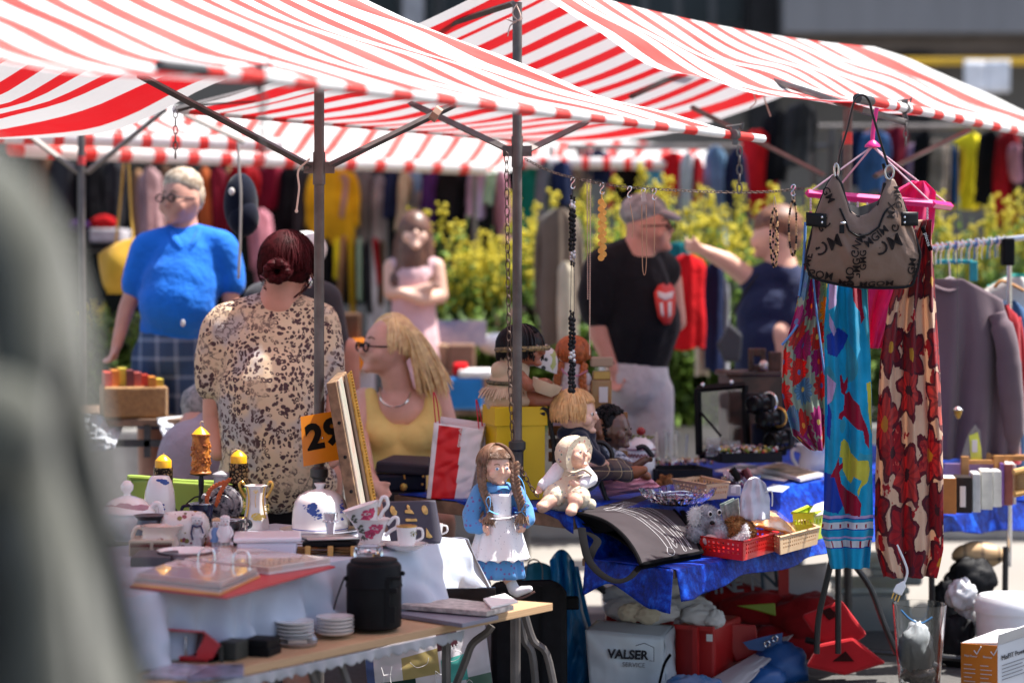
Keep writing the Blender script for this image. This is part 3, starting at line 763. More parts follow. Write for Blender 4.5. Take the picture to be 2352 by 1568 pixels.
WICK2=NT('wicker');co=WICK2 .coord();x3=WICK2 .xyz(co)
wv=WICK2 .math('SINE',WICK2 .math('MULTIPLY',x3[2],900.0));wn2=WICK2 .noise(co,60,3)
WICK2 .l(WICK2 .mix(WICK2 .math('ADD',WICK2 .math('MULTIPLY',wv,.3),wn2),(.16,.07,.02),(.52,.28,.09)),WICK2 .b.inputs['Base Color']);WICK2 .bump(wv,.6);WICK2 .b.inputs['Roughness'].default_value=.5;WICK2=WICK2 .mat
m=MB();
for k in range(4):
 z=1277-k*6;m.tube([P(686,z,Y),P(824,z,Y),P(824,z,Y)+Vector((-.1,.16,0)),P(686,z,Y)+Vector((-.1,.16,0))],.0045,7,closed=True)
m.build('rim',WICK2,t)
for x in(700,752,805):m=MB();pxbox(m,x,1254,x+13,1279,Y-.006,.012);m.build('binding',M('cane_binding',(.55,.30,.08),.5),t,False,bevel=.003)
m=MB();pxbox(m,694,1244,820,1256,Y+.01,.13);m.build('black_dish',BLACK,t,False,bevel=.004)
m=MB();m.add([P(708,1240,Y+.012),P(826,1236,Y+.012),P(800,1226,Y+.15),P(690,1230,Y+.15)],[(0,1,2,3)]);m.build('inset_mirror',M('dull_silver',(.55,.52,.50),.3,.7),t,solid=.004)
Y=YW(1240)
m=MB();LP(m,759,1240,Y,[(0,0),(13,0),(13,3),(9,6),(9,14),(10,30),(15,46),(16,58),(17,63),(15,63),(13,46),(0,40)],18)
for i in range(12):
 a=i*math.pi/6;q=P(759,1240,Y)+Vector((math.cos(a)*15.5,math.sin(a)*15.5,44))*Y/K;m.ell(q,3.2*Y/K,None,6)
single('goblet',m,CHROME,'small shiny silver goblet in front of the cheese dome','goblet')
ROSE=M('rose_paint',(.50,.05,.13),.3,0,.4,90);LEAF=M('leaf_paint',(.10,.12,.09),.3)
Y=YW(1256)
m=MB();LP(m,852,1256,Y,[(0,0),(30,0),(52,8),(58,10),(54,10),(28,3),(0,3)],30);single('saucer',m,PORC,'white saucer under two stacked rose patterned cups','saucer',auto=60)
def rosecup(x,yb,tilt,label):
 t=thing('teacup',label,'cup',P(x,yb,Y-.01));rot=Matrix.Rotation(tilt,3,'Y')
 m=MB();LP(m,x,yb,Y-.01,[(0,0),(22,0),(25,4),(30,24),(37,44),(44,58),(46,59),(43,58),(33,40),(26,8),(0,6)],30,0,rot);m.build('body',PORC,t,auto=60)
 m=MB();b=P(x,yb,Y-.01);s=Y/K
 pts=[b+rot@(Vector(p)*s)for p in((39,-8,46),(52,-8,62),(62,-8,60),(60,-8,42),(46,-8,32),(34,-8,20))];m.tube(catm(pts,5),4.2*s,8);m.build('handle',PORC,t)
 m=MB();rr=random.Random(int(x));
 def dec(mb,cx,cz,sz,n,seed):
  r2=random.Random(seed)
  for i in range(n):
   az=r2 .gauss(cx,sz*.4);hz=r2 .gauss(cz,sz*.45);rad=25+(hz/58)**1.6*20
   c=Vector((math.cos(az)*(rad+.6),math.sin(az)*(rad+.6),hz));nr=Vector((math.cos(az),math.sin(az),-.3)).normalized();X,Yv=ortho(nr)
   k=r2 .uniform(3,6.5);ph=r2 .random()*6
   mb.add([b+rot@((c+X*math.cos(ph+j*.785)*k+Yv*math.sin(ph+j*.785)*k*.7)*s)for j in range(8)],[tuple(range(8))])
 def dec2(mb,cx,cz,w,h,n,seed):
  r2=random.Random(seed)
  for i in range(n):
   az=cx+r2 .uniform(-w,w);hz=cz+r2 .uniform(-h,h);rad=22.5+1.2+22*(max(0,hz)/58)**1.25
   c=Vector((math.cos(az)*rad,math.sin(az)*rad,hz));nr=Vector((math.cos(az),math.sin(az),-.3)).normalized();X,Yv=ortho(nr)
   k=r2 .uniform(3,6);ph=r2 .random()*6
   mb.add([b+rot@((c+X*math.cos(ph+j*.785)*k+Yv*math.sin(ph+j*.785)*k*.7)*s)for j in range(8)],[tuple(range(8))])
 dec2(m,-1.15,38,.38,9,26,5);dec2(m,-1.5,24,.3,8,14,6);m.build('rose_decoration',ROSE,t)
 m=MB();dec2(m,-2.15,36,.3,9,10,7);dec2(m,-1.95,14,.3,6,8,8);m.build('leaf_decoration',LEAF,t)
rosecup(850,1248,R(2),'lower of two rose patterned teacups stacked on a saucer');rosecup(846,1217,R(-17),'upper tilted rose patterned teacup nested in another one')
Y=YW(1250);NAVYV=M('navy_card',(.035,.033,.055),.7,0,.15)
t=thing('pin_display','dark navy tilted display card pinned with gold badges','display box',P(945,1250,Y))
a,b_,c_,d_=P(898,1246,Y-.02),P(1013,1246,Y+.02),P(1000,1150,Y+.07),P(877,1153,Y+.03)
m=MB();m.add([a,b_,c_,d_,a+Vector((0,.11,0)),b_+Vector((0,.11,0)),c_+Vector((0,.03,0)),d_+Vector((0,.03,0))],[(0,1,2,3),(7,6,5,4),(0,4,5,1),(1,5,6,2),(2,6,7,3),(3,7,4,0)]);m.build('card',NAVYV,t,False,bevel=.003)
fx=(b_-a).normalized();fy=(d_-a).normalized();fn_=fx.cross(fy).normalized();
if fn_.y>0:fn_=-fn_
GOLDP=M('gold_pin',(.55,.36,.12),.35,.9,.3,60)
def pin(u,v,outline,sc):
 o=a+(b_-a)*u+(d_-a)*v;mb=MB()
 mb.prism(outline,lambda x,y,tt:o+fx*x*sc+fy*y*sc+fn_*tt,.001,.005);mb.build('gold_pin',GOLDP,t,False,bevel=.001)
ov=[(math.cos(i*.5236)*.8,math.sin(i*.5236)*1.3)for i in range(12)]
pin(.18,.78,[(-.6,-1),(0,-1.3),(.7,-1.1),(1,-.2),(.6,.3),(.5,1),(0,1.4),(-.5,1),(-.8,0)],.012)
pin(.5,.8,[(-1.2,-.8),(1.2,-1.1),(.8,-.2),(.35,.2),(.45,1),(0,1.5),(-.4,1),(-.3,.1),(-1,0)],.012)
pin(.82,.8,ov,.012);pin(.78,.22,[(-.8,-1),(0,-1.3),(.9,-1),(.4,0),(-.2,1.6)],.012);pin(.5,.27,[(-.8,-1),(.9,-1),(0,1.2)],.009)
pin(.5,.55,[(-1.9,-.55),(1.9,-.55),(2.1,-.3),(2.1,.3),(1.9,.55),(-1.9,.55),(-2.1,.3),(-2.1,-.3)],.0085)
Y=YW(1262)
m=MB();LP(m,932,1262,Y-.02,[(0,0),(28,0),(46,10),(51,15),(47,15),(26,5),(0,5)],34);single('saucer',m,PORC,'white saucer under the gold rimmed coffee cup','saucer',auto=60)
t=mug(934,1252,Y-.02,24,46,PORC,'small straight white coffee cup with a gold rim and a bird',1,'coffee_cup',GOLD)
m=MB();sprig(m,950,1226,Y-.02-22*Y/K,8,14,3,1,.8,934,24);m.build('bird_decoration',M('bird_paint',(.14,.13,.03),.3),t)
mug(1000,1232,YW(1232),18,30,PORC,'white cup whose handle shows behind the navy display card',1,'cup')
Y=YW(1292)
m=MB();LP(m,846,1281,Y,[(0,0),(32,0),(34,8),(33,26),(28,28),(24,12),(0,10)],8);single('glass_ashtray',m,GLASS,'thick clear glass ashtray behind the black canister','ashtray',auto=20)
Y=YW(1212)
m=MB();LP(m,640,1224,Y,[(0,0),(70,0),(96,6),(92,8),(66,4),(0,4)],28,0,None,1,.6);single('platter',m,M('patterned_platter',(.62,.60,.56),.2,0,.25,60),'flat pale oval platter left of the cheese dome','platter',auto=60)
m=MB();pxbox(m,670,1224,720,1232,YW(1240),.05);m.tube([P(600,1240,YW(1245)),P(720,1226,YW(1235))],.004,6);single('table_knife',m,CHROME,'steel knife lying in front of the cheese dome','knife')
Y=YW(1352)
t=thing('ring_binder','open red ring binder with plastic sleeves hanging over the table edge','binder',on(560,1330,ZW))
def bslab(name,p,z0,z1,mat,inset=0):
 return slab(name,p,z0,z1,mat,t,.001)
q0,q1,q2,q3=on(300,1352,ZW),on(520,1378,ZW),on(770,1306,ZW),on(505,1270,ZW)
REDC=M('red_cover',(.48,.035,.045),.4)
bslab('cover',[q0,q1,q2,q3],ZW+.003,ZW+.008,REDC)
SLV=NT('card_sleeves');co=SLV.coord();vv=SLV.n("TexVoronoi");vv.inputs['Scale'].default_value=9;vv.distance='CHEBYCHEV';SLV.l(co,vv.inputs['Vector'])
SLV.l(SLV.mix(.35,(.66,.60,.56),SLV.ramp(SLV.xyz(vv.outputs['Color'])[0],[(0,(.62,.36,.16)),(.3,(.6,.5,.45)),(.5,(.62,.3,.26)),(.7,(.70,.62,.5)),(.85,(.45,.5,.5))])),SLV.b.inputs['Base Color']);SLV.b.inputs['Roughness'].default_value=.15;SLV.b.inputs['Coat Weight'].default_value=.6;SLV=SLV.mat
ORANGEP=M('orange_card',(.70,.36,.12),.5)
for k in range(5):
 sh=(q3-q0)*.02*k;mm=(q1-q0)
 bslab('sleeve_stack',[q0+sh+mm*.02-mm*.01*k,q0+mm*(.93-.012*k)+sh,q0+mm*(.93-.01*k)+(q3-q0)*.47,q0+(q3-q0)*.47+mm*.02],ZW+.009+k*.005,ZW+.0125+k*.005,(ORANGEP,SLV,M('grey_sleeve',(.35,.36,.34),.3),SLV,SLV)[k])
for k in range(3):
 e0=q0+(q3-q0)*.54;bslab('sleeve_stack',[e0+(q1-q0)*.03,e0+(q1-q0)*.96-(q3-q0)*0,q2-(q2-q3)*.04,q3+(q2-q3)*.03],ZW+.009+k*.007,ZW+.0145+k*.007,(PAPER,SLV,SLV)[k])
for x,y in((456,1296),(536,1302)):
 m=MB();TB(m,[(x,y+18),(x,y-20),(x+10,y-36),(x+26,y-38),(x+36,y-26),(x+37,y)],on(x,y+20,ZW).y-.01,2.6,7);m.build('ring',CHROME,t)
# ---------------- things on the plank
Y=YP(1446)-.01
t=thing('mess_tin_canister','tall matt black canister with a clip standing on the plank','canister',P(859,1440,Y))
BLK2=M('matt_black_enamel',(.009,.009,.010),.5,0,.15,20,.05,120,spec=.3)
m=MB();LP(m,859,1440,Y,[(0,0),(56,0),(62,4),(63,8),(63.5,96),(0,98)],40);m.build('body',BLK2,t,auto=50)
m=MB();LP(m,859,1440,Y,[(64.5,94),(66,97),(64.5,100),(63,142),(59,148),(55,150),(54,156),(52,158),(0,158)],40);m.build('lid',BLK2,t,auto=50)
s=Y/K;d=66*s
m=MB();pxbox(m,880,1290+34,920,1332,Y-d*.85,.012);pxbox(m,884,1330,896,1436,Y-d*.88,.010);pxbox(m,896,1352,912,1362,Y-d*.9,.02);pxbox(m,894,1392,908,1430,Y-d*.88,.008);m.build('clip',BLK2,t,False,bevel=.002)
m=MB();TB(m,[(797,1325),(790,1328),(770,1385),(764,1420)],Y-.03,2.2,6);m.build('wire_handle',BLK2,t)
m=MB();m.ell(P(796,1328,Y-.03),.007,n=8);m.ell(P(925,1316,Y-.01),.007,n=8);m.build('rivet',BLK2,t)
def platestack(x,yb,r,n,label):
 Y=YP(yb+8)
 for i in range(n):
  mb=MB();LP(mb,x+(i%2)*.8,yb-i*8.3,Y,[(0,0),(r*.6,0),(r*.95,5),(r,9),(r*.94,9),(r*.58,3.5),(0,3.5)],34)
  single('small_plate',mb,PORC,label[0]if i==n-1 else label[1]%('second','third','fourth','lowest')[n-2-i],'plate','white plates stacked on the plank',auto=60)
platestack(677,1466,45,5,('topmost white plate of the stack beside the silver dish','%s white plate from the top in the stack beside the silver dish'))
platestack(769,1456,44,5,('topmost white plate of the stack touching the black canister','%s white plate from the top in the stack touching the black canister'))
Y=YP(1482);m=MB();LP(m,686,1482,Y,[(0,0),(36,0),(42,5),(43,8),(38,8),(30,4),(0,4)],26);m.box(P(684,1473,Y-.03),(.05,.01,.008));single('silver_dish',m,M('silver_foil',(.5,.46,.45),.28,.8,.2,30),'small flat silver dish in front of a plate stack','dish')
Y=YP(1520)
t=thing('hole_punch','large red metal hole punch with its jaw open','hole punch',P(445,1520,Y))
REDE=M('red_enamel',(.46,.02,.028),.3,0,.08)
m=MB();pxbox(m,386,1506,480,1518,Y,.09,0,R(-14));m.build('base_plate',REDE,t,False,bevel=.004)
m=MB()
m.prism([(452,1496),(470,1462),(472,1452),(506,1480),(488,1512),(452,1512)],lambda x,y,tt:P(x,y,Y-.016+tt),0,.006);m.build('side_cheek',REDE,t,False);m=MB();m.prism([(388,1512),(405,1480),(385,1446),(470,1452),(506,1480),(488,1510)],lambda x,y,tt:P(x,y,Y+.075+tt),0,.006)
o=m.build('side_cheek',REDE,t,False)
m=MB();m.add([P(384,1445,Y-.005),P(468,1450,Y-.02),P(470,1452,Y+.075),P(398,1446,Y+.08)],[(0,1,2,3)]);m.add([P(468,1450,Y-.02),P(506,1482,Y-.02),P(505,1482,Y+.07),P(470,1452,Y+.075)],[(0,1,2,3)]);m.build('lever',REDE,t,False,solid=.005)
m=MB();m.tube([P(426,1462,Y+.01),P(426,1508,Y+.01)],.004,8);m.build('punch_pin',CHROME,t)
m=MB();pxbox(m,395,1514,492,1524,Y+.004,.1,0,R(-14));m.build('rubber_tray',BLACK,t,False,bevel=.003)
Y=YP(1518);m=MB();pxbox(m,500,1474,545,1516,Y,.07,0,R(-20));m.prism([(498,1482),(512,1480),(514,1522),(505,1524)],lambda x,y,tt:P(x,y,Y-.02+tt),0,.02);single('pencil_sharpener',m,M('dark_olive_plastic',(.04,.04,.035),.45),'dark grey desk sharpener next to the red hole punch','sharpener',smooth=False,bevel=.004)
Y=YP(1508)
for k,(a0,b0)in enumerate(((1488,1508),(1469,1489))):
 m=MB();pxbox(m,553+k*2,a0,621-k*4,b0,Y,.08,0,R(-18));single('black_box',m,BLACK,('lower small black box of the pair beside the sharpener','upper small black box of the pair beside the sharpener')[k],'box',smooth=False,bevel=.003)
NB=M('grey_notebook',(.17,.17,.22),.45,0,.05)
def flat(name,label,cat,pts,z,h,mat,mats=None):
 q=[on(x,y,z)for x,y in pts];o=slab(name,q,z,z+h,mat,None,.001);return tag(o,label,cat)
flat('sketch_pad','grey covered sketch pad lying at the plank edge','notebook',[(905,1416),(1062,1441),(1145,1422),(1000,1398)],ZP+.002,.012,NB)
flat('photo_album','flat album with a marbled edge lying on the grey pad','album',[(918,1398),(1118,1415),(1180,1400),(985,1378)],ZP+.018,.014,M('marbled_paper',(.42,.37,.34),.5,0,.45,50))
m=MB();Y=6.62;m.box(P(1078,1366,Y),(.157,.02,.044),R(7));single('black_case',m,M('glossy_black',(.012,.011,.013),.15),'glossy black slim case standing on edge near the doll','case',smooth=False,bevel=.002)
flat('magazine','loose white magazine fanned out beside the slim black case','magazine',[(1128,1398),(1190,1384),(1160,1366),(1110,1378)],ZP+.034,.006,PAPER)
flat('magazine','shiny cover magazine at the near end of the plank','magazine',[(330,1558),(430,1562),(480,1536),(390,1530)],ZP+.002,.01,M('lilac_cover',(.30,.28,.36),.25,0,.5,30))
flat('magazine','dark edged magazine under the red hole punch','magazine',[(430,1568),(560,1556),(560,1530),(450,1534)],ZP+.003,.008,M('slate_cover',(.14,.15,.22),.3,0,.6,25))
def noisesheet(mb,corners,nu,nv,amp,fq,seed,paint=None,bulge=0.0,nrm=Vector((0,-1,0)),mi=0):
 a,b,c,d=corners
 def f(u,v):
  p=(a*(1-u)+b*u)*(1-v)+(d*(1-u)+c*u)*v
  k=noise.noise(Vector((u*fq,v*fq*1.4,seed)))+.5*abs(noise.noise(Vector((u*fq*2.3+4,v*fq*1.7,seed+3))))
  return p+nrm*(amp*k+bulge*math.sin(math.pi*u)*math.sin(math.pi*min(1,v*.9+.1)))
 return mb.sheet(f,nu,nv,mi,paint)
t=thing('tote_bag','white recycling tote bag printed with coloured pictogram squares','bag',P(990,1620,7.3))
Yt=7.3;SQ=[(.38,.30,.11),(.01,.035,.03),(.55,.30,.01),(.06,.36,.31),(.09,.17,.12),(.06,.004,.012),(.55,.15,.02),(.05,.08,.22)]
mats=[M('woven_white',(.60,.57,.60),.5,0,.06,bump=.2)]+[M('tote_square%d'%i,c,.5,0,.05)for i,c in enumerate(SQ)]
def totepaint(u,v):
 i,j=int(u*5.0),int(v*5.0)
 return{(0,3):3,(1,3):2,(2,2):1 if False else 1,(3,1):0,(4,1):0,(2,1):1,(3,2):4,(3,0):6,(2,0):7,(0,4):8,(2,4):3,(4,3):5,(1,1):0}.get((i,j),0)
def totepaint(u,v):
 for x0,x1,y0,y1,k in((0,.07,.0,.5,8),(.0,.12,.52,.80,3),(.12,.40,.50,.82,2),(.30,.60,.22,.50,1),(.60,.76,.03,.27,6),(.58,.80,-.1,.03,7),(.62,.82,.36,.62,4),(.80,1.0,.60,.86,5),(.40,.78,.84,1.1,3),(0,.1,.84,1.1,8)):
  if x0<=u<x1 and y0<=v<y1:return k
 return 0
m=MB();noisesheet(m,(P(838,1500,Yt),P(1108,1395,Yt),P(1140,1640,Yt),P(850,1640,Yt)),60,50,.012,4,2,totepaint,.06);m.build('front_panel',mats,t,solid=.002)
m=MB();noisesheet(m,(P(838,1500,Yt+.02),P(1108,1390,Yt+.02),P(1140,1640,Yt+.02),P(850,1640,Yt+.02)),20,16,.01,4,5,None,.22,Vector((0,1,0)));m.build('back_panel',mats[0],t,solid=.002)
WL=M('white_print',(.72,.72,.72),.5);m=MB();Yp=Yt-.075
TB(m,[(1032,1498),(1026,1508),(1034,1518),(1050,1514),(1060,1502),(1054,1494),(1032,1498)],Yp,2.0,5,0,.3);TB(m,[(1036,1492),(1036,1482)],Yp,1.6,5);TB(m,[(1043,1490),(1043,1480)],Yp,1.6,5);TB(m,[(1050,1488),(1050,1478)],Yp,1.6,5)
TB(m,[(1000,1552),(1006,1570),(1030,1566),(1026,1546),(1012,1548),(1000,1540),(1004,1552),(1014,1548)],Yp,2,5,0,.3)
TB(m,[(876,1532),(882,1556),(878,1580),(892,1588),(902,1582),(896,1556),(900,1530)],Yp-.005,2.6,5,0,.3);TB(m,[(877,1550),(898,1548)],Yp-.005,2,5,0,.3)
TB(m,[(942,1520),(958,1532),(980,1524),(984,1510)],Yp-.01,2.2,5,0,.3)
TB(m,[(1072,1566),(1078,1560),(1086,1570),(1080,1600),(1096,1604)],Yp,2,5,0,.3)
m.build('pictogram',WL,t)
m=MB()
def lidtop(u,v):
 q=PR-T2*(.52-.3*u);return q
t=thing('suitcase','large black suitcase standing upright under the plank end','suitcase',P(1215,1640,7.45))
m=MB();Yc=7.45
ol=[(1128,1640),(1128,1345),(1136,1334),(1262,1330),(1288,1338),(1302,1360),(1304,1640)]
m.prism(ol,lambda x,y,tt:P(x,y,Yc+tt),0,.24);m.build('shell',M('black_fabric_case',(.010,.010,.012),.6,0,.3,20,.2,200),t,False,bevel=.02)
m=MB();pxbox(m,1296,1370,1330,1400,Yc+.03,.03);m.build('handle',BLACK,t,False,bevel=.006)
m=MB()
for y in(1400,1490,1572):m.ell(P(1222,y,Yc-.004),.006,None,8)
m.build('rivet',CHROME,t)
m=MB();pxbox(m,1240,1345,1246,1640,Yc-.006,.006);m.build('zip_piping',BLACK,t,False)
BLUEB=M('blue_woven_plastic',(.012,.24,.56),.35,0,.3,5,.3,40)
t=thing('shopping_bag','tall bright blue plastic shopping bag slumped beside the black suitcase','bag',P(1300,1640,7.9))
m=MB();Yb=7.85
def bagfn(u,v):
 xl=1262+20*math.sin(v*3)-60*max(0,v-.5);xr=1318+30*min(1,v*2)+80*max(0,v-.35)**1.2
 x=xl+(xr-xl)*u;y=1288+330*v-34*math.sin(math.pi*min(1,u*1.0))*(1-v)*.8
 dep=-.10*math.sin(math.pi*u)*(.3+v)+.02*noise.noise(Vector((u*6,v*8,2)))+.018*math.sin(u*16+v*8)
 return P(x,y,Yb+dep)
m.sheet(bagfn,30,40);m.build('front',BLUEB,t,solid=.002)
m=MB();m.sheet(lambda u,v:P(1268+60*u+70*v*u,1300+320*v,Yb+.08+.08*math.sin(math.pi*u)),16,14);m.build('back',BLUEB,t,solid=.002)
t=thing('shopping_bag','blue shopping bag with white straps behind the black suitcase','bag',P(1225,1640,8.0))
m=MB();m.sheet(lambda u,v:P(1170+130*u,1330-40*math.sin(math.pi*u)*(1-v)+280*v,8.0+.03*noise.noise(Vector((u*5,v*5,4)))-.05*math.sin(3.14*u)),20,20);m.build('front',M('teal_blue_plastic',(.02,.30,.48),.4,0,.2,6,.3,40),t,solid=.002)
m=MB();TB(m,[(1205,1330),(1212,1296),(1226,1284),(1244,1296),(1246,1330)],7.92,9,6,0,.15);m.build('strap',M('strap_white',(.55,.52,.50),.6),t)
m=MB();TB(m,[(1172,1330),(1180,1300),(1200,1286)],7.94,9,6,0,.15);m.build('strap',M('strap_white',(.55,.52,.50),.6),t)
# ================================================================ blue velvet table and its goods
VEL=NT('crushed_velvet');co=VEL.coord();n1=VEL.noise(co,16,5,.7);n2=VEL.noise(co,60,4,.6)
mx=VEL.math('ADD',VEL.math('MULTIPLY',n1,.65),VEL.math('MULTIPLY',n2,.35))
VEL.l(VEL.ramp(mx,[(.36,(.0,.005,.07)),(.50,(.0,.024,.30)),(.68,(.008,.13,.74))],'LINEAR'),VEL.b.inputs['Base Color'])
VEL.b.inputs['Roughness'].default_value=.5;VEL.b.inputs['Specular IOR Level'].default_value=.25;VEL.bump(n1,.6,.01);VEL=VEL.mat
L1=on(1318,1182,ZB);L2=on(905,1134,ZB);U1=on(2330,1046,ZB);LF0=on(1548,1306,ZF);LF1=on(2480,1126,ZF)
dB=(L2-L1);t=thing('market_table','two-tiered market table of wooden boards under blue velvet','table',(LF0 .x,LF0 .y,0))
bt=t
slab('tabletop',[L1,U1,U1+dB,L2],ZB-.048,ZB-.004,WOODD,t,.004)
LB0=LF0+dB*.9;slab('tabletop',[LF0,LF1,LF1+dB*.6,LF0+dB*.45],ZF-.03,ZF-.005,WOODD,t)
BLKLEG=M('black_leg',(.02,.02,.022),.4,.3)
for pts,Y in(([(1914,1270),(1900,1330),(1880,1420),(1876,1500)],7.6),([(1925,1262),(1925,1500)],7.7),([(1965,1300),(2000,1350),(2030,1430),(2060,1500)],7.8),([(2310,1255),(2308,1400)],8.5),([(2140,1262),(2140,1450)],8.2),([(1850,1468),(1950,1490),(2190,1510),(2240,1520)],7.95)):
 m=MB();TB(m,pts,Y,7,8);m.build('leg',BLKLEG,t)
for q in(L2+(L1-L2)*.1+(U1-L1)*.02,):
 m=MB();m.tube([(q.x,q.y,0),(q.x,q.y,ZB-.05)],.014,8);m.build('leg',BLKLEG,t)
def velfn(u,v):
 uf=L1+(U1-L1)*u;lf=LF0+(LF1-LF0)*u
 wv=.003*noise.noise(Vector((u*30,v*12,3)))
 if v<.3:
  k=v/.3;q=uf+dB*(1-k)*.97+(U1-L1)*.0;q=q.copy();q.z=ZB+.001+abs(wv)*.7;return q
 if v<.45:
  k=(v-.3)/.15;q=uf*(1-k)+(uf*.80+lf*.20)*k;q=q.copy();q.z=ZB-(ZB-ZF-.002)*(k**.8);q+=N2*-(.012*math.sin(u*60)*k*(1-k)*2);return q
 if v<.75:
  k=(v-.45)/.3;q=(uf*.8+lf*.2)*(1-k)+lf*k;q=q.copy();q.z=ZF+.002+wv;return q
 k=(v-.75)/.25
 drop=.062+.035*max(0,1-u*9)-.03*math.exp(-((u-.38)/.15)**2)+.045*max(0,min(1,(u-.62)*6))+.006*math.sin(u*40)
 q=lf-N2*(.008+.018*k+.010*k*math.sin(u*75+math.sin(u*20)*2));q=q.copy();q.z=ZF-.003-drop*k;return q
m=MB();m.sheet(velfn,200,60)
def endcloth(u,v):
 a=LF0+dB*.42*u;q=a-T2*(.006+.02*v+.008*math.sin(u*14));q=q.copy()
 q.z=ZF-(.10+.03*math.sin(u*7)+.04*max(0,.15-u)*6)*v;return q
m.sheet(endcloth,30,10)
def bedge(u,v):
 q=L1+dB*(.62*u)-T2*(.004+.004*math.sin(u*33));q=q.copy();q.z=ZB-(.012+.010*math.sin(u*17)+.05*max(0,.12-u)*8)*v;return q
m.sheet(bedge,40,6)
tag(m.build('velvet_cloth',VEL,solid=.003),'crushed bright blue velvet cloth covering the two-tiered table','tablecloth')
# ---------------- dolls and figures: helper
def hair_cap(mb,c,r,face,gap,th1,n,rad,seed=1,wob=.04,fringe=None,tail=0.0,part=0.0):
 rr=random.Random(seed);c=Vector(c)
 for i in range(n):
  a=rr.uniform(0,2*math.pi);d=(a-face+math.pi)%(2*math.pi)-math.pi
  end=th1
  if abs(d)<gap:
   if fringe is None:continue
   end=fringe
  end*=rr.uniform(.88,1.06);pts=[]
  k=rr.uniform(.97,1.06)
  for j in range(9):
   th=.05+(end-.05)*j/8;aa=a+wob*math.sin(j*1.1+i)+part*(1-j/8)
   th_c=min(th,1.62);dz=0
   if th>1.62:dz=-(th-1.62)*r[2]
   q=Vector((math.sin(th_c)*math.cos(aa)*r[0],math.sin(th_c)*math.sin(aa)*r[1],math.cos(th_c)*r[2]+dz))*k
   pts.append(c+q)
  mb.tube(pts,[rad*.7,rad,rad,rad,rad,rad,rad*.9,rad*.7,rad*.25],5)
def face(parent,c,r,yaw,eye=EYEB,s=1.0,lips=LIP,pitch=0.0,brow=None,whites=True,sep_=.36):
 """eyes, mouth and brows set on a head at c with radii r, looking along yaw (0 = towards the viewer)"""
 rot=Matrix.Rotation(yaw,3,'Z')@Matrix.Rotation(-pitch,3,'X')
 def pt(ax,az,out=1.0):
  d=Vector((math.sin(ax),-math.cos(ax)*math.cos(az),math.sin(az)))
  return c+rot@Vector((d.x*r[0]*out,d.y*r[1]*out,d.z*r[2]*out))
 mb=MB();mb2=MB()
 for sx in(-1,1):
  mb.ell(pt(sx*sep_,.02,.985),(r[0]*.15*s,r[0]*.09*s,r[0]*.11*s),rot,10)
  mb2 .ell(pt(sx*sep_,.02,1.045),(r[0]*.085*s,r[0]*.05*s,r[0]*.09*s),rot,8)
 if whites:mb.build('eye',EYEW,parent)
 mb2 .build('iris',eye,parent)
 mb=MB();mb.ell(pt(0,-.62,.97),(r[0]*.19,r[0]*.08,r[0]*.065),rot,10);mb.build('mouth',lips,parent)
 if brow:
  mb=MB()
  for sx in(-1,1):mb.tube([pt(sx*(sep_-.2),.25,1.0),pt(sx*sep_,.31,1.0),pt(sx*(sep_+.2),.24,1.0)],r[0]*.03,5)
  mb.build('eyebrow',brow,parent)
def headprims(c,r,yaw,pitch=0.0,nose=.16,ears=True):
 rot=Matrix.Rotation(yaw,3,'Z')@Matrix.Rotation(-pitch,3,'X')
 f=lambda x,y,z:c+rot@Vector((x*r[0],y*r[1],z*r[2]))
 pr=[('e',c,r,rot),('e',f(0,-.35,-.45),(r[0]*.68,r[1]*.62,r[2]*.52),rot),('k',[f(0,-.98,.02),f(0,-1.10,-.22)],[r[0]*.09,r[0]*nose]),('e',f(0,-.80,-.82),(r[0]*.30,r[1]*.25,r[2]*.16),rot)]
 for sx in(-1,1):
  pr.append(('e',f(sx*.5,-.68,-.28),(r[0]*.36,r[1]*.3,r[2]*.3),rot))
  if ears:pr.append(('e',f(sx*.99,.05,-.08),(r[0]*.09,r[1]*.18,r[2]*.24),rot))
 return pr
def handprims(wrist,dirn,side,L,curl=.35,thumb=None):
 """palm, four unequal fingers and a thumb; dirn = along the fingers, side = across the knuckles towards the thumb"""
 d=Vector(dirn).normalized();s=Vector(side);s=(s-d*s.dot(d)).normalized();nrm=d.cross(s)
 pr=[('e',wrist+d*L*.28,(L*.16,L*.16,L*.16)),('k',[wrist,wrist+d*L*.25,wrist+d*L*.48],[L*.13,L*.2,L*.19])]
 for i,(o,ln)in enumerate(((.21,.44),(.07,.50),(-.07,.46),(-.2,.36))):
  a=wrist+d*L*.46+s*L*o;k=curl*(1+.2*i)
  b=a+(d*math.cos(k)+nrm*math.sin(k))*L*ln*.55;c2=b+(d*math.cos(k*2.2)+nrm*math.sin(k*2.2))*L*ln*.45
  pr.append(('k',[a,b,c2],[L*.085,L*.075,L*.06]))
 a=wrist+d*L*.14+s*L*.16;pr.append(('k',[a,a+(d*.5+s*.6)*L*.28,a+(d*.9+s*.65+nrm*.3)*L*.42],[L*.1,L*.085,L*.065]))
 return pr
def fur(mb,o,n,ln,seed=1,rad=.0012):
 rr=random.Random(seed);me=o.data;ps=[p for p in me.polygons]
 for i in range(n):
  p=ps[rr.randrange(len(ps))];c=p.center;d=(p.normal+Vector((rr.uniform(-.6,.6),rr.uniform(-.6,.6),rr.uniform(-.9,.3)))).normalized()
  x,y=ortho(d);a=rr.random()*6.28;w=x*math.cos(a)*rad+y*math.sin(a)*rad
  mb.add([c-w,c+w,c+d*ln*rr.uniform(.6,1.2)],[(0,1,2)])
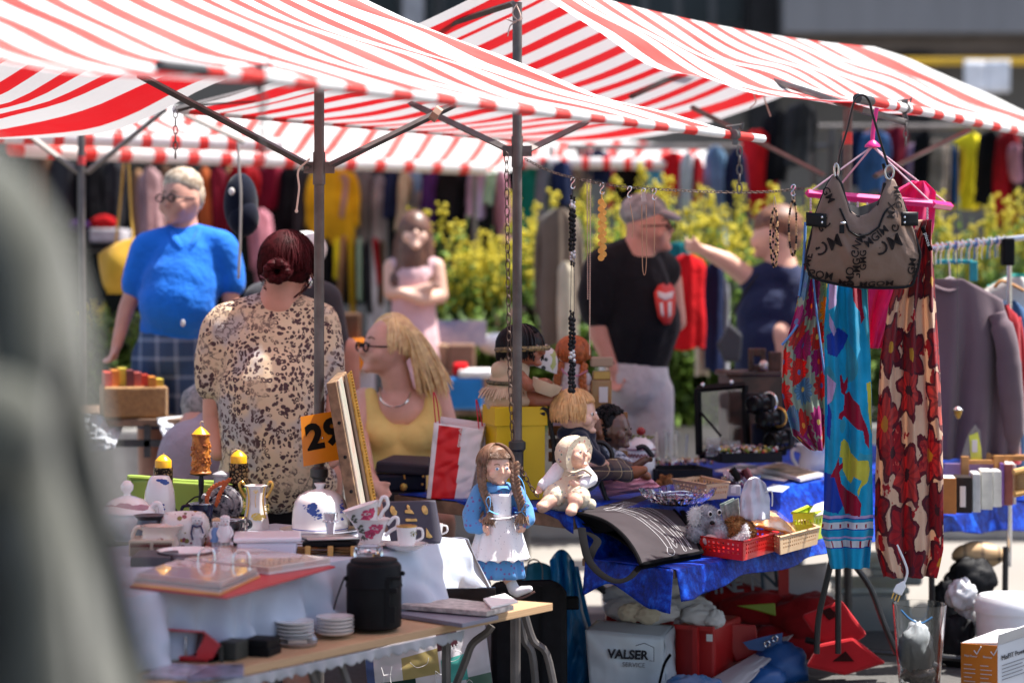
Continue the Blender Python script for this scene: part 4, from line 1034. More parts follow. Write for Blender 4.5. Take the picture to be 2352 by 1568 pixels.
# ---------------- the doll with braids
Y=6.9;s=Y/K;q=lambda x,y,d=0.0:P(x,y,Y+d)
t=thing('doll','standing doll with brown braids, blue sprigged dress and white lace apron','doll',P(1150,1372,Y))
hc=q(1142,1072);hr=(33*s,33*s,40*s);yaw=R(21)
pr=headprims(hc,hr,yaw,R(-4),.13)+[('k',[q(1140,1100),q(1142,1124)],[13*s,14*s]),('e',q(1143,1150),(34*s,22*s,34*s)),('k',[q(1106,1132),q(1084,1190,-.02),q(1112,1212,-.05)],[13*s,12*s,9*s]),('k',[q(1182,1132),q(1212,1180,.0),q(1206,1206,-.03)],[12*s,11*s,8*s]),('k',[q(1112,1290),q(1111,1330)],[19*s,15*s]),('k',[q(1156,1290),q(1164,1320),q(1174,1338)],[19*s,16*s,13*s])]
pr+=handprims(q(1108,1208,-.045),(q(1132,1232,-.06)-q(1108,1208,-.045)),Vector((.5,-.6,.5)),30*s,.3)
pr+=handprims(q(1207,1204,-.03),(q(1196,1226,-.045)-q(1207,1204,-.03)),Vector((-.6,-.6,.3)),28*s,.4)
blob('body',pr,DOLLSK,t,.0022,5)
face(t,hc,hr,yaw,EYEB,1.05,LIP,R(-4),M('doll_brow',(.20,.11,.06),.6))
CHEEK=M('doll_hair_brown',(.16,.085,.05),.42,0,.3,60,.3,300)
m=MB();m.ell(q(1138,1063,.007),(41*s,40*s,42*s),None,20)
m.v=[v for v in m.v];hb=q(1138,1063,.007)
fd=Vector((math.sin(yaw),-math.cos(yaw),0))
m.v=[tuple(Vector(v)-(fd*max(0,(Vector(v)-hb).dot(fd)-6*s)if(v[2]<hb.z+22*s)else Vector()))for v in m.v]
hair_cap(m,q(1138,1066,.006),(43*s,42*s,46*s),-math.pi/2+yaw,.80,1.5,420,2.0*s,5,.05)
rr=random.Random(8)
for i in range(90):
 a=-math.pi/2+yaw+rr.uniform(-.95,.95);pts=[]
 for j in range(7):
  th=.35+j*.115;aa=a+.09*math.sin(j*2.2+i)
  pts.append(hc+Vector((math.sin(th)*math.cos(aa)*37*s,math.sin(th)*math.sin(aa)*37*s,math.cos(th)*43*s))*1.05)
 m.tube(pts,1.5*s,4)
m.build('hair',CHEEK,t)
def braid(mb,pts,r):
 c=catm([q(*p)for p in pts],7)
 for i in range(0,len(c)-1):
  d=(c[i+1]-c[i]).normalized();x,y=ortho(d);sg=1 if i%2 else-1
  rot=Matrix.Rotation(R(30)*sg,3,'Y');k=r*(1-.3*i/len(c))
  mb.ell(c[i]+Vector((sg*k*.45,0,0)),(k*.75,k*.8,k*1.25),rot,8)
m=MB();braid(m,[(1108,1070,-.02),(1106,1096,-.035),(1110,1128,-.04),(1122,1160,-.045),(1126,1182,-.045)],9*s);m.build('braid',CHEEK,t)
m=MB();braid(m,[(1180,1066,-.012),(1182,1098,-.022),(1187,1130,-.03),(1197,1160,-.035),(1199,1176,-.035)],10*s);m.build('braid',CHEEK,t)
for x0,y0,dx in((1124,1180,-.2),(1199,1174,0)):
 m=MB()
 for i in range(60):
  e=q(x0+rr.uniform(-20,20)+dx*20,y0+rr.uniform(18,34),-.05+rr.uniform(-.012,.012));a=q(x0+rr.uniform(-5,5),y0,-.045);m.tube([a,(a+e)/2+Vector((rr.uniform(-.006,.006),0,0)),e],[1.8*s,1.9*s,.5*s],4)
 m.build('braid_tuft',M('doll_hair_tip',(.26,.16,.10),.5,0,.3,60),t)
RIB=cloth('doll_ribbon',(.10,.34,.66))
for pts in([(1124,1170,-.06),(1116,1150,-.062),(1124,1140,-.062),(1126,1160,-.062),(1120,1176,-.06)],[(1124,1172,-.06),(1136,1178,-.065),(1144,1180,-.06)],[(1198,1170,-.05),(1208,1150,-.05),(1202,1110,-.04),(1190,1092,-.035)],[(1198,1172,-.05),(1216,1160,-.05),(1206,1156,-.05),(1198,1174,-.05),(1182,1176,-.055)],[(1198,1174,-.05),(1210,1186,-.05),(1206,1172,-.05)]):
 m=MB();TB(m,pts,Y,3.2,6,0,.35);m.build('ribbon',RIB,t)
DRS=NT('sprigged_blue');co=DRS.coord();vo=DRS.n("TexVoronoi");vo.inputs['Scale'].default_value=62;DRS.l(co,vo.inputs['Vector'])
dm=DRS.math('LESS_THAN',DRS.math('ADD',vo.outputs['Distance'],DRS.math('MULTIPLY',DRS.noise(co,300),.2)),.36)
DRS.l(DRS.mix(dm,(.075,.26,.56),(.16,.09,.30)),DRS.b.inputs['Base Color']);DRS.b.inputs['Roughness'].default_value=.8;DRS.b.inputs['Sheen Weight'].default_value=.2
DRS.bump(DRS.noise(co,40,4),.5,.004);DRS=DRS.mat
blob('dress',[('e',q(1143,1150),(39*s,27*s,36*s)),('k',[q(1104,1130),q(1082,1180,-.02),q(1084,1206,-.035),q(1100,1212,-.045)],[22*s,21*s,19*s,15*s]),('k',[q(1184,1130),q(1208,1170),q(1214,1192,-.02),q(1207,1200,-.03)],[20*s,18*s,16*s,14*s]),('k',[q(1120,1118),q(1142,1122,-.012),q(1164,1118)],[13*s,12*s,12*s]),('k',[q(1143,1165),q(1143,1192)],[33*s,32*s])],DRS,t,.003,3)
def skirt(mb,cx,y0,y1,r0,r1,folds,amp,a0=0,a1=2*math.pi,sc=.8,scallop=0,Yc=Y):
 sk=Yc/K
 def f(u,v):
  a=a0+(a1-a0)*u;r=(r0+(r1-r0)*v**.8)+amp*v*math.sin(a*folds+math.sin(a*3));y=y0+(y1-y0)*v+(scallop*abs(math.sin(u*26))*(v>.99))
  return P(cx+0,y,Yc)+Vector((math.cos(a)*r*sk,math.sin(a)*r*sk*sc,0))
 mb.sheet(f,110,14)
m=MB();skirt(m,1146,1180,1326,34,58,11,4);m.build('skirt',DRS,t,solid=.001)
APR=NT('eyelet_apron');co=APR.coord();vo=APR.n("TexVoronoi");vo.inputs['Scale'].default_value=105;APR.l(co,vo.inputs['Vector'])
dm=APR.math('LESS_THAN',vo.outputs['Distance'],.14);APR.l(APR.mix(dm,(.80,.79,.82),(.28,.28,.36)),APR.b.inputs['Base Color']);APR.b.inputs['Roughness'].default_value=.8;APR.bump(APR.noise(co,60,3),.4,.003);APR=APR.mat
m=MB();skirt(m,1146,1184,1286,38,68,10,5,-math.pi*1.12,math.pi*.15,.85,-7)
m.sheet(lambda u,v:q(1122+52*u,1134+54*v,-.038-.012*math.sin(u*3.14)),12,8)
m.build('apron',APR,t,solid=.0012)
for pts in([(1116,1188,-.03),(1140,1191,-.062),(1170,1188,-.055),(1186,1182,-.02)],[(1124,1136,-.038),(1116,1124,-.02),(1112,1116,0)],[(1172,1136,-.035),(1178,1124,-.02),(1178,1116,0)]):m=MB();TB(m,pts,Y,5,6,0,.4);m.build('apron_band',APR,t)
m=MB();m.sheet(lambda u,v:q(1116+56*u,1116+(10+5*math.sin(u*6.3))*v,-.028-.016*math.sin(u*3.14)-.006*v),14,4);m.build('collar',M('doll_collar_blue',(.09,.29,.60),.7),t,solid=.0015)
WHB=M('white_doll_shoe',(.78,.76,.77),.35,0,.04)
m=MB();LP(m,1111,1368,Y,[(0,0),(17,0),(17,30),(15,34),(16,38),(14,40)],18);m.build('sock',WHB,t)
blob('shoe',[('k',[q(1172,1334,-.0),q(1180,1352,-.01),q(1188,1358,-.02),q(1216,1352,-.03)],[13*s,14*s,13*s,8*s])],WHB,t,.002,3)
blob('shoe',[('k',[q(1110,1356,-.0),q(1114,1362,-.03),q(1122,1362,-.045)],[14*s,12*s,9*s])],WHB,t,.002,3)
m=MB();TB(m,[(1180,1371,-.015),(1200,1372,-.03),(1228,1358,-.035)],Y,3,6);m.build('sole',M('brown_sole',(.12,.06,.05),.6),t)
# ---------------- picture frame and stall number
t=thing('framed_painting','old gilt picture frame seen edge-on, leaning against the nearest post','picture frame',P(825,1190,7.0))
a=[P(749,880,6.98),P(772,876,6.97),P(796,852,7.30)];b=[P(801,1192,6.86),P(829,1192,6.85),P(858,1180,7.2)]
FRW=M('old_frame_wood',(.20,.125,.07),.8,0,.4,30,.4,60)
m=MB();bk=[a[2]+(a[0]-a[1]),b[2]+(b[0]-b[1])];vs=[a[0],a[1],a[2],bk[0],b[0],b[1],b[2],bk[1]]
m.add(vs,[(0,4,5,1),(0,1,2,3),(2,6,7,3),(3,7,4,0),(4,7,6,5),(1,5,6,2)]);m.build('wood_back',FRW,t,False,bevel=.003)
def fstrip(k0,k1,lift,mat,name):
 mb=MB();e=(a[1]-a[0]).normalized()*lift
 mb.add([a[1]*(1-k0)+a[2]*k0+e,b[1]*(1-k0)+b[2]*k0+e,b[1]*(1-k1)+b[2]*k1+e,a[1]*(1-k1)+a[2]*k1+e],[(0,1,2,3)]);return mb.build(name,mat,t,False,solid=.004)
PIC=NT('faded_landscape');PIC.l(PIC.ramp(PIC.noise(PIC.coord(),14,5),[(.3,(.30,.33,.27)),(.5,(.40,.36,.30)),(.7,(.36,.24,.19))],'LINEAR'),PIC.b.inputs['Base Color']);PIC=PIC.mat
fstrip(.04,.42,.004,PIC,'painting');fstrip(.42,.60,.012,M('dark_gilt',(.10,.065,.05),.5,.4),'inner_moulding');fstrip(.6,.98,.018,M('antique_gold',(.46,.27,.06),.38,.8,.35,40),'gilt_moulding')
m=MB()
for i in range(46):
 k=i/45;c=(a[1]*.2+a[2]*.8)*(1-k)+(b[1]*.2+b[2]*.8)*k+(a[1]-a[0]).normalized()*.022;m.ell(c,.0045,None,6)
m.build('bead_border',M('antique_gold',(.46,.27,.06),.38,.8,.35,40),t)
m=MB()
for k in(.3,.55,.8):
 c=(a[0]*.4+a[1]*.6)*(1-k)+(b[0]*.4+b[1]*.6)*k;m.ell(c,(.006,.006,.006),None,8)
m.build('nail_hole',EYED,t)
t=thing('number_sign','orange square sign with the black number 29 on the nearest post','sign',P(733,1000,7.12))
c4=[P(697,1071,7.06),P(781,1055,7.10),P(775,942,7.12),P(690,957,7.08)]
ORS=M('orange_sign',(.80,.26,.003),.35,0,.03)
m=MB();m.add(c4+[p+Vector((0,.004,0))for p in c4],[(0,1,2,3),(7,6,5,4),(0,4,5,1),(1,5,6,2),(2,6,7,3),(3,7,4,0)]);m.build('plate',ORS,t,False)
cc=sum(c4,Vector())/4+Vector((0,-.004,0))
sx=(c4[1]-c4[0]);sy=Vector((0,0,1))
txt('number','2',.112,frame4(cc+sx.normalized()*-.018+Vector((0,0,.004)),sx,sy),M('sign_black',(.01,.008,.006),.5),t,.001,.0052)
txt('number','9',.112,frame4(cc+sx.normalized()*.042+Vector((0,0,.011)),sx,sy),M('sign_black',(.01,.008,.006),.5),t,.001,.0052)
m=MB();m.ell(cc+sx.normalized()*.008,(.0025,.003,.004),None,8);m.build('screw',CHROME,t)
# ---------------- jewellery case, paper bag, yellow box
Y=YB(1132);NVL=M('navy_leather',(.006,.008,.022),.35,0,.2,20,.1,200)
t=thing('jewellery_case','navy leather jewellery case with half open lid and gold pendant','case',P(920,1130,Y))
m=MB();pxbox(m,858,1088,980,1131,Y,.15,0,R(8));m.build('case_body',NVL,t,False,bevel=.012)
m=MB();x0=P(860,1082,Y-.01);lw=.178
m.add([P(861,1086,Y),P(987,1094,Y-.02),P(987,1068,Y-.02),P(862,1058,Y),P(872,1086-18,Y+.15),P(992,1060,Y+.15),P(990,1046,Y+.15),P(905,1043,Y+.15)],[(0,1,2,3),(3,2,6,7),(1,5,6,2),(0,3,7,4),(4,7,6,5),(0,4,5,1)]);m.build('lid',M('navy_lid',(.03,.028,.04),.45,0,.15,20,.1,200),t,False,bevel=.01)
m=MB();TB(m,[(928,1090),(930,1100)],Y-.012,2,5);LP(m,927,1118,Y-.012,[(0,-9),(6,-7),(9,0),(6,7),(0,9)],14,0,None,1,.35);m.build('pendant',GOLD,t)
m=MB();m.ell(P(972,1094,Y-.02),.005,n=8);m.ell(P(970,1112,Y-.01),.005,n=8);m.build('stud',GOLD,t)
Y=YB(1146)
t=thing('paper_bag','white paper carrier bag with a broad red band and red cords','bag',P(1040,1146,Y))
def pbag(u,v):
 tl,tr,br,bl=P(997,970,Y),P(1112,986,Y-.02),P(1078,1146,Y-.03),P(980,1145,Y)
 p=(tl*(1-u)+tr*u)*(1-v)+(bl*(1-u)+br*u)*v
 return p+Vector((0,-.006*noise.noise(Vector((u*5,v*6,4)))-.010*abs(noise.noise(Vector((u*3+v*4,v*5,9)))),0))
PBW=M('white_kraft',(.76,.74,.77),.45,0,.04);PBR=M('red_print',(.66,.006,.014),.4,0,.06)
m=MB();m.sheet(pbag,40,40,0,lambda u,v:1 if .09+.02*v<u<.56+.1*v and v>.015 else 0);m.build('front_panel',[PBW,PBR],t,solid=.001)
m=MB();tl,bl=P(997,970,Y),P(980,1145,Y);tr,br=P(1112,986,Y-.02),P(1078,1146,Y-.03);dp=Vector((.02,.11,.0))
m.sheet(lambda u,v:(tl*(1-v)+bl*v)+dp*u+Vector((.014*math.sin(u*3.14)*(1-v),0,.014*u*(1-v))),8,8);m.sheet(lambda u,v:(tr*(1-v)+br*v)+dp*u+Vector((-.01*math.sin(u*3.14),0,.014*u*(1-v))),8,8);m.sheet(lambda u,v:(tl*(1-u)+tr*u)*(1-v)+(bl*(1-u)+br*u)*v+dp+Vector((0,0,.014*(1-v))),12,8);m.build('side_panel',PBW,t,solid=.001)
CORD=M('red_cord',(.60,.02,.06),.6)
m=MB();TB(m,[(1001,972),(997,930),(996,900),(1004,925),(1010,975)],Y+.005,1.6,6);m.build('cord_handle',CORD,t);m=MB();TB(m,[(1100,985,.03),(1095,935,.05),(1094,918,.06),(1101,940,.08),(1108,978,.09)],Y,1.6,6);m.build('cord_handle',CORD,t)
e0=pbag(.55,.12);txt('lettering','manor.ch',.017,frame4(pbag(.545,.155)+Vector((0,-.006,0)),pbag(.55,.05)-pbag(.553,.3),Vector((-1,0,0))),M('white_print',(.72,.72,.72),.5),t,.0006,.0003)
Y=YB(1150)-.02;YBX=M('yellow_card',(.74,.50,.003),.5,0,.05)
t=thing('yellow_box','tall bright yellow cardboard box with a fitted lid','box',P(1195,1148,Y))
m=MB();pxbox(m,1139,975,1254,1148,Y,.17,0,R(14));m.build('box_body',YBX,t,False,bevel=.002)
m=MB();pxbox(m,1135,934,1260,978,Y-.006,.185,0,R(14));m.build('lid',YBX,t,False,bevel=.002)
# ---------------- the four dolls on the blue table and two behind
def twoeyes():pass
Y=YB(1150)+.06;s=Y/K;q=lambda x,y,d=0.0:P(x,y,Y+d)
HIDE=cloth('cream_hide',(.58,.45,.31),bump=.3,bs=30);TERRA=M('terracotta_vinyl',(.34,.12,.065),.4,0,.08)
t=thing('doll','black haired doll in a cream fringed dress sitting on the yellow box','doll',q(1180,932))
hc=q(1200,798);pr=headprims(hc,(46*s,44*s,44*s),R(75))+[('k',[q(1195,838),q(1180,880),q(1172,905)],[20*s,34*s,40*s]),('k',[q(1192,862,-.06),q(1214,885,-.09),q(1252,878,-.10)],[15*s,14*s,11*s]),('k',[q(1190,912,-.03),q(1230,916,-.05),q(1272,918,-.05)],[20*s,19*s,15*s]),('e',q(1282,905,-.05),(12*s,12*s,18*s))]
pr+=handprims(q(1250,878,-.10),Vector((1,-.1,-.1)),Vector((0,-.4,1)),26*s,.5);blob('body',pr,TERRA,t,.003,4)
face(t,hc,(46*s,44*s,44*s),R(75),EYED,1,LIP)
m=MB();m.ell(q(1196,790,.01),(52*s,50*s,42*s),None,18);hair_cap(m,q(1196,795,.005),(54*s,52*s,48*s),R(-15),.6,2.15,340,3.0*s,12,.03,.8);m.build('hair',M('black_hair',(.008,.007,.009),.35,0,.3,60,.3,250),t)
m=MB();m.tube([hc+Vector((math.cos(a_)*59*s,math.sin(a_)*57*s,-.004+.004*math.sin(a_+2)))for a_ in[k*.2618 for k in range(24)]],6.5*s,6,0,1.0,closed=True);m.build('headband',noisecol('braid_band',(.02,.02,.012),(.30,.22,.09),110,.3,.6),t)
blob('dress',[('k',[q(1180,842),q(1168,880),q(1166,915)],[38*s,46*s,54*s]),('e',q(1150,850,-.03),(24*s,24*s,22*s)),('e',q(1186,918,-.03),(44*s,40*s,20*s))],HIDE,t,.005,3)
m=MB()
for i in range(46):
 an=math.pi*.75+i/45*math.pi*1.1;a=q(1168,888)+Vector((math.cos(an)*50*s,math.sin(an)*46*s,0));e=a+Vector((math.cos(an)*20*s,math.sin(an)*16*s,-rr.uniform(12,30)*s));m.tube([a,(a+e)/2+Vector((0,0,.004)),e],[3*s,3*s,1.5*s],4,0,.35)
m.build('fringe',HIDE,t)
m=MB();m.tube([q(1170,876)+Vector((math.cos(k*.2618)*49*s,math.sin(k*.2618)*47*s,.004*math.sin(k*.26)))for k in range(24)],5.5*s,6,closed=True);m.build('belt',noisecol('braid_band2',(.012,.02,.012),(.14,.12,.06),110,.3,.6),t)
m=MB();LP(m,1248,905,Y-.1,[(20,0),(32,12),(36,30),(33,30),(28,12),(0,4)],20,0,Matrix.Rotation(R(20),3,'Y'));m.build('drum',HIDE,t)
m=MB();Y2=Y+.22;LP(m,1240,832,Y2,[(46,-10),(44,0),(36,22),(22,38),(0,44)],26,0,Matrix.Rotation(R(22),3,'Y'))
HATM=NT('painted_hat');vo=HATM.n("TexVoronoi");vo.inputs['Scale'].default_value=26;HATM.l(HATM.coord(),vo.inputs['Vector']);HATM.l(HATM.ramp(vo.outputs['Distance'],[(0,(.02,.02,.02)),(.22,(.58,.55,.52)),(.7,(.34,.36,.10))]),HATM.b.inputs['Base Color']);HATM=HATM.mat
single('printed_hat',m,HATM,'white printed cap with black and olive motifs beside the black haired doll','hat',auto=60)
Y=YB(1150)+.42;s=Y/K;q=lambda x,y,d=0.0:P(x,y,Y+d)
t=thing('doll','red haired doll with braids and pale printed dress, seen from behind','doll',q(1310,960))
GING=M('ginger_hair',(.40,.10,.02),.38,0,.35,60,.3,250);PALED=noisecol('pale_print',(.55,.42,.42),(.66,.62,.62),34,.2,.8)
hc=q(1316,812);blob('body',headprims(hc,(30*s,30*s,32*s),R(160))+[('k',[q(1314,840),q(1312,900),q(1310,950)],[18*s,30*s,40*s]),('k',[q(1292,862),q(1284,890),q(1290,915)],[13*s,11*s,9*s]),('k',[q(1336,862),q(1348,890),q(1340,915)],[13*s,11*s,9*s])],DOLLSK,t,.003,4)
m=MB();m.ell(q(1316,808),(37*s,36*s,36*s),None,16);hair_cap(m,q(1316,810),(38*s,37*s,37*s),R(70),.6,1.9,240,2.6*s,4,.03);m.build('hair',GING,t)
for pts in([(1290,838,-.03),(1282,860,-.04),(1280,880,-.04)],[(1342,838,-.03),(1338,870,-.05),(1342,900,-.05)]):
 m=MB();c=catm([q(*p)for p in pts],6)
 for i,p in enumerate(c):m.ell(p+Vector((.004 if i%2 else-.004,0,0)),(7*s,7*s,9*s),None,8)
 m.build('braid',GING,t)
blob('dress',[('k',[q(1312,848),q(1310,890),q(1308,950)],[30*s,36*s,48*s]),('e',q(1286,872),(16*s,16*s,20*s)),('e',q(1344,872),(16*s,16*s,20*s))],PALED,t,.004,3)
m=MB();TB(m,[(1290,846,-.06),(1300,858,-.07),(1326,862,-.07),(1350,850,-.06)],Y,3.5,6,0,.4);m.build('ribbon',cloth('pink_ribbon',(.42,.16,.22)),t)
Y=YB(1150)+.40
t=thing('perfume_bottle','oversized square perfume bottle with amber liquid beside the red haired doll','bottle',P(1380,945,Y))
m=MB();pxbox(m,1357,872,1405,945,Y,.06);m.build('glass_body',M('amber_glass',(.60,.36,.15),.08,0,.05,glass=.55),t,False,bevel=.006)
m=MB();pxbox(m,1362,852,1402,872,Y+.005,.05);m.build('neck',M('gold_collar',(.50,.32,.10),.3,.6),t,False,bevel=.004)
m=MB();pxbox(m,1357,820,1408,842,Y,.06);m.build('stopper',M('tan_stopper',(.42,.30,.20),.3,0,.08),t,False,bevel=.004);m=MB();pxbox(m,1366,842,1398,853,Y+.008,.04);m.build('stopper_neck',GLASS,t,False)
m=MB();pxbox(m,1376,888,1396,924,Y-.002,.002);m.build('label',PAPER,t,False)
Y=YB(1150)+.02;s=Y/K
IR=M('cast_iron',(.022,.020,.021),.5,.4,.25,30,.3,80)
t=thing('toy_bench','small black cast iron bench with scrolled arms and wooden slats','bench',P(1320,1150,Y))
for pts in([(1252,950),(1240,948),(1242,938),(1254,940),(1262,956),(1266,985),(1272,1020),(1274,1070)],[(1300,1015),(1294,1005),(1282,1012),(1286,1032),(1296,1045),(1276,1060)],[(1330,1046),(1350,1020),(1385,1016),(1405,1040),(1398,1072),(1366,1080),(1352,1066),(1360,1050),(1374,1052),(1374,1064)],[(1270,1068),(1330,1088),(1380,1080),(1412,1076),(1424,1088),(1412,1098),(1400,1092)],[(1376,1090),(1384,1120),(1396,1150),(1420,1172)],[(1274,1070),(1268,1120),(1262,1150)]):
 m=MB();TB(m,pts,Y-.02,7,8,0,.8,6);m.build('iron_side',IR,t)
for pts in([(1462,1030),(1480,1026),(1500,1050)],[(1480,1080),(1494,1120),(1508,1150)]):
 m=MB();TB(m,pts,Y+.2,6,8);m.build('iron_side',IR,t)
SLAT=M('orange_brown_slat',(.28,.115,.03),.5,0,.4,25)
for k in range(4):
 m=MB();y=962+k*30;m.box((P(1286,y,Y).x+.1,Y+.09,P(1286,y,Y).z),(.28,.012,.034),R(10));m.build('back_slat',SLAT,t,False,bevel=.003)
for k in range(3):
 m=MB();m.box((P(1340,0,Y).x+.03,Y-.0+k*.04,P(0,1088,Y).z),(.24,.03,.012),R(10));m.build('seat_slat',SLAT,t,False,bevel=.003)
Y=YB(1150)+.0;q=lambda x,y,d=0.0:P(x,y,Y+d)
t=thing('doll','short blond haired doll in a dark navy coat sitting on the bench','doll',q(1340,1090))
hc=q(1325,950);hr=(42*s,44*s,46*s);yw=R(72)
blob('body',headprims(hc,hr,yw,0,.12)+[('k',[q(1318,985),q(1320,1010)],[17*s,20*s]),('k',[q(1345,1060,-.06),q(1385,1062,-.07)],[11*s,10*s])]+handprims(q(1382,1062,-.07),Vector((1,-.2,-.1)),Vector((0,-.6,1)),24*s,.5),DOLLSK,t,.003,5)
face(t,hc,hr,yw,EYED,1,LIP)
HBL=M('doll_hair_blond',(.62,.36,.15),.38,0,.25,50,.3,260)
m=MB();m.ell(q(1316,938,.005),(48*s,46*s,42*s),None,18);hair_cap(m,q(1318,945,.0),(52*s,50*s,50*s),-math.pi/2+yw,.75,1.95,420,2.6*s,7,.05,1.08);m.build('hair',HBL,t)
VNV=cloth('navy_velvet',(.006,.010,.030),sheen=.4)
blob('coat',[('k',[q(1322,1000),q(1336,1040),q(1340,1085)],[34*s,44*s,46*s]),('k',[q(1330,1010,-.05),q(1352,1040,-.07),q(1378,1056,-.075)],[24*s,19*s,14*s]),('k',[q(1340,1006,.05),q(1372,1040,.06),q(1392,1060,.05)],[22*s,18*s,14*s]),('k',[q(1296,996),q(1330,994,-.03),q(1352,1000)],[18*s,20*s,18*s])],VNV,t,.004,3)
PLAID=NT('dark_plaid');x3=PLAID.xyz(PLAID.coord());
g1=PLAID.math('LESS_THAN',PLAID.math('FRACT',PLAID.math('MULTIPLY',PLAID.math('ADD',x3[0],x3[1]),24.0)),.3);g2=PLAID.math('LESS_THAN',PLAID.math('FRACT',PLAID.math('MULTIPLY',x3[2],26.0)),.3)
g3=PLAID.math('LESS_THAN',PLAID.math('FRACT',PLAID.math('MULTIPLY',PLAID.math('ADD',x3[0],x3[1]),24.0)),.06);g4=PLAID.math('LESS_THAN',PLAID.math('FRACT',PLAID.math('MULTIPLY',x3[2],26.0)),.06)
c=PLAID.mix(PLAID.math('MULTIPLY',PLAID.math('ADD',g1,g2),.5),(.085,.06,.055),(.018,.02,.04));c=PLAID.mix(PLAID.math('MAXIMUM',g3,g4),c,(.36,.28,.16));PLAID.l(c,PLAID.b.inputs['Base Color']);PLAID.b.inputs['Roughness'].default_value=.85;PLAID=PLAID.mat
blob('trousers',[('k',[q(1372,1082,-.04),q(1410,1076,-.06),q(1440,1088,-.06)],[24*s,24*s,20*s]),('k',[q(1372,1082,.03),q(1420,1070,.04),q(1452,1082,.03)],[22*s,20*s,18*s])],PLAID,t,.004,3)
blob('boot',[('k',[q(1446,1086,-.05),q(1462,1084,-.06),q(1480,1078,-.07)],[16*s,15*s,9*s])],M('brown_shoe',(.22,.075,.03),.4),t,.003,3)
blob('boot',[('k',[q(1456,1082,.02),q(1472,1084,.01),q(1488,1094,.0)],[14*s,14*s,9*s])],M('brown_shoe',(.22,.075,.03),.4),t,.003,3)
Y=YB(1150)+.12;q=lambda x,y,d=0.0:P(x,y,Y+d);s=Y/K
t=thing('doll','dark skinned doll with short black curls and a pink skirt','doll',q(1430,1130))
hc=q(1410,985);hr=(36*s,38*s,44*s);yw=R(62)
blob('body',headprims(hc,hr,yw,0,.15)+[('k',[q(1404,1020),q(1404,1040)],[16*s,20*s]),('e',q(1405,1070),(36*s,30*s,36*s)),('k',[q(1420,1055,-.06),q(1455,1075,-.09),q(1480,1056,-.1)],[13*s,11*s,9*s])]+handprims(q(1476,1058,-.1),Vector((1,-.1,.25)),Vector((0,-.5,1)),26*s,.2),DOLLDK,t,.003,5)
face(t,hc,hr,yw,EYED,.9,M('dark_lips',(.20,.05,.05),.4),0,None,False)
m=MB();rr=random.Random(31);bl=M('black_curls',(.007,.006,.007),.5,0,.3,60)
for i in range(560):
 v=Vector((rr.gauss(0,1),rr.gauss(0,1),rr.gauss(.35,1))).normalized();fdv=Vector((math.sin(yw),-math.cos(yw),0))
 if v.dot(fdv)>.42 and v.z<.62:continue
 if v.z<-.75:continue
 m.ell(q(1398,976,.005)+Vector((v.x*43*s,v.y*42*s,v.z*46*s)),rr.uniform(3,5)*s,None,6)
m.ell(q(1396,974,.008),(42*s,40*s,44*s),None,14)
m.build('hair',bl,t)
blob('blouse',[('k',[q(1390,1046),q(1408,1070)],[32*s,36*s]),('k',[q(1420,1052,-.05),q(1448,1074,-.08)],[18*s,15*s])],noisecol('white_navy_print',(.04,.05,.09),(.50,.52,.58),60,.2,.8),t,.004,3)
m=MB();noisesheet(m,(q(1365,1088,-.02),q(1478,1084,-.12),q(1520,1120,-.1),q(1385,1142,-.05)),40,20,.02,4,6,None,.05);m.build('skirt',cloth('pink_satin',(.88,.36,.44),rough=.5),t,solid=.003)
t=thing('doll','bald brown baby doll peeping out between two larger dolls','doll',q(1375,1060))
hc=q(1366,985,-.03);blob('body',headprims(hc,(24*s,26*s,34*s),R(65))+[('k',[q(1362,1010,-.03),q(1366,1060,-.03)],[14*s,26*s])],M('brown_vinyl',(.22,.085,.045),.4,0,.06),t,.003,4)
face(t,hc,(24*s,26*s,34*s),R(65),EYED,.9,LIP,0,None,False)
Y=YB(1172);s=Y/K;q=lambda x,y,d=0.0:P(x,y,Y+d)
t=thing('doll','sitting baby doll in a cream flowered bonnet and romper with bare feet','doll',q(1295,1165))
FLRM=NT('tiny_flowers');co=FLRM.coord();vo=FLRM.n("TexVoronoi");vo.inputs['Scale'].default_value=64;FLRM.l(co,vo.inputs['Vector'])
FLRM.l(FLRM.mix(FLRM.math('LESS_THAN',FLRM.math('ADD',vo.outputs['Distance'],FLRM.math('MULTIPLY',FLRM.noise(co,200),.3)),.42),(.70,.61,.46),FLRM.ramp(FLRM.xyz(vo.outputs['Color'])[0],[(0,(.55,.22,.18)),(.3,(.16,.28,.22)),(.6,(.66,.52,.38)),(.8,(.26,.28,.34))])),FLRM.b.inputs['Base Color']);FLRM.b.inputs['Roughness'].default_value=.85;FLRM.bump(FLRM.noise(co,35,4),.7,.006);FLRM=FLRM.mat
hc=q(1318,1042,-.03);hr=(32*s,33*s,36*s);yw=R(48)
pr=headprims(hc,hr,yw,R(12),.13)+[('k',[q(1308,1068),q(1306,1100)],[14*s,30*s]),('k',[q(1280,1078,-.02),q(1252,1110,-.05),q(1240,1122,-.06)],[13*s,11*s,9*s]),('k',[q(1338,1082,-.02),q(1352,1106,-.06),q(1322,1112,-.09)],[13*s,11*s,9*s]),('k',[q(1282,1130,-.04),q(1266,1148,-.10),q(1246,1164,-.13)],[20*s,17*s,14*s]),('k',[q(1320,1128,-.05),q(1322,1150,-.12),q(1318,1162,-.13),q(1312,1172,-.15)],[20*s,18*s,13*s,12*s])]
pr+=handprims(q(1243,1120,-.06),Vector((-.5,-.2,-.7)),Vector((.6,-.5,-.2)),24*s,.5)+handprims(q(1326,1112,-.09),Vector((-1,-.2,.1)),Vector((0,-.5,.8)),24*s,.4)
pr+=[('e',q(1244,1162,-.14),(13*s,15*s,11*s)),('e',q(1312,1174,-.16),(14*s,16*s,11*s))]
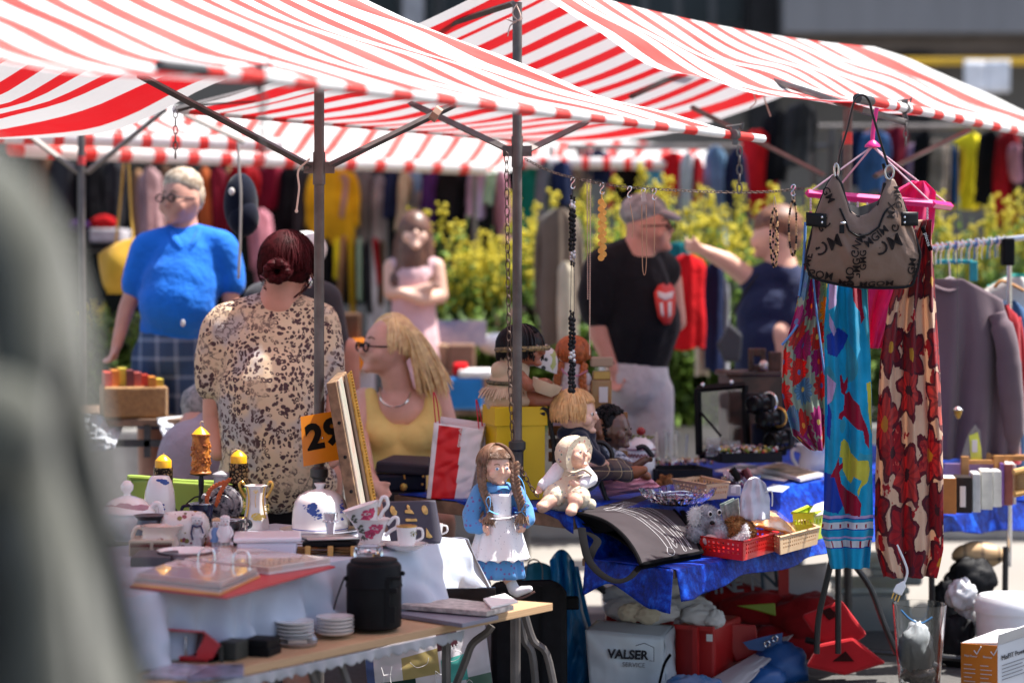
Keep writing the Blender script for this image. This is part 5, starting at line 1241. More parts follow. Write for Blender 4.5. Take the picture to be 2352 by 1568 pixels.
blob('body',pr,DOLLSK,t,.0028,4);face(t,hc,hr,yw,EYED,.8,LIP,R(12))
fdv=Vector((math.sin(yw),-math.cos(yw),-.2)).normalized();X,Yv=ortho(fdv);rot=Matrix((X,Yv,fdv)).transposed()
m=MB();m.lathe(hc,[(0,-43*s),(20*s,-40*s),(35*s,-26*s),(41*s,-8*s),(40*s,2*s),(42*s,8*s),(45*s,16*s)],36,0,rot)
m.v=[tuple(Vector(v)+Vector((1,0,1))*.004*noise.noise(Vector(v)*90))for v in m.v];m.build('bonnet',FLRM,t,solid=.002,auto=80)
blob('romper',[('k',[q(1306,1082),q(1306,1108),q(1300,1136,-.02)],[33*s,38*s,44*s]),('k',[q(1290,1126,-.03),q(1272,1140,-.08)],[30*s,26*s]),('k',[q(1316,1126,-.03),q(1330,1142,-.09)],[30*s,27*s]),('k',[q(1270,1150,.02),q(1300,1156),q(1356,1158,-.02)],[22*s,24*s,14*s])],FLRM,t,.0032,2)
blob('sleeve',[('k',[q(1284,1078,-.02),q(1262,1104,-.045),q(1248,1114,-.055)],[19*s,17*s,14*s])],cloth('white_cotton',(.74,.72,.76)),t,.003,2)
blob('sleeve',[('k',[q(1338,1080,-.02),q(1356,1100,-.05),q(1338,1112,-.08)],[18*s,17*s,14*s])],cloth('white_cotton',(.74,.72,.76)),t,.003,2)
m=MB();TB(m,[(1304,1080,-.07),(1320,1084,-.09),(1340,1078,-.08),(1360,1092,-.08)],Y,6,6,0,.4);TB(m,[(1320,1084,-.09),(1306,1094,-.09),(1330,1092,-.09),(1356,1084,-.08)],Y,4,6,0,.4);m.build('bow',cloth('cream_ribbon',(.62,.52,.40)),t)
# ================================================================ rest of the goods on the blue table
def basket(name,label,base,z,h,mat,flare=.010,cols=(8,8),rows=3,cat='basket',hole=.5,rimw=.006,yband=(.25,.9)):
 a,b,c,d=base
 t=thing(name,label,cat,b);ce=(a+b+c+d)/4
 top=[p+(p-ce).normalized()*flare for p in(a,b,c,d)]
 bot=[a,b,c,d]
 m=MB()
 for i in range(4):
  p0,p1,t0,t1=bot[i],bot[(i+1)%4],top[i],top[(i+1)%4];nc=cols[i%2];us=[0.0];fl=[0]
  for k in range(nc):
   us+=[.06+.88*(k+.5-hole/2)/nc,.06+.88*(k+.5+hole/2)/nc];fl+=[1,0]
  us.append(1.0);vs=[0.0];fv=[0]
  for k in range(rows):
   vs+=[yband[0]+(yband[1]-yband[0])*(k+.25)/rows,yband[0]+(yband[1]-yband[0])*(k+.75)/rows];fv+=[1,0]
  vs.append(1.0)
  pts=[Vector(((p0*(1-u)+p1*u)*(1-v)+(t0*(1-u)+t1*u)*v).to_tuple()[:2]+(z+h*v,))for v in vs for u in us]
  n=len(us);fs=[(j*n+k,j*n+k+1,(j+1)*n+k+1,(j+1)*n+k)for j in range(len(vs)-1)for k in range(n-1)if not(fl[k]and fv[j])]
  m.add(pts,fs)
 m.add([Vector((p.x,p.y,z+.003))for p in bot],[(0,1,2,3)])
 m.build('basket_wall',mat,t,False,solid=.003)
 m=MB();m.tube([Vector((p.x,p.y,z+h))for p in top],rimw,6,0,.6,closed=True);m.build('rim',mat,t)
 return t
RB=M('red_basket_plastic',(.60,.016,.014),.35,0,.05);BB=M('beige_basket_plastic',(.60,.41,.24),.4,0,.05)
a,b,c=on(1612,1277,ZF),on(1706,1290,ZF),on(1779,1268,ZF)
basket('plastic_basket','red perforated plastic basket holding two plush toys',(a,b,c,a+(c-b)),ZF+.004,.062,RB,.012,(8,14),3)
a,b,c=on(1762,1258,ZF),on(1792,1276,ZF),on(1876,1252,ZF)
basket('plastic_basket','beige perforated plastic basket holding a bagged orange cloth',(a,b,c,a+(c-b)*1.05),ZF+.004,.058,BB,.010,(5,16),3)
a,b,c=on(1552,1139,ZB),on(1622,1151,ZB),on(1668,1146,ZB)
basket('plastic_basket','beige perforated plastic basket standing behind the crystal bowl',(a,b,c,a+(c-b)*1.3),ZB+.004,.055,BB,.012,(8,8),2)
a,b,c=on(1664,1137,ZB),on(1700,1140,ZB),on(1742,1128,ZB)
basket('plastic_basket','small blue plastic basket crowded with cosmetics',(a,b,c,a+(c-b)),ZB+.004,.05,M('blue_basket_plastic',(.012,.06,.26),.4),.008,(6,5),1)
a,b,c=on(1826,1243,ZF+.0),on(1868,1243,ZF),on(1915,1232,ZF)
basket('plastic_basket','lime green slotted plastic basket beside the turquoise scarf',(a,b,c,a+(c-b)+Vector((-.02,.05,0))),ZF+.004,.095,M('lime_basket_plastic',(.50,.62,.03),.35,0,.05),.014,(6,6),1,yband=(.5,.85),rimw=.008)
m=MB();noisesheet(m,(P(1852,1188,7.6),P(1896,1180,7.6),P(1898,1150,7.75),P(1870,1160,7.75)),10,8,.012,4,3);single('folded_cloth',m,cloth('white_linen',(.64,.64,.62)),'white cloth folded over the lime green basket','cloth',solid=.004)
Y=7.72;
for i,(x,y,h,ang,ml,lab)in enumerate(((1690,1085,30,-35,BLACK,'black capped lipstick leaning left in the blue basket'),(1718,1090,34,-28,M('maroon_cap',(.08,.01,.015),.3),'dark lipstick with a red band in the blue basket'))):
 t=thing('lipstick',lab,'cosmetic',P(x,y+10,Y));rot=Matrix.Rotation(R(ang),3,'Y')
 m=MB();LP(m,x+8,y+16,Y,[(0,0),(9,0),(9,h),(0,h)],14,0,rot);m.build('cap',ml,t)
 m=MB();LP(m,x+16,y+30,Y+.001,[(0,0),(8,0),(8,14),(0,14)],14,0,rot);m.build('tube',M('red_enamel',(.46,.02,.028),.3)if i else CHROME,t)
m=MB();rr=random.Random(2)
for i in range(40):m.box(P(rr.uniform(1664,1706),rr.uniform(1086,1112),Y-.01+rr.uniform(0,.06)),(.018,.012,.03),Euler((rr.uniform(-1,1),rr.uniform(-1,1),rr.uniform(-1,1))).to_matrix(),rr.randrange(3))
tag(m.build('cosmetic_heap',[CHROME,M('clear_lilac',(.4,.34,.42),.2),M('dark_plum',(.08,.03,.06),.3)],smooth=False),'jumble of small cosmetics filling the blue basket','cosmetics',kind='stuff')
Y=YB(1143);m=MB();pxbox(m,1668,1114,1702,1140,Y-.02,.05,0,R(6));o=single('tin',m,M('lavender_tin',(.42,.42,.48),.35,.2),'pale grey tin with a small printed label','tin',smooth=False,bevel=.004);m=MB();pxbox(m,1678,1118,1690,1132,Y-.023,.002);m.build('label',PAPER,o,False)
Y=7.25
m=MB()
m.sheet(lambda u,v:P(1700+68*u+(8*math.sin(u*3.14)-4)*0,1192-96*v+0,Y+.05*v)+Vector((0,-.035*math.sin(math.pi*u)*(1-.5*v)-.012*noise.noise(Vector((u*5,v*4,2)))-.006*math.sin(u*19+v*2),0))+Vector(((.5-u)*.03*max(0,v-.6)*2.5,0,-.02*(abs(u-.5)*2)**2*v)),20,24)
m.sheet(lambda u,v:P(1700+68*u,1192-96*v,Y+.05*v)+Vector(((.5-u)*.03*max(0,v-.6)*2.5,.03*math.sin(math.pi*u),-.02*(abs(u-.5)*2)**2*v)),12,12)
single('pouch',m,M('satin_white',(.50,.49,.55),.45,0,.05),'upright white satin pouch with rounded top','pouch',solid=.002)
MINT=noisecol('mint_brocade',(.20,.28,.24),(.38,.45,.40),60,.3,.4)
for k,(x0,lab)in enumerate(((1652,'pale green brocade wallet half hidden behind its twin'),(1663,'pale green brocade wallet leaning in front of its twin'))):
 m=MB();m.prism([(x0,1158),(x0+34,1142),(x0+37,1190),(x0+10,1200)],lambda x,y,tt:P(x,y,7.35-.012*k+tt),0,.008);single('wallet',m,MINT,lab,'wallet',smooth=False,bevel=.003)
Y=7.24;s=Y/K;q=lambda x,y,d=0.0:P(x,y,Y+d)
GREYP=noisecol('grey_plush',(.20,.19,.21),(.36,.35,.38),40,.4,.95)
t=thing('plush_koala','grey plush koala with round white-ringed eyes in the red basket','plush toy',q(1625,1250))
o=blob('body',[('e',q(1622,1192),(33*s,30*s,32*s)),('e',q(1600,1222,-.01),(24*s,24*s,24*s)),('e',q(1648,1222,-.02),(24*s,22*s,26*s)),('e',q(1620,1236,.01),(40*s,30*s,30*s)),('e',q(1644,1200,-.03),(16*s,14*s,12*s))],GREYP,t,.004,4)
m=MB();fur(m,o,2600,.010,3,.0012);m.build('fur',GREYP,t)
WPL=M('white_plush',(.66,.63,.62),.95,0,.1);o=blob('ear',[('e',q(1597,1186,-.03),(15*s,8*s,22*s))],WPL,t,.004,3);m=MB();fur(m,o,600,.012,4,.0012);m.build('ear_fur',WPL,t)
for x,y,dd in((1631,1180,-.043),(1652,1176,-.030)):
 m=MB();m.ell(q(x,y,dd+.004),(6*s,3*s,7.5*s),R(25));m.build('eye_ring',WPL,t);m=MB();m.ell(q(x+1,y,dd-.004),(3.8*s,3*s,4.4*s));m.build('pupil',EYED,t)
m=MB();m.ell(q(1636,1200,-.055),(6*s,4*s,5*s));m.build('nose',EYED,t)
m=MB();m.ell(q(1632,1240,-.05),(18*s,6*s,14*s));m.build('belly',M('pink_plush',(.48,.30,.28),.9),t)
BRP=noisecol('brown_plush',(.20,.075,.02),(.42,.19,.06),60,.6,.95)
t=thing('plush_dog','curly brown plush dog with a white blaze in the red basket','plush toy',q(1695,1250))
o=blob('body',[('e',q(1692,1214),(30*s,28*s,26*s)),('e',q(1716,1222,-.01),(18*s,18*s,26*s)),('e',q(1680,1236),(30*s,24*s,16*s))],BRP,t,.004,3)
m=MB();fur(m,o,3000,.013,9,.0016);m.build('fur',BRP,t)
o=blob('white_blaze',[('k',[q(1712,1208,-.042),q(1712,1226,-.048),q(1698,1242,-.045),q(1680,1246,-.035)],[6*s,10*s,13*s,10*s])],WPL,t,.003,2);m=MB();fur(m,o,700,.009,5,.0012);m.build('blaze_fur',WPL,t)
m=MB();m.ell(q(1716,1247,-.07),(7*s,5*s,5*s));m.build('nose',EYED,t)
OR=noisecol('orange_textile',(.80,.30,.07),(.82,.52,.30),22,.5,.25)
m=MB();noisesheet(m,(P(1722,1206,7.3),P(1838,1238,7.42),P(1818,1216,7.58),P(1736,1176,7.54)),30,24,.010,4,8,None,.035,Vector((0,-.3,1)));single('bagged_cloth',m,OR,'orange cloth in clear plastic lying in the beige basket','cloth',solid=.012)
m=MB();noisesheet(m,(P(1722,1206,7.22),P(1850,1240,7.33),P(1826,1210,7.58),P(1736,1166,7.52)),26,20,.008,5,2,None,.045,Vector((0,-.3,1)));single('plastic_sleeve',m,FILMT,'clear plastic sleeve around the orange cloth','plastic bag')
Y=YB(1158);m=MB();pr=[(0,0),(40,0),(60,6),(80,22),(86,34),(82,34),(74,22),(54,9),(0,7)]
m.lathe(P(1556,1158,Y),[(r*Y/K*(1),h*Y/K)for r,h in pr],48);b0=P(1556,1158,Y)
vs=[]
for i,v in enumerate(m.v):
 k=i%48;d=Vector(v)-b0;f=1+.045*(1 if k%2 else-1)*min(1,d.z/.03);vs.append((b0 .x+d.x*f,b0 .y+d.y*f,v[2]+(.006*math.cos(k*.52)if d.z>.04 else 0)))
m.v=vs;single('crystal_bowl',m,GLASS,'cut crystal bowl with a scalloped edge behind the dark tote','bowl',smooth=False)
m=MB();TB(m,[(1520,1132),(1570,1128),(1600,1136)],Y,2,5);TB(m,[(1540,1138),(1590,1140)],Y-.03,2,5);single('cutlery',m,CHROME,'thin silver cutlery lying in the crystal bowl','cutlery')
BT=M('black_velour',(.014,.014,.017),.7,0,.2)
def opentray(label,x0,y0,x1,y1,Y,dep,rz):
 t=thing('jewellery_tray',label,'tray',P((x0+x1)/2,y1,Y));a_=P(x0,y1,Y);b_=P(x1,y0,Y);w_=b_.x-a_.x;h_=b_.z-a_.z;rot=Matrix.Rotation(rz,3,'Z');ce=(a_+b_)/2+rot@Vector((0,dep/2,0))
 m=MB()
 for off,d in((Vector((0,-dep/2,0)),(w_,.008,h_)),(Vector((0,dep/2,0)),(w_,.008,h_)),(Vector((-w_/2,0,0)),(.008,dep-.02,h_)),(Vector((w_/2,0,0)),(.008,dep-.02,h_))):m.box(ce+rot@off,d,rot)
 m.box(ce-Vector((0,0,h_*.3)),(w_-.012,dep-.012,.006),rot);m.build('tray_body',BT,t,False,bevel=.001)
 return ce,rot,w_,h_,t
ce,rot,w_,h_,tt_=opentray('black jewellery tray with a silver lock in front of the glasses',1512,1078,1640,1112,YB(1112)-.05,.2,R(14))
m=MB()
for x in(-.3,.35):m.box(ce+rot@Vector((w_*x,-.105,-.01)),(.012,.004,.018),rot)
m.build('lock',CHROME,tt_,False)
def beads(label,ce,rot,w_,dep,z,n,seed,mats,rad=.006,group=None):
 rr=random.Random(seed);m=MB()
 for i in range(n):m.ell(ce+rot@Vector((rr.uniform(-.47,.47)*w_,rr.uniform(-.47,.47)*dep,z+rr.uniform(-.004,.012))),rad*rr.uniform(.5,1.2),None,6,rr.randrange(len(mats)))
 return tag(m.build('bead_jewellery',mats),label,'jewellery',kind='stuff')
JM=[CHROME,GOLD,M('bead_rose',(.50,.22,.20),.2),M('bead_black',(.01,.01,.012),.15),M('bead_pearl',(.66,.62,.56),.2),M('bead_olive',(.20,.24,.04),.2),M('bead_red',(.4,.02,.03),.2)]
beads('costume jewellery heaped in the black tray with a silver lock',ce,rot,w_,.18,-.005,90,4,JM)
ce,rot,w_,h_,tt_=opentray('long black jewellery tray heaped with glittering beads near the white jug',1655,1040,1800,1062,8.3,.22,R(12))
beads('glittering bead jewellery heaped in the long black tray',ce,rot,w_,.21,h_*.55,420,7,JM,.0075)
ce2=on(1545,1068,ZB);beads('scattered earrings and beads on the blue cloth by the tumblers',Vector((ce2 .x,ce2 .y,ZB)),Matrix.Rotation(.5,3,'Z'),.34,.16,.008,110,9,JM,.006)
ce2=on(1606,1062,ZB);beads('small jewellery pieces lying before the acrylic holders',Vector((ce2 .x,ce2 .y,ZB)),Matrix.Rotation(.5,3,'Z'),.24,.12,.008,60,19,JM,.006)
def flatz(name,label,cat,pts,z,h,mat):return tag(slab(name,[on(x,y,z)for x,y in pts],z,z+h,mat,None,.001),label,cat)
flatz('paper_sheet','white paper sheets lying under the framed print','paper',[(1640,1082),(1800,1106),(1860,1084),(1700,1066)],ZB+.003,.003,PAPER)
t=thing('framed_print','white framed vintage print lying flat beside the white jug','picture',on(1800,1100,ZB))
pp=[(1738,1085),(1838,1112),(1892,1100),(1790,1072)];qd=[on(x,y,ZB)for x,y in pp]
slab('frame',qd,ZB+.008,ZB+.022,M('white_frame',(.66,.63,.60),.4),t,.002);ce=sum(qd,Vector())/4
VP_=noisecol('vintage_print',(.10,.085,.05),(.42,.30,.18),16,.05,.5);slab('print',[ce+(p-ce)*.80 for p in qd],ZB+.0225,ZB+.024,VP_,t,0)
flatz('postcard','pale blue postcard lying at the edge of the upper tier','card',[(1752,1126),(1796,1131),(1814,1118),(1776,1112)],ZB+.004,.002,M('pale_blue_card',(.40,.46,.56),.5))
m=MB();rr=random.Random(77)
for i in range(26):
 c=on(rr.uniform(1700,1756),rr.uniform(1116,1134),ZB);m.box(Vector((c.x,c.y,ZB+.008)),(.03,.012,.008),rr.uniform(0,3),rr.randrange(2))
tag(m.build('trinket_heap',[M('lace_beige',(.52,.44,.36),.7),M('steel_blue_bit',(.25,.30,.40),.4)],smooth=False),'heap of small lace and metal trinkets before the framed print','trinkets',kind='stuff')
m=MB();TB(m,[(1757,1130),(1772,1128),(1774,1150),(1773,1162)],7.28,1.8,5);single('ribbon',m,PAPER,'thin white ribbon hanging over the velvet edge','ribbon')
Y=YB(1082);t=thing('jug','plain white china jug with a wide spout half behind the turquoise scarf','jug',P(1864,1082,Y))
m=MB();LP(m,1868,1082,Y,[(0,0),(30,0),(34,8),(33,24),(30,40),(36,56),(33,56),(27,40),(0,20)],30);m.v=[(x-(.012 if z>P(0,1040,Y).z and x<P(1845,0,Y).x else 0),y,z+(.012 if x<P(1850,0,Y).x and z>P(0,1034,Y).z else 0))for x,y,z in m.v];m.build('body',PORC,t,auto=60)
m=MB();TB(m,[(1840,1036),(1822,1032),(1820,1050),(1832,1070),(1842,1076)],Y,4.5,8);m.build('handle',PORC,t)
Y=YB(1112)+.02;t=thing('storage_jar','white ceramic jar with a checked red band and a cherry on its lid','jar',P(1472,1112,Y))
m=MB();LP(m,1472,1112,Y,[(0,0),(30,0),(33,6),(33,76),(31,80),(0,80)],30);m.build('body',PORC,t,auto=50)
m=MB();LP(m,1472,1112,Y,[(35,80),(35,84),(30,94),(16,108),(0,112)],30);l_=m.build('lid',PORC,t,auto=60)
m=MB()
for i in range(26):
 for j in range(2):
  an=2*math.pi*(i+.5*j)/26;c=P(1472,1112,Y)+Vector((math.cos(an)*33.4,math.sin(an)*33.4,66+j*4))*Y/K;tx=Vector((-math.sin(an),math.cos(an),0));k=3.4*Y/K
  m.add([c-tx*k,c-Vector((0,0,k)),c+tx*k,c+Vector((0,0,k))],[(0,1,2,3)])
m.build('check_band',M('dark_red_paint',(.22,.01,.03),.3),t)
m=MB();m.tube([P(1472,1112,Y)+Vector((math.cos(k*.2618)*35.4,math.sin(k*.2618)*35.4,82))*Y/K for k in range(24)],.002,5,closed=True);m.build('red_line',M('dark_red_paint',(.22,.01,.03),.3),t)
m=MB();m.ell(P(1472,990,Y),(.018,.017,.016));m.build('cherry_knob',M('cherry_red',(.30,.015,.012),.2),l_);m=MB()
for i in range(14):m.ell(P(1472+26*math.cos(i*.45),1003+3*math.sin(i),Y-.02*math.sin(i*.45)),(.008,.006,.004),None,6)
m.build('leaf_wreath',M('olive_paint',(.16,.19,.06),.5),l_)
for i,(x,yb,lab)in enumerate(((1520,1046,'clear glass tumbler nearest the checked storage jar'),(1542,1042,'clear glass tumbler in the middle of the row behind the black tray'),(1564,1050,'clear glass tumbler standing nearest the acrylic holders'))):
 Y=YB(yb+10);m=MB();LP(m,x,yb+10,Y,[(0,0),(13,0),(17,64),(15.5,64),(12,5),(0,5)],18);single('tumbler',m,GLASS,lab,'glass','clear tumblers behind the black tray',auto=40)
Y=8.35
for x0,y0,x1,y1,lab in((1622,1005,1655,1048,'tall clear acrylic card holder by the black picture stand'),(1660,1012,1700,1056,'stepped clear acrylic display holder full of small cards')):
 t=thing('acrylic_holder',lab,'display holder',P(x0,y1,Y));m=MB();pxbox(m,x0,y0,x1,y1,Y,.006);pxbox(m,x0,y1-10,x1,y1,Y-.04,.04);pxbox(m,x0+3,y0+16,x1-3,y1-12,Y-.02,.004);m.build('acrylic',M('acrylic',(.9,.9,.92),.05,0,0,glass=.8),t,False)
 m=MB()
 for k in range(3):pxbox(m,x0+5+k*10,y0+22,x0+12+k*10,y0+32,Y-.01,.002)
 m.build('card',M('grey_card',(.20,.20,.21),.5),t,False)
Y=8.5;t=thing('picture_stand','empty black square picture frame standing on a strut','picture frame',P(1655,1045,Y))
m=MB();qv=[P(1606,1044,Y),P(1602,893,Y),P(1710,884,Y+.06),P(1716,1040,Y+.06)]
for i in range(4):m.tube([qv[i],qv[(i+1)%4]],.014,4)
m.build('frame',BLACK,t,False);m=MB();m.tube([P(1608,945,Y),P(1655,1000,Y-.12)],.005,6);m.build('strut',BLACK,t)
m=MB();m.add([p*1 for p in qv],[(0,1,2,3)]);m.build('pane',FILMT,t,False,solid=.002)
m=MB()
for x,y in((1614,884),(1680,878)):m.ell(P(x,y,Y),(.008,.006,.010))
m.build('clip',CHROME,t)
Y=8.75;DKW=noisecol('dark_walnut',(.030,.012,.008),(.075,.028,.018),14,.2,.35)
t=thing('coffee_mill','dark wooden cabinet-shaped mill with a pierced head','wooden cabinet',P(1735,1050,Y))
m=MB();pxbox(m,1672,862,1800,1052,Y,.16,0,R(10));m.build('cabinet',DKW,t,False,bevel=.006)
m=MB();pxbox(m,1666,852,1800,864,Y-.01,.18,0,R(10));m.build('top',DKW,t,False,bevel=.006)
m=MB();an=[(math.cos(k*.3927),math.sin(k*.3927))for k in range(16)]
for x0,x1,yt in((1720,1760,800),):
 pxbox(m,x0,yt,x0+11,852,Y+.02,.03);pxbox(m,x1-11,yt,x1,852,Y+.02,.03);pxbox(m,x0+11,yt,x1-11,yt+18,Y+.02,.03);pxbox(m,x0+11,838,x1-11,852,Y+.02,.03)
pxbox(m,1768,808,1796,852,Y+.02,.05);m.build('pierced_head',DKW,t,False,bevel=.004)
m=MB();m.ell(P(1754,838,Y-.02),.02);m.build('knob',M('bright_knob',(.5,.42,.38),.2,.6),t)
for i,(x,y,r,lab)in enumerate(((1740,925,24,'black film camera with a silver ring, topmost by the dark cabinet'),(1762,960,24,'black film camera with a brass ring, below the topmost one'),(1782,1008,24,'black binocular eyepiece lying lowest beside the flowered scarf'))):
 Yc=8.45;t=thing('camera' if i<2 else 'binoculars',lab,'camera' if i<2 else 'binoculars',P(x,y+20,Yc))
 m=MB();pxbox(m,x-30,y-22,x+34,y+24,Yc+.02,.06,0,R(-20));m.build('camera_body',BLACK,t,False,bevel=.008)
 rt=Matrix.Rotation(R(-40),3,'Z')@Matrix.Rotation(R(90),3,'X');m=MB();LP(m,x+6,y+2,Yc,[(r,-6),(r,20),(r*.86,22),(r*.8,34),(r*.66,36),(r*.6,30),(0,28)],24,0,rt);m.build('lens',M('lens_black',(.008,.008,.009),.2),t)
 m=MB();sc_=Yc/K;m.tube([P(x+26,y-2,Yc-.02)+rt@Vector((math.cos(k*.3)*r*.9*sc_,math.sin(k*.3)*r*.9*sc_,.0))for k in range(21)],.004,6,closed=True);m.build('ring',(CHROME,GOLD,DKSTEEL)[i],t)
m=MB();pxbox(m,1732,975,1808,1046,8.5,.1);single('camera_case',m,M('midnight_case',(.006,.010,.03),.6),'dark blue-black case under the cameras','case',smooth=False,bevel=.008)
t=thing('teddy_bear','tiny curly brown teddy bear before the black tray','plush toy',on(1530,1122,ZB));Y=YB(1120);s=Y/K
o=blob('body',[('e',P(1532,1106,Y),(14*s,13*s,14*s)),('e',P(1516,1112,Y),(12*s,11*s,11*s)),('e',P(1520,1094,Y),(6*s,5*s,6*s)),('e',P(1540,1093,Y),(5*s,5*s,5*s))],BRP,t,.003,2);m=MB();fur(m,o,700,.006,3);m.build('fur',BRP,t)
t_books=[(2166,1098,2196,1180,'orange_spine',(.45,.16,.03),'paperback with an orange spine at the near end of the book row'),(2196,1096,2232,1178,'dark_spine',(.03,.022,.02),'dark paperback with a white barcode label in the book row'),(2234,1088,2252,1176,'white_spine',(.62,.60,.57),'white-paged book next to the barcode paperback'),(2254,1082,2280,1170,'cream_spine',(.58,.56,.50),'thick cream book in the middle of the row'),(2281,1082,2300,1164,'pale_spine',(.64,.63,.60),'pale book beside the purple album'),(2170,1064,2296,1120,'lilac_album',(.40,.26,.46),'large lilac album standing behind the row of books'),(2298,1064,2306,1162,'purple_spine',(.13,.05,.22),'thin purple book near the rattan basket'),(2307,1066,2326,1160,'brick_spine',(.28,.08,.06),'brick red patterned book beside the rattan basket'),(2327,1066,2334,1158,'page_white',(.68,.66,.62),'slim white book touching the rattan basket')]
for i,(x0,y0,x1,y1,mn,col,lab)in enumerate(t_books):
 Y=8.0+i*.03+(.12 if 'album' in mn else 0);m=MB();pxbox(m,x0,y0,x1,y1,Y,.12 if 'album' not in mn else .02,0,R(-6));o=single('book',m,M(mn,col,.5,0,.15,20),lab,'book',smooth=False,bevel=.002)
 if x1-x0>14 and 'album' not in mn and mn!='dark_spine':
  m=MB();pxbox(m,x0+2,y0-1,x1-2,y0+1.5,Y+.004,.11,0,R(-6));m.build('pages',PAPER,o,False)
 if mn=='dark_spine':m=MB();pxbox(m,x0+9,y0+20,x0+22,y1-14,Y-.003,.002,0,R(-6));m.build('barcode_label',PAPER,o,False)
t=thing('wooden_rack','small honey coloured wooden rack standing behind the books','rack',P(2280,1120,8.3));HON=M('honey_wood',(.42,.19,.05),.45,0,.2,14)
for x0,y0,x1,y1,Y,nm in((2208,1048,2226,1090,8.22,'rack_post'),(2284,1046,2308,1084,8.22,'rack_post'),(2258,1040,2276,1080,8.4,'rack_post'),(2226,1056,2284,1066,8.23,'rack_rail'),(2308,1046,2400,1058,8.25,'rack_rail'),(2276,1044,2400,1052,8.4,'rack_rail')):
 m=MB();pxbox(m,x0,y0,x1,y1,Y,.02);m.build(nm,HON,t,False,bevel=.002)
m=MB();m.sheet(lambda u,v:P(2330+110*u,1082+50*v-20*u,8.05+.05*u),8,4);o=single('rattan_basket',m,WICK2,'pale rattan basket at the edge of the picture on blue velvet','basket',solid=.02);m=MB();m.tube([P(2328,1084,8.04),P(2440,1058,8.1)],.012,8);m.tube([P(2330,1134,8.04),P(2440,1112,8.1)],.012,8);m.build('cane_rim',M('cane_binding',(.55,.30,.08),.5),o)
t=thing('packet','clear packet with a neon yellow insert standing in the wooden rack','packet',P(2250,1060,8.3));m=MB();m.prism([(2226,1000),(2246,992),(2254,1030),(2256,1082),(2232,1082)],lambda x,y,tt:P(x,y,8.3+tt),0,.01);m.build('insert',M('neon_yellow',(.66,.72,.01),.4),t,False);m=MB();pxbox(m,2233,1010,2245,1038,8.295,.003);m.build('label',PAPER,t,False);m=MB();m.prism([(2206,1052),(2222,1000),(2240,974),(2252,990),(2258,1080),(2228,1082)],lambda x,y,tt:P(x,y,8.29+tt),0,.02);m.build('film',FILMT,t,False)
# ---------------- dark printed tote lying over both tiers
DT=M('charcoal_tarpaulin',(.045,.038,.042),.5,0,.2,6,.12,30,spec=.3);BW=M('black_webbing',(.006,.006,.007),.8,spec=.1)
def tote(u,v):
 def bz(a,b,c,t):return a*(1-t)**2+b*2*t*(1-t)+c*t*t
 l=bz(P(1322,1178,7.16),P(1432,1192,7.10),P(1472,1296,6.88),v);r=bz(P(1488,1134,7.75),P(1562,1160,7.62),P(1612,1268,7.14),v)
 p=l*(1-u)+r*u;k=.010*math.sin(u*3.14)*math.sin(v*3.14)+.003*noise.noise(Vector((u*4,v*4,2)))
 return p+Vector((-.2,-.6,.75))*k
t=thing('printed_tote','charcoal tote bag printed with white legs drawing, lying across both tiers','bag',P(1470,1300,6.9))
m=MB();m.sheet(tote,40,40);m.build('front_panel',DT,t,solid=.004)
m=MB();m.sheet(lambda u,v:tote(u*.96,v)-Vector((-.25,-.35,.8))*(.035+.03*(1-v))*(.5+.5*math.sin(min(1,v*1.1+.08)*3.1)),24,24);m.build('back_panel',BW,t,solid=.004)
m=MB();m.tube([tote(0,k/20)for k in range(21)]+[tote(k/20,1)for k in range(1,21)]+[tote(1,1-k/20)for k in range(1,21)],.007,7);m.build('bound_edge',BW,t)
m=MB();m.sheet(lambda u,v:tote(u*.0,.02+.5*v)*(1-u)+(P(1316+22*v,1196+26*v,7.2)+Vector((0,.06,0)))*u-Vector((0,0,.01*math.sin(3.14*u))),8,12);m.build('open_mouth',BW,t,solid=.003)
for pts in([(1336,1212,7.1),(1342,1250,7.0),(1352,1285,6.95),(1378,1316,6.9),(1414,1334,6.86),(1446,1326,6.86),(1470,1300,6.9)],[(1500,1144,7.7),(1540,1154,7.66),(1566,1172,7.6),(1578,1200,7.5),(1580,1226,7.3)],[(1350,1222,7.12),(1372,1240,7.05),(1362,1262,7.0),(1352,1285,6.98)]):
 m=MB();m.tube(catm([P(*p)for p in pts],6),.013,8,0,.2);m.build('strap',BW,t)
WP_=M('white_screenprint',(.62,.62,.64),.5)
def on_tote(pts,r=.0009):
 mb.tube(catm([tote(u,v)+Vector((-.2,-.6,.75))*.004 for u,v in pts],6),r,5,0,.6)
mb=MB()
for ln in([(.30,.18),(.36,.38),(.40,.55),(.46,.75),(.50,.90)],[(.34,.2),(.42,.42),(.46,.6),(.55,.78),(.57,.92)],[(.38,.18),(.48,.4),(.54,.6),(.60,.78),(.63,.86)],[(.42,.16),(.54,.38),(.62,.6),(.70,.8),(.735,.9)],[(.46,.14),(.58,.36),(.67,.58),(.745,.8),(.765,.92)],[(.50,.12),(.64,.34),(.73,.56),(.80,.8),(.835,.9)],[(.55,.10),(.68,.32),(.76,.54),(.83,.78),(.865,.92)],[(.58,.06),(.60,.12),(.70,.30),(.79,.55),(.86,.78)],[(.50,.90),(.47,.95),(.53,.98),(.58,.96),(.57,.92),(.50,.90)],[(.60,.86),(.64,.92),(.68,.86),(.66,.82),(.63,.86)],[(.735,.9),(.74,.96),(.775,.96),(.765,.91),(.735,.9)],[(.835,.9),(.845,.95),(.875,.95),(.865,.91),(.835,.9)],[(.22,.16),(.3,.2),(.4,.2),(.5,.14)],[(.24,.12),(.36,.14),(.46,.10),(.56,.09)],[(.40,.05),(.48,.10),(.52,.08)]):on_tote(ln)
mb.build('printed_drawing',WP_,t)
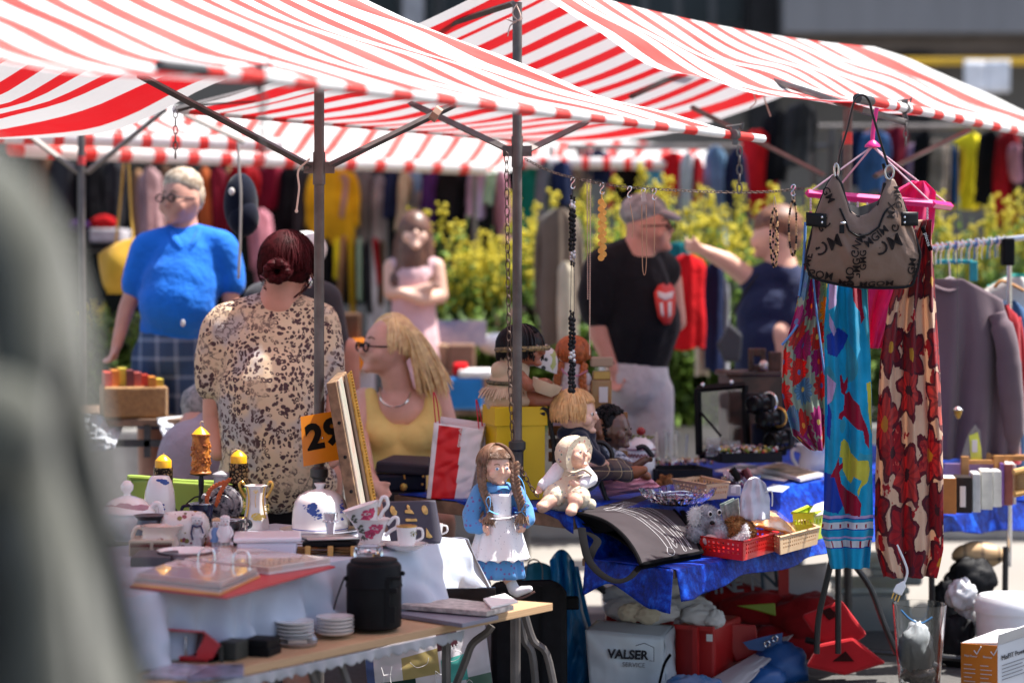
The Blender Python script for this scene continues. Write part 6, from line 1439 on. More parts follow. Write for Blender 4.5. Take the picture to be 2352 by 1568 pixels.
pa,pb_=tote(.93,.86),tote(.93,.40);n_=Vector((-.2,-.6,.75))*.006
txt('lettering','JEANS & LOVE',.023,frame4((pa+pb_)/2+n_,pb_-pa,tote(.80,.63)-tote(.93,.63)),WP_,t,.0008,.0004)
# ================================================================ things hung from the poles
def chain(mb,pts,ln,r,wd):
 c=[Vector(p)for p in pts];acc=[0]
 for a,b in zip(c[:-1],c[1:]):acc.append(acc[-1]+(b-a).length)
 n=int(acc[-1]/ln);k=0
 for i in range(n):
  s_=(i+.5)*ln
  while acc[k+1]<s_:k+=1
  u=(s_-acc[k])/(acc[k+1]-acc[k]);p=c[k]*(1-u)+c[k+1]*u;d=(c[k+1]-c[k]).normalized();x,y=ortho(d);w_=x if i%2 else y
  w_=(w_*.8+(y if i%2 else x)*.6*(1 if i%2 else-1)).normalized()
  mb.tube([p+d*math.cos(a_)*ln*.66+w_*math.sin(a_)*wd for a_ in[j*.7854 for j in range(8)]],r,5,closed=True)
m=MB();chain(m,catm([P(1206,365,7.46),P(1260,392,7.4),P(1315,408,7.35),P(1400,425,7.3),P(1500,434,7.28),P(1640,441,7.3),P(1760,441,7.4),P(1850,432,7.5)],8),.0125,.0013,.0048)
tag(m.build('chain',CHAIN),'rusty chain slung level from the middle post, necklaces hang from it','chain')
m=MB();chain(m,catm([P(1163,352,7.44),P(1165,500,7.44),P(1168,700,7.44),P(1171,850,7.44),P(1178,1010,7.42)],8),.030,.0020,.0085);chain(m,catm([P(1188,1062,7.4),P(1202,1085,7.3),P(1216,1112,7.3),P(1236,1140,7.3)],6),.020,.0020,.0065)
tag(m.build('chain',CHAIN),'long thin rusty chain hanging straight down beside the middle post','chain')
def shook(mb,x,y,Y):
 TB(mb,[(x-5,y),(x-2,y-7),(x+4,y-6),(x+3,y+1),(x-3,y+8),(x-4,y+16),(x+2,y+18),(x+5,y+13)],Y,1.5,6)
def necklace(label,x,y,Y,hook=True):
 t=thing('necklace',label,'necklace',P(x,y,Y),'necklaces hung on the chain')
 if hook:m=MB();shook(m,x,y,Y);m.build('hook',CHROME,t)
 return t
BBL=M('bead_black',(.01,.01,.012),.15);BCL=M('bead_crystal',(.55,.52,.53),.1,.7)
t=necklace('long necklace of black and silver faceted beads',1316,415,7.35)
m=MB();rr=random.Random(5)
for side in(-1,1):
 y=452;m=MB()
 while y<905:
  if not(610<y<716):
   r=3.2 if y<470 or 590<y<730 else rr.uniform(4.6,6.6);m.ell(P(1315+side*3.2+rr.uniform(-1.2,1.2)-(y-450)*.004,y+side*2.0,7.35+side*.004),r*7.35/K,None,7,1 if int(y/23)%5==0 else 0);y+=r*1.75
  else:y+=6
 m.build('bead_strand',[BBL,BCL],t)
m=MB();TB(m,[(1315,430),(1312,600),(1311,800),(1316,905)],7.35,.8,5,sm=2);TB(m,[(1316,430),(1319,600),(1318,800),(1316,905)],7.35,.8,5,sm=2);m.build('thread',DKSTEEL,t)
PKS=M('rose_silver',(.50,.36,.30),.3,.7)
t=necklace('very long double strand of tiny rose-silver beads',1352,413,7.33,False)
for sd,yl in((-3.5,690),(4,815)):
 m=MB()
 for y in range(414,yl,4):m.ell(P(1352+sd+(2.5 if sd<0 else-2)*(y-414)/420,y,7.33),1.75*7.33/K,None,6)
 m.build('bead_strand',PKS,t)
t=necklace('short necklace of overlapping orange-gold coins',1383,428,7.31)
m=MB();CO=M('amber_coin',(.72,.36,.08),.35,.3)
for i in range(17):m.lathe(P(1383+(3.2 if i%2 else-2.5),464+i*8,7.31-.002*(i%3)),[(0,-.002),(7.5*7.31/K,-.002),(7.5*7.31/K,.002),(0,.002)],14,0,Matrix.Rotation(R(90),3,'X')@Matrix.Rotation(R(12 if i%2 else-12),3,'Y'))
m.build('coin_strand',CO,t,auto=40);m=MB();TB(m,[(1383,440),(1382,450),(1383,462)],7.31,1.8,5);m.build('cord',CO,t)
FC=M('fine_gold_chain',(.42,.24,.16),.35,.7)
for lab,x,y,strands,extra in(('delicate dark pendant necklace hanging beside the coin necklace',1446,436,[[(1446,455),(1449,480),(1454,510),(1452,545)]],(1447,466)),('fine gold chain on a clear price tag, hung in front of the flat cap',1478,440,[[(1474,470),(1475,560),(1476,615),(1480,632),(1484,615),(1485,560),(1484,470)]],(1478,455)),('single straight thin pink-gold chain right of the tagged one',1503,441,[[(1503,452),(1503,520),(1503,585)]],None)):
 t=necklace(lab,x,y,7.28);m=MB()
 for st in strands:TB(m,st,7.28,1.0,5)
 m.build('fine_chain',FC,t)
 if extra:m=MB();m.prism([(extra[0]-3,extra[1]-14),(extra[0]+3,extra[1]-14),(extra[0]+7,extra[1]+8),(extra[0]-6,extra[1]+8)]if x==1478 else[(extra[0]-2,extra[1]-8),(extra[0]+2,extra[1]-6),(extra[0],extra[1]+10)],lambda a_,b_,tt:P(a_,b_,7.27+tt),0,.002);m.build('price_tag',M('clear_tag',(.50,.40,.38),.3),t,False)
WBD=M('pale_wood_bead',(.62,.36,.17),.5)
for lab,x0,x1,y0,y1,Y,tn in(('wooden bead necklace of pale slats and black spots',1772,1786,480,612,7.4,1),('looped necklace alternating black and pale wooden beads',1815,1829,462,586,7.45,2)):
 t=necklace(lab,(x0+x1)/2,y0-30,Y,tn==2);m=MB();cx=(x0+x1)/2
 for k in range(56):
  a_=2*math.pi*k/56;w_=(x1-x0)/2+3*math.sin(a_/2);x=cx+math.cos(a_)*w_-(a_>3.14)*0;y=(y0+y1)/2-math.sin(a_)*(y1-y0)/2
  m.ell(P(x,y,Y),(2.6*Y/K,2.6*Y/K,3.8*Y/K),None,6,(k//(2 if tn==1 else 3))%2)
 if tn==1:
  for k in range(34):m.ell(P(cx+rr.uniform(-8,8),y0+20+k*3.3,Y-.004),(2.4*Y/K,2.2*Y/K,4*Y/K),None,6,k%2)
 m.build('bead_strand',[WBD,BBL],t);m=MB();TB(m,[(cx,y0-30),(cx-3,y0-6),(cx,y0)],Y,.9,5,sm=2);TB(m,[(cx,y0-30),(cx+4,y0-6),(cx+2,y0)],Y,.9,5,sm=2);m.build('thread',M('beige_thread',(.5,.36,.25),.8),t)
Y=7.42;PK=M('hot_pink_plastic',(.80,.022,.22),.35,0,.04);PKW=M('pale_pink_rod',(.70,.46,.52),.4)
t=thing('drying_hanger','hot pink rectangular drying hanger with clips, hung behind the handbag','hanger',P(2000,445,Y))
cr_=[P(1856,444,Y),P(2142,468,Y),P(2142,468,Y)+Vector((.12,.30,.0)),P(1856,444,Y)+Vector((.12,.30,0))]
m=MB()
for i in range(4):m.tube([cr_[i],cr_[(i+1)%4]],.012,4,0,1.2)
m.build('frame',PK,t,False,bevel=.002)
m=MB();TB(m,[(2014,248),(2008,280),(2004,318),(2008,340)],Y,5,8);m.build('hook',PK,t);m=MB();LP(m,2004,338,Y,[(0,0),(18,0),(17,5),(9,13),(5,16),(0,16)],18);m.build('hub',PK,t)
for i,p in enumerate(cr_):m=MB();m.tube([P(2004,336,Y),p],.0032,6);m.build('rod',PKW,t)
for x in(1862,1886,1950,1970,1992,2130):
 m=MB();y=452+(x-1856)*.08
 for k in range(4):m.ell(P(x,y+6+k*7,Y-.01),(.004,.002,.006),None,8)
 m.tube([P(x,y+34,Y-.01),P(x-9,y+56,Y-.01)],.005,6,1);m.tube([P(x,y+34,Y-.01),P(x+7,y+58,Y-.01)],.005,6,1);m.build('clip',[PKW,PK],t)
# ---- scarves
def drape(name,label,cat,rows,Y,mats,folds,amp,nu=44,nv=120,paint=None,kseed=1,dz=0.0,solid=.0015,uvs=1.0):
 """cloth hanging from the hanger; rows = (y, x left, x right) down its length"""
 ys=[r[0]for r in rows]
 def lerp(y,k):
  for a,b in zip(rows[:-1],rows[1:]):
   if a[0]<=y<=b[0]:f=(y-a[0])/max(1e-6,b[0]-a[0]);return a[k]*(1-f)+b[k]*f
  return rows[-1][k]
 def f(u,v):
  y=ys[0]+(ys[-1]-ys[0])*v;xl,xr=lerp(y,1),lerp(y,2)
  ph=folds*6.28*u+1.2*math.sin(v*3+kseed)+kseed
  d=amp*(math.sin(ph)+.45*math.sin(ph*2.1+v*4))+.006*noise.noise(Vector((u*5,v*16,kseed)))
  if len(rows[0])>3:y+=lerp(ys[0]+(ys[-1]-ys[0])*v,3)*math.sin(u*3.14)*v
  return P(xl+(xr-xl)*(u+.018*math.sin(ph*1.0)),y,Y+dz*v)+Vector((0,d,0))
 m=MB();m.sheet(f,nu,nv,0,paint)
 return tag(m.build(name,mats,solid=solid),label,cat),f
def flowercloth(name,sc,bgc,pals,centre,r0=.40,petals=9,amp=.10,dark=None,ax=1.0,wob=.14):
 t=NT(name);uv=t.xyz(t.coord('UV'));v2=t.comb(t.math('MULTIPLY',uv[0],sc*ax),t.math('MULTIPLY',uv[1],sc),0.0)
 vo=t.n("TexVoronoi");vo.voronoi_dimensions='2D';vo.inputs['Scale'].default_value=1.0;vo.inputs['Randomness'].default_value=.75;t.l(v2,vo.inputs['Vector'])
 sb=t.n("VectorMath",operation='SUBTRACT');t.l(v2,sb.inputs[0]);t.l(vo.outputs['Position'],sb.inputs[1]);xy=t.xyz(sb.outputs[0])
 ang=t.math('ARCTAN2',xy[1],xy[0]);rnd=t.xyz(vo.outputs['Color'])
 rad=t.math('ADD',t.math('ADD',r0,t.math('MULTIPLY',rnd[1],.12)),t.math('MULTIPLY',t.math('SINE',t.math('ADD',t.math('MULTIPLY',ang,float(petals)),t.math('MULTIPLY',rnd[2],6.0))),amp))
 d=t.math('ADD',vo.outputs['Distance'],t.math('MULTIPLY',t.math('SUBTRACT',t.noise(v2,4,4),.5),wob))
 fl=t.math('LESS_THAN',d,rad);pet=t.ramp(t.math('FRACT',t.math('ADD',rnd[0],t.math('MULTIPLY',t.noise(v2,7,2),.25 if dark else 0.0))),pals)
 lines=t.math('SINE',t.math('MULTIPLY',ang,float(petals)*2.0))
 pet=t.mix(t.math('MULTIPLY',t.math('GREATER_THAN',lines,.3),.35),pet,dark if dark else(.02,.02,.03))
 if dark:
  edge=t.math('GREATER_THAN',t.math('SUBTRACT',d,t.math('MULTIPLY',rad,.80)),0.0);pet=t.mix(t.math('MULTIPLY',edge,.85),pet,dark)
 bgm=t.mix(t.noise(v2,2.2,3),bgc,tuple(c*.72 for c in bgc))if dark is None else t.mix(t.math('GREATER_THAN',t.noise(v2,2.4,3),.60),bgc,pals[0][1])
 c=t.mix(fl,bgm,pet);c=t.mix(t.math('LESS_THAN',d,.11),c,t.ramp(rnd[2],centre))
 t.l(c,t.b.inputs['Base Color']);t.b.inputs['Roughness'].default_value=.85;t.b.inputs['Sheen Weight'].default_value=.15;t.bump(t.noise(t.coord(),70,3),.25,.003)
 tl=t.n("BsdfTranslucent");t.l(c,tl.inputs[0]);mx_=t.n("MixShader");mx_.inputs[0].default_value=.42;t.l(t.b.outputs[0],mx_.inputs[1]);t.l(tl.outputs[0],mx_.inputs[2]);t.l(mx_.outputs[0],t.out.inputs[0]);return t.mat
DAISY=flowercloth('daisy_print',8.6,(.46,.56,.44),[(0,(.80,.03,.02)),(.30,(.52,.012,.22)),(.54,(.16,.36,.56)),(.66,(.86,.46,.02)),(.80,(.72,.04,.03)),(.92,(.36,.54,.42))],[(0,(.86,.40,.06)),(.4,(.14,.22,.50)),(.7,(.86,.72,.2))],.50,11,.07,None,.34)
BLUR=cloth('sky_blue_scarf_trim',(.10,.28,.62),transl=.25)
o,fF=drape('scarf','bunched scarf printed with big red, purple and blue daisies','scarf',[(520,1866,1905),(640,1842,1906),(720,1826,1908),(800,1800,1898),(900,1795,1896),(1000,1820,1897),(1034,1862,1892)],7.30,DAISY,2.3,.024)
m=MB();TB(m,[(1850,510),(1846,600),(1836,680)],7.31,8,6,0,.4);TB(m,[(1868,640,-.03),(1876,720,-.035),(1886,800,-.03),(1894,860,-.02)],7.30,6,6,0,.4);TB(m,[(1832,745,-.03),(1815,770,-.03),(1796,792,-.03)],7.30,9,6,0,.3);m.build('blue_hem',BLUR,o)
TQ=cloth('turquoise_voile',(.012,.36,.60),transl=.35,var=.2);mats=[TQ,cloth('deer_crimson',(.33,.006,.035),transl=.3),cloth('horse_yellow',(.55,.50,.06),transl=.3),cloth('lilac_patch',(.50,.36,.62),transl=.3),cloth('royal_patch',(.012,.05,.40),transl=.3),cloth('white_border',(.62,.64,.68),transl=.3),cloth('pale_aqua',(.04,.30,.42),transl=.3)]
def SXY(poly):return[((x-1890)/115.0,(y-640)/665.0)for x,y in poly]
deer1=SXY([(1962,660),(1988,664),(1988,700),(1992,730),(1984,745),(1982,716),(1972,705),(1964,690)])
deer2=SXY([(1938,905),(1950,898),(1962,918),(1974,930),(1980,950),(1990,975),(1996,1000),(1996,1030),(1988,1018),(1984,990),(1970,985),(1950,968),(1936,955),(1932,965),(1924,960),(1926,950),(1936,942)])
deer2b=SXY([(1928,862),(1932,860),(1936,880),(1944,866),(1947,868),(1944,892),(1938,906),(1932,904),(1930,890)])
deer3=SXY([(1918,1066),(1924,1050),(1926,1068),(1934,1060),(1934,1072),(1926,1084),(1930,1110),(1942,1124),(1968,1138),(1978,1156),(1976,1185),(1940,1180),(1930,1150),(1922,1118),(1914,1094),(1905,1096),(1908,1086)])
horse=SXY([(1930,1015),(1936,1008),(1946,1018),(1954,1040),(1970,1056),(1994,1058),(1998,1080),(1992,1106),(1978,1120),(1972,1140),(1968,1128),(1980,1104),(1960,1094),(1954,1110),(1944,1102),(1934,1080),(1932,1050),(1926,1048)])
lil=[SXY([(1896,650),(1916,648),(1918,700),(1900,712)]),SXY([(1898,860),(1918,880),(1908,922),(1898,930)]),SXY([(1902,720),(1922,760),(1914,772),(1904,748)])]
roy=[SXY([(1898,770),(1926,752),(1952,770),(1936,800),(1922,820),(1900,812)]),SXY([(1890,1085),(1920,1092),(1938,1150),(1925,1178),(1890,1172)]),SXY([(1900,920),(1908,950),(1904,1010),(1896,1000)])]
yel2=[SXY([(1992,880),(2004,876),(2004,1000),(1996,960)])]
def dpaint(u,v):
 for k,ps in((2,[horse]+yel2),(1,[deer1,deer2,deer2b,deer3]),(3,lil),(4,roy)):
  for p_ in ps:
   if inpoly(u,v,p_):return k
 y=640+665*v
 if 1182<y<1190:return 3
 if 1198<y<1214:return(1 if(u*6)%1<.22 and 1202<y<1211 else 5)
 if 1214<=y<1217 or 1190<y<1193:return 4
 if 1232<y<1236:return 3
 if 1240<y<1256:return(1 if(u*5+.3)%1<.2 else 5)
 if 1256<=y<1259:return 4
 return 0 if noise.noise(Vector((u*2.5,v*7,6)))<.22 else 6
o,f=drape('scarf','turquoise voile scarf printed with crimson deer and a yellow horse','scarf',[(640,1902,1990),(760,1892,1998),(900,1894,2002),(1050,1894,2004),(1170,1892,2005),(1225,1886,2006),(1250,1896,2000),(1305,1908,1996)],7.22,mats,2.0,.016,90,300,dpaint,3)
REDF=flowercloth('crimson_bloom_print',6.4,(.78,.56,.40),[(0,(.46,.012,.022)),(.35,(.62,.045,.04)),(.6,(.30,.008,.02)),(.8,(.68,.12,.09))],[(0,(.08,.012,.02)),(.6,(.60,.32,.03)),(.8,(.12,.01,.03))],.47,6,.11,(.085,.006,.022),.42,.34)
drape('scarf','long cream scarf covered with dark crimson blossoms','scarf',[(505,2110,2140),(560,2086,2142),(700,2042,2150),(820,2022,2158),(1000,2012,2166),(1180,2008,2168),(1260,2010,2168),(1326,2030,2152)],7.26,REDF,2.6,.024,60,160,None,2)
m=MB();m.sheet(lambda u,v:P(2114+8*u+20*v,522+56*v-4*u,7.20),4,10);lb=single('scarf_label',m,BW,'small black woven label sewn on the crimson scarf','label',solid=.002)
txt('lettering','pieces',.018,frame4(P(2130,550,7.193),P(2138,574,7.19)-P(2124,528,7.19),P(2136,548,7.19)-P(2126,552,7.19)),PAPER,lb,.0006)
drape('scarf','plain hot pink chiffon scarf hung at the back of the hanger','scarf',[(416,2094,2126),(440,2052,2150),(520,2048,2146),(640,1996,2120),(760,1990,2050),(800,1994,2030)],7.50,cloth('hot_pink_chiffon',(.78,.035,.22),transl=.4),1.6,.02,40,60,None,5)
# ---- handbag
Y=7.12;t=thing('handbag','brown monogrammed shoulder bag with black trim hanging from the striped pole','handbag',P(1982,658,Y))
BAGM=NT('brown_twill');co=BAGM.coord();BAGM.l(BAGM.mix(BAGM.noise(co,9,4),(.125,.068,.045),(.235,.14,.10)),BAGM.b.inputs['Base Color']);BAGM.b.inputs['Roughness'].default_value=.5;BAGM.b.inputs['Sheen Weight'].default_value=.2;BAGM.bump(BAGM.noise(co,14,4),.5,.012);BAGM=BAGM.mat
XL=[(400,1914),(430,1899),(483,1877),(528,1866),(593,1850),(623,1855),(640,1874),(660,1930)];XR=[(400,2050),(458,2072),(525,2097),(578,2112),(615,2112),(635,2099),(660,2050)]
def il(tab,y):
 if y<=tab[0][0]:return tab[0][1]
 for a_,b_ in zip(tab[:-1],tab[1:]):
  if y<=b_[0]:return a_[1]+(b_[1]-a_[1])*(y-a_[0])/(b_[0]-a_[0])
 return tab[-1][1]
TOPC=[(1900,425),(1914,402),(1926,405),(1938,440),(1950,482),(1972,498),(1995,490),(2018,468),(2030,425),(2040,408),(2054,412),(2072,455),(2082,490)]
BOTC=[(1850,600),(1858,626),(1878,642),(1966,659),(2082,659),(2100,636),(2112,600)]
def bagpt(u,v,bulge=1.0,Y=Y):
 y0,y1=402,658;x_=1850+262*u
 for it in range(5):
  yt=il(TOPC,x_)if 1900<=x_<=2082 else(il([(1850,596),(1866,528),(1877,483),(1900,425)],x_)if x_<1900 else il([(2082,490),(2097,525),(2112,578)],x_));yb=il(BOTC,x_);y=yt+(yb-yt)*v
  x_=1850+262*u
 e=max(0,1-(2*u-1)**2)*max(0,math.sin(min(1,v*.9+.12)*math.pi))**.5
 return P(x_,y,Y-.055*bulge*e-.006*noise.noise(Vector((u*6,v*6,2))))
m=MB();m.sheet(lambda u,v:bagpt(u,v),70,40);m.build('front_panel',BAGM,t,solid=.003)
m=MB();m.sheet(lambda u,v:bagpt(u,v,-1.3,Y+.02),50,24);m.build('back_panel',BAGM,t,solid=.003)
LEA=M('black_leather',(.010,.010,.012),.38,0,.2,20,.15,140)
m=MB();TB(m,[(1866,528),(1852,590),(1858,624),(1880,642),(1966,659),(2082,659),(2102,634),(2113,596),(2112,575),(2096,524),(2072,458)],Y-.004,3.2,7);TB(m,[(1866,528),(1877,483),(1898,430),(1914,404)],Y-.004,3.2,7);m.build('piping',LEA,t)
m=MB();TB(m,[(1920,404),(1934,428),(1946,476),(1962,496),(1984,498),(2004,484),(2022,462),(2032,420)],Y-.03,4,7);m.build('opening_trim',LEA,t)
m=MB();m.sheet(lambda u,v:P(1932+96*u,il(TOPC,1932+96*u)-22*math.sin(3.14*u)*(1-v)+5*v,Y+.01-.02*v),24,6);m.build('lining',M('black_lining',(.010,.010,.014),.6),t)
m=MB();m.tube([bagpt(u_,.26+.02*math.sin(u_*3))+Vector((0,-.004,0))for u_ in[.30+.02*k for k in range(22)]],.006,6,0,.6);m.build('zip',LEA,t)
m=MB();pxbox(m,1928,516,1940,536,Y-.075,.006);m.build('zip_pull',LEA,t,False,bevel=.002);m=MB();m.ell(P(1937,512,Y-.075),(.010,.006,.005));m.build('zip_slider',CHROME,t)
for x0,x1 in((1852,1898),(2070,2108)):
 m=MB();m.sheet(lambda u,v:P(x0+(x1-x0)*u,487+32*v+4*u*(1 if x0<1900 else 0),Y-.018-.02*math.sin(3.14*(u if x0<1900 else 1-u)*.5+(0 if 1 else 0))),10,4);m.build('side_strap',LEA,t,solid=.006)
 m=MB()
 for dy in(499,511):m.ell(P(x1-10 if x0<1900 else x0+8,dy,Y-(.044 if x0<1900 else .046)),.0042,None,8)
 m.build('rivet',CHROME,t)
m=MB();TB(m,[(1925,388),(1930,350),(1945,300),(1958,245),(1968,224),(1983,219),(1996,232),(2004,262),(2018,310),(2030,350),(2040,380)],Y-.02,8.5,8,0,.32,6);m.build('shoulder_strap',LEA,t)
m=MB();TB(m,[(1924,385),(1926,402)],Y-.02,6,6);TB(m,[(2028,376),(2036,400),(2046,412)],Y-.02,7,6,0,.5);m.build('strap_end',LEA,t)
RING=M('brushed_nickel',(.55,.5,.46),.25,1)
for x,y,rx,ry in((1921,392,5,16),(2043,396,10,16)):
 m=MB();m.tube([P(x+rx*math.cos(k*.5236),y+ry*math.sin(k*.5236),Y-.03)for k in range(12)],.0038,7,closed=True);m.build('ring',RING,t)
LET=M('monogram_black',(.015,.010,.010),.5)
def mono(u,v,s_,size,rot,flip=1):
 c=bagpt(u,v);dx=bagpt(u+.02,v)-bagpt(u-.02,v);dy=bagpt(u,v-.03)-bagpt(u,v+.03);nrm=dx.cross(dy).normalized()
 if nrm.y>0:nrm=-nrm
 X=dx.normalized()*math.cos(R(rot))+dy.normalized()*math.sin(R(rot));Yv=dy.normalized()*math.cos(R(rot))-dx.normalized()*math.sin(R(rot))
 fm=frame4(c+nrm*.0045,X,Yv)
 if flip<0:fm=fm@Matrix.Diagonal((1,-1,1,1))
 txt('monogram',s_,size,fm,LET,t,.0006,.0004)
for u_,v_,s_,sz,rt,fl in((.20,.62,'MG',.062,172,1),(.72,.60,'MG',.062,184,1),(.45,.74,'GMG',.034,90,1),(.385,.86,'MO',.036,90,-1),(.505,.62,'GMG',.030,90,1),(.36,.97,'MM',.034,0,-1),(.62,.95,'MGOM',.036,0,1),(.13,.92,'GOM',.036,-12,-1),(.93,.74,'GM',.036,80,1),(.965,.9,'MG',.032,70,1),(.13,.28,'MG',.036,-60,1),(.20,.12,'GM',.036,-62,1),(.62,.38,'MGIM',.036,10,1),(.47,.36,'NM',.034,60,1),(.75,.30,'MX',.036,85,1),(.80,.12,'MKG',.034,-65,1),(.78,.45,'G',.034,85,-1),(.18,.38,'C',.045,-20,1),(.03,.55,'ME',.034,70,1),(.43,.55,'G',.034,90,-1)):
 mono(u_,v_,s_,sz,rt,fl)
# ---- small bell pendant hung before the lilac jacket
t=thing('small_bell','tiny acorn shaped bell hanging in front of the lilac jacket','bell',P(2200,955,7.9));m=MB();LP(m,2200,962,7.9,[(0,0),(5,2),(9,12),(10,20),(0,20)],14);m.build('bell',M('antique_gold',(.46,.27,.06),.38,.8,.35,40),t);m=MB();LP(m,2200,942,7.9,[(12,0),(12,3),(6,8),(0,10)],14);m.build('cap',CHROME,t);m=MB();TB(m,[(2200,930),(2199,700),(2198,330)],7.9,.6,4,sm=2);m.build('thread',DKSTEEL,t)
# ================================================================ goods on the ground under the blue table
def gar(name,label,cat,x,w,y0,y1,Y,mat,dep=.05,sl=True,seed=0,group=None,flare=1.0,lean=0.0):
 """a garment on its hanger: shoulders, hanging folds, two sleeves"""
 s=Y/K;m=MB();n=30;nv=16;vs=[];fs=[];uv=[]
 for j in range(nv+1):
  v=j/nv;hw=w/2*(.22+.78*min(1,v/.09)**.7)*(1+(flare-1)*v)
  for k in range(n):
   a=2*math.pi*k/n;fo=1+.16*min(1,v*4)*math.sin(a*4+seed+v*2)+.08*math.sin(a*9+seed*2)
   vs.append(P(x+lean*v+math.cos(a)*hw*(1+.05*math.sin(v*9+seed)),y0+(y1-y0)*v+4*math.sin(a*3+seed)*(v>.98),Y)+Vector((0,math.sin(a)*dep*fo,0)));uv.append((k/n,v))
 for j in range(nv):
  for k in range(n):fs.append((j*n+k,j*n+(k+1)%n,(j+1)*n+(k+1)%n,(j+1)*n+k))
 m.add(vs,fs,0,uv)
 if sl:
  L=(y1-y0)
  for sx in(-1,1):
   TB(m,[(x+sx*w*.40,y0+L*.08,.0),(x+sx*w*.52,y0+L*.3,-.01),(x+sx*w*.54+lean*.5,y0+L*.78,.0)],Y,[w*.12,w*.13,w*.10],9,0,.8)
 o=m.build(name,mat,auto=0);return tag(o,label,cat,group)
GR=0.0
Y=7.55
t=thing('cooler_bag','pale grey insulated cooler bag printed with a black service logo','bag',P(1445,1600,Y))
CB=M('pvc_pale_grey',(.48,.51,.54),.3,0,.06,5,.1,20)
m=MB();noisesheet(m,(P(1344,1446,Y),P(1524,1462,Y+.05),P(1532,1640,Y+.05),P(1360,1640,Y)),24,20,.01,3,4,None,.03);m.build('front',CB,t,solid=.004)
m=MB();noisesheet(m,(P(1372,1424,Y+.14),P(1545,1436,Y+.2),P(1524,1464,Y+.048),P(1344,1448,Y-.005)),20,8,.008,4,6,None,.0);noisesheet(m,(P(1524,1462,Y+.05),P(1546,1434,Y+.2),P(1552,1640,Y+.2),P(1532,1640,Y+.05)),8,16,.012,3,7,None,.01,Vector((1,0,0)));m.build('lid',CB,t,solid=.004)
PB_=M('print_black',(.02,.02,.025),.5)
cx=P(1442,1503,Y-.012);txt('lettering','VALSER',.042,frame4(cx,Vector((1,.16,-.07)),Vector((0,0,1))),PB_,t,.001,.0016);txt('lettering','SERVICE',.022,frame4(cx+Vector((.02,-.002,-.034)),Vector((1,.16,-.07)),Vector((0,0,1))),M('print_grey',(.12,.12,.13),.5),t,.001)
m=MB();TB(m,[(1460,1482),(1480,1476),(1502,1486),(1502,1518),(1492,1516)],Y-.012,.8,4,sm=1);m.build('logo_roof',PB_,t)
m=MB();TB(m,[(1540,1502),(1524,1530),(1508,1600)],Y-.03,14,6,0,.2);m.build('strap',BW,t)
RC=M('red_crate_plastic',(.42,.012,.012),.4,0,.1)
t=thing('plastic_crate','red plastic crate with laundry heaped over its rim','crate',P(1560,1560,7.9))
m=MB();pxbox(m,1546,1438,1644,1600,7.75,.3,0,R(-24));pxbox(m,1392,1412,1548,1440,7.9,.1);m.build('crate_body',RC,t,False,bevel=.01)
m=MB();pxbox(m,1590,1440,1602,1600,7.70,.02,0,R(-24));pxbox(m,1540,1436,1640,1446,7.72,.02,0,R(-24));m.build('crate_rib',RC,t,False);m=MB();pxbox(m,1622,1456,1636,1472,7.69,.004,0,R(-24));m.build('label',PAPER,t,False)
def heap(name,label,cat,blobs,Y,mat,amp=.25,fq=6,seed=1,group=None):
 m=MB();s=Y/K
 for i,(x,y,rx,ry,d)in enumerate(blobs):m.ell(P(x,y,Y+d),(rx*s,min(rx,ry)*s*.8,ry*s),None,40,0,amp,fq,seed+i*3.1)
 o=m.build(name,mat,auto=0);return tag(o,label,cat,group)
WCL=cloth('white_laundry',(.58,.56,.55),var=.12);heap('laundry','crumpled white laundry heaped on the red crate','laundry',[(1450,1368,62,34,.1),(1530,1362,70,38,.12),(1580,1395,60,30,.05),(1440,1400,50,26,.02),(1610,1412,44,26,.0),(1500,1404,60,26,-.02),(1640,1420,24,22,-.02)],7.75,WCL,.42,7,3)
heap('tea_towel','cream towel tucked in front of the white laundry','towel',[(1450,1405,30,22,-.06),(1488,1412,28,20,-.08)],7.68,cloth('cream_towel',(.50,.43,.32)),.4,7,9)
t=thing('fabric_bag','white fabric bag printed with big dark capital letters and a red strip','bag',P(1690,1500,8.5))
m=MB();noisesheet(m,(P(1560,1325,8.45),P(1900,1290,8.5),P(1900,1480,8.5),P(1560,1480,8.45)),30,12,.02,4,3);m.build('front',M('white_fabric',(.46,.43,.43),.7,0,.08),t,solid=.003)
LTR=M('letter_petrol',(.03,.06,.09),.6);LTG=M('letter_faded',(.24,.25,.28),.6)
for s_,x,y,sz,mt in(('N',1767,1331,.10,LTR),('E N',1722,1340,.085,LTG),('IN',1664,1345,.085,LTG),('K',1766,1398,.08,LTR),('WU',1706,1396,.075,LTG)):txt('lettering',s_,sz,frame4(P(x,y,8.36),Vector((1,.03,.1)),Vector((0,0,1))),mt,t,.001,.001)
m=MB();pxbox(m,1788,1285,1812,1400,8.34,.01);m.build('red_strip',RC,t,False)
FELT=cloth('dark_red_felt',(.30,.008,.010));FELT2=cloth('bright_red_felt',(.42,.010,.016))
heap('felt_bag','large slumped dark red felt bag behind the carriers','bag',[(1690,1372,70,34,.3),(1760,1402,110,46,.25),(1860,1420,90,58,.2),(1800,1480,110,50,.2)],8.1,FELT,.35,6,5)
m=MB();m.prism([(1648,1428),(1736,1434),(1744,1500),(1690,1520)],lambda x,y,tt:P(x,y,7.9+tt),0,.12);single('red_carton',m,RC,'small red carton wedged behind the red crate','carton',smooth=False,bevel=.006)
m=MB();m.prism([(1690,1390),(1780,1384),(1782,1414),(1740,1402)],lambda x,y,tt:P(x,y,8.0+tt),0,.05);single('lime_folder',m,M('lime_card',(.22,.30,.02),.5),'lime green folder sticking out of a red felt bag','folder',smooth=False,bevel=.004)
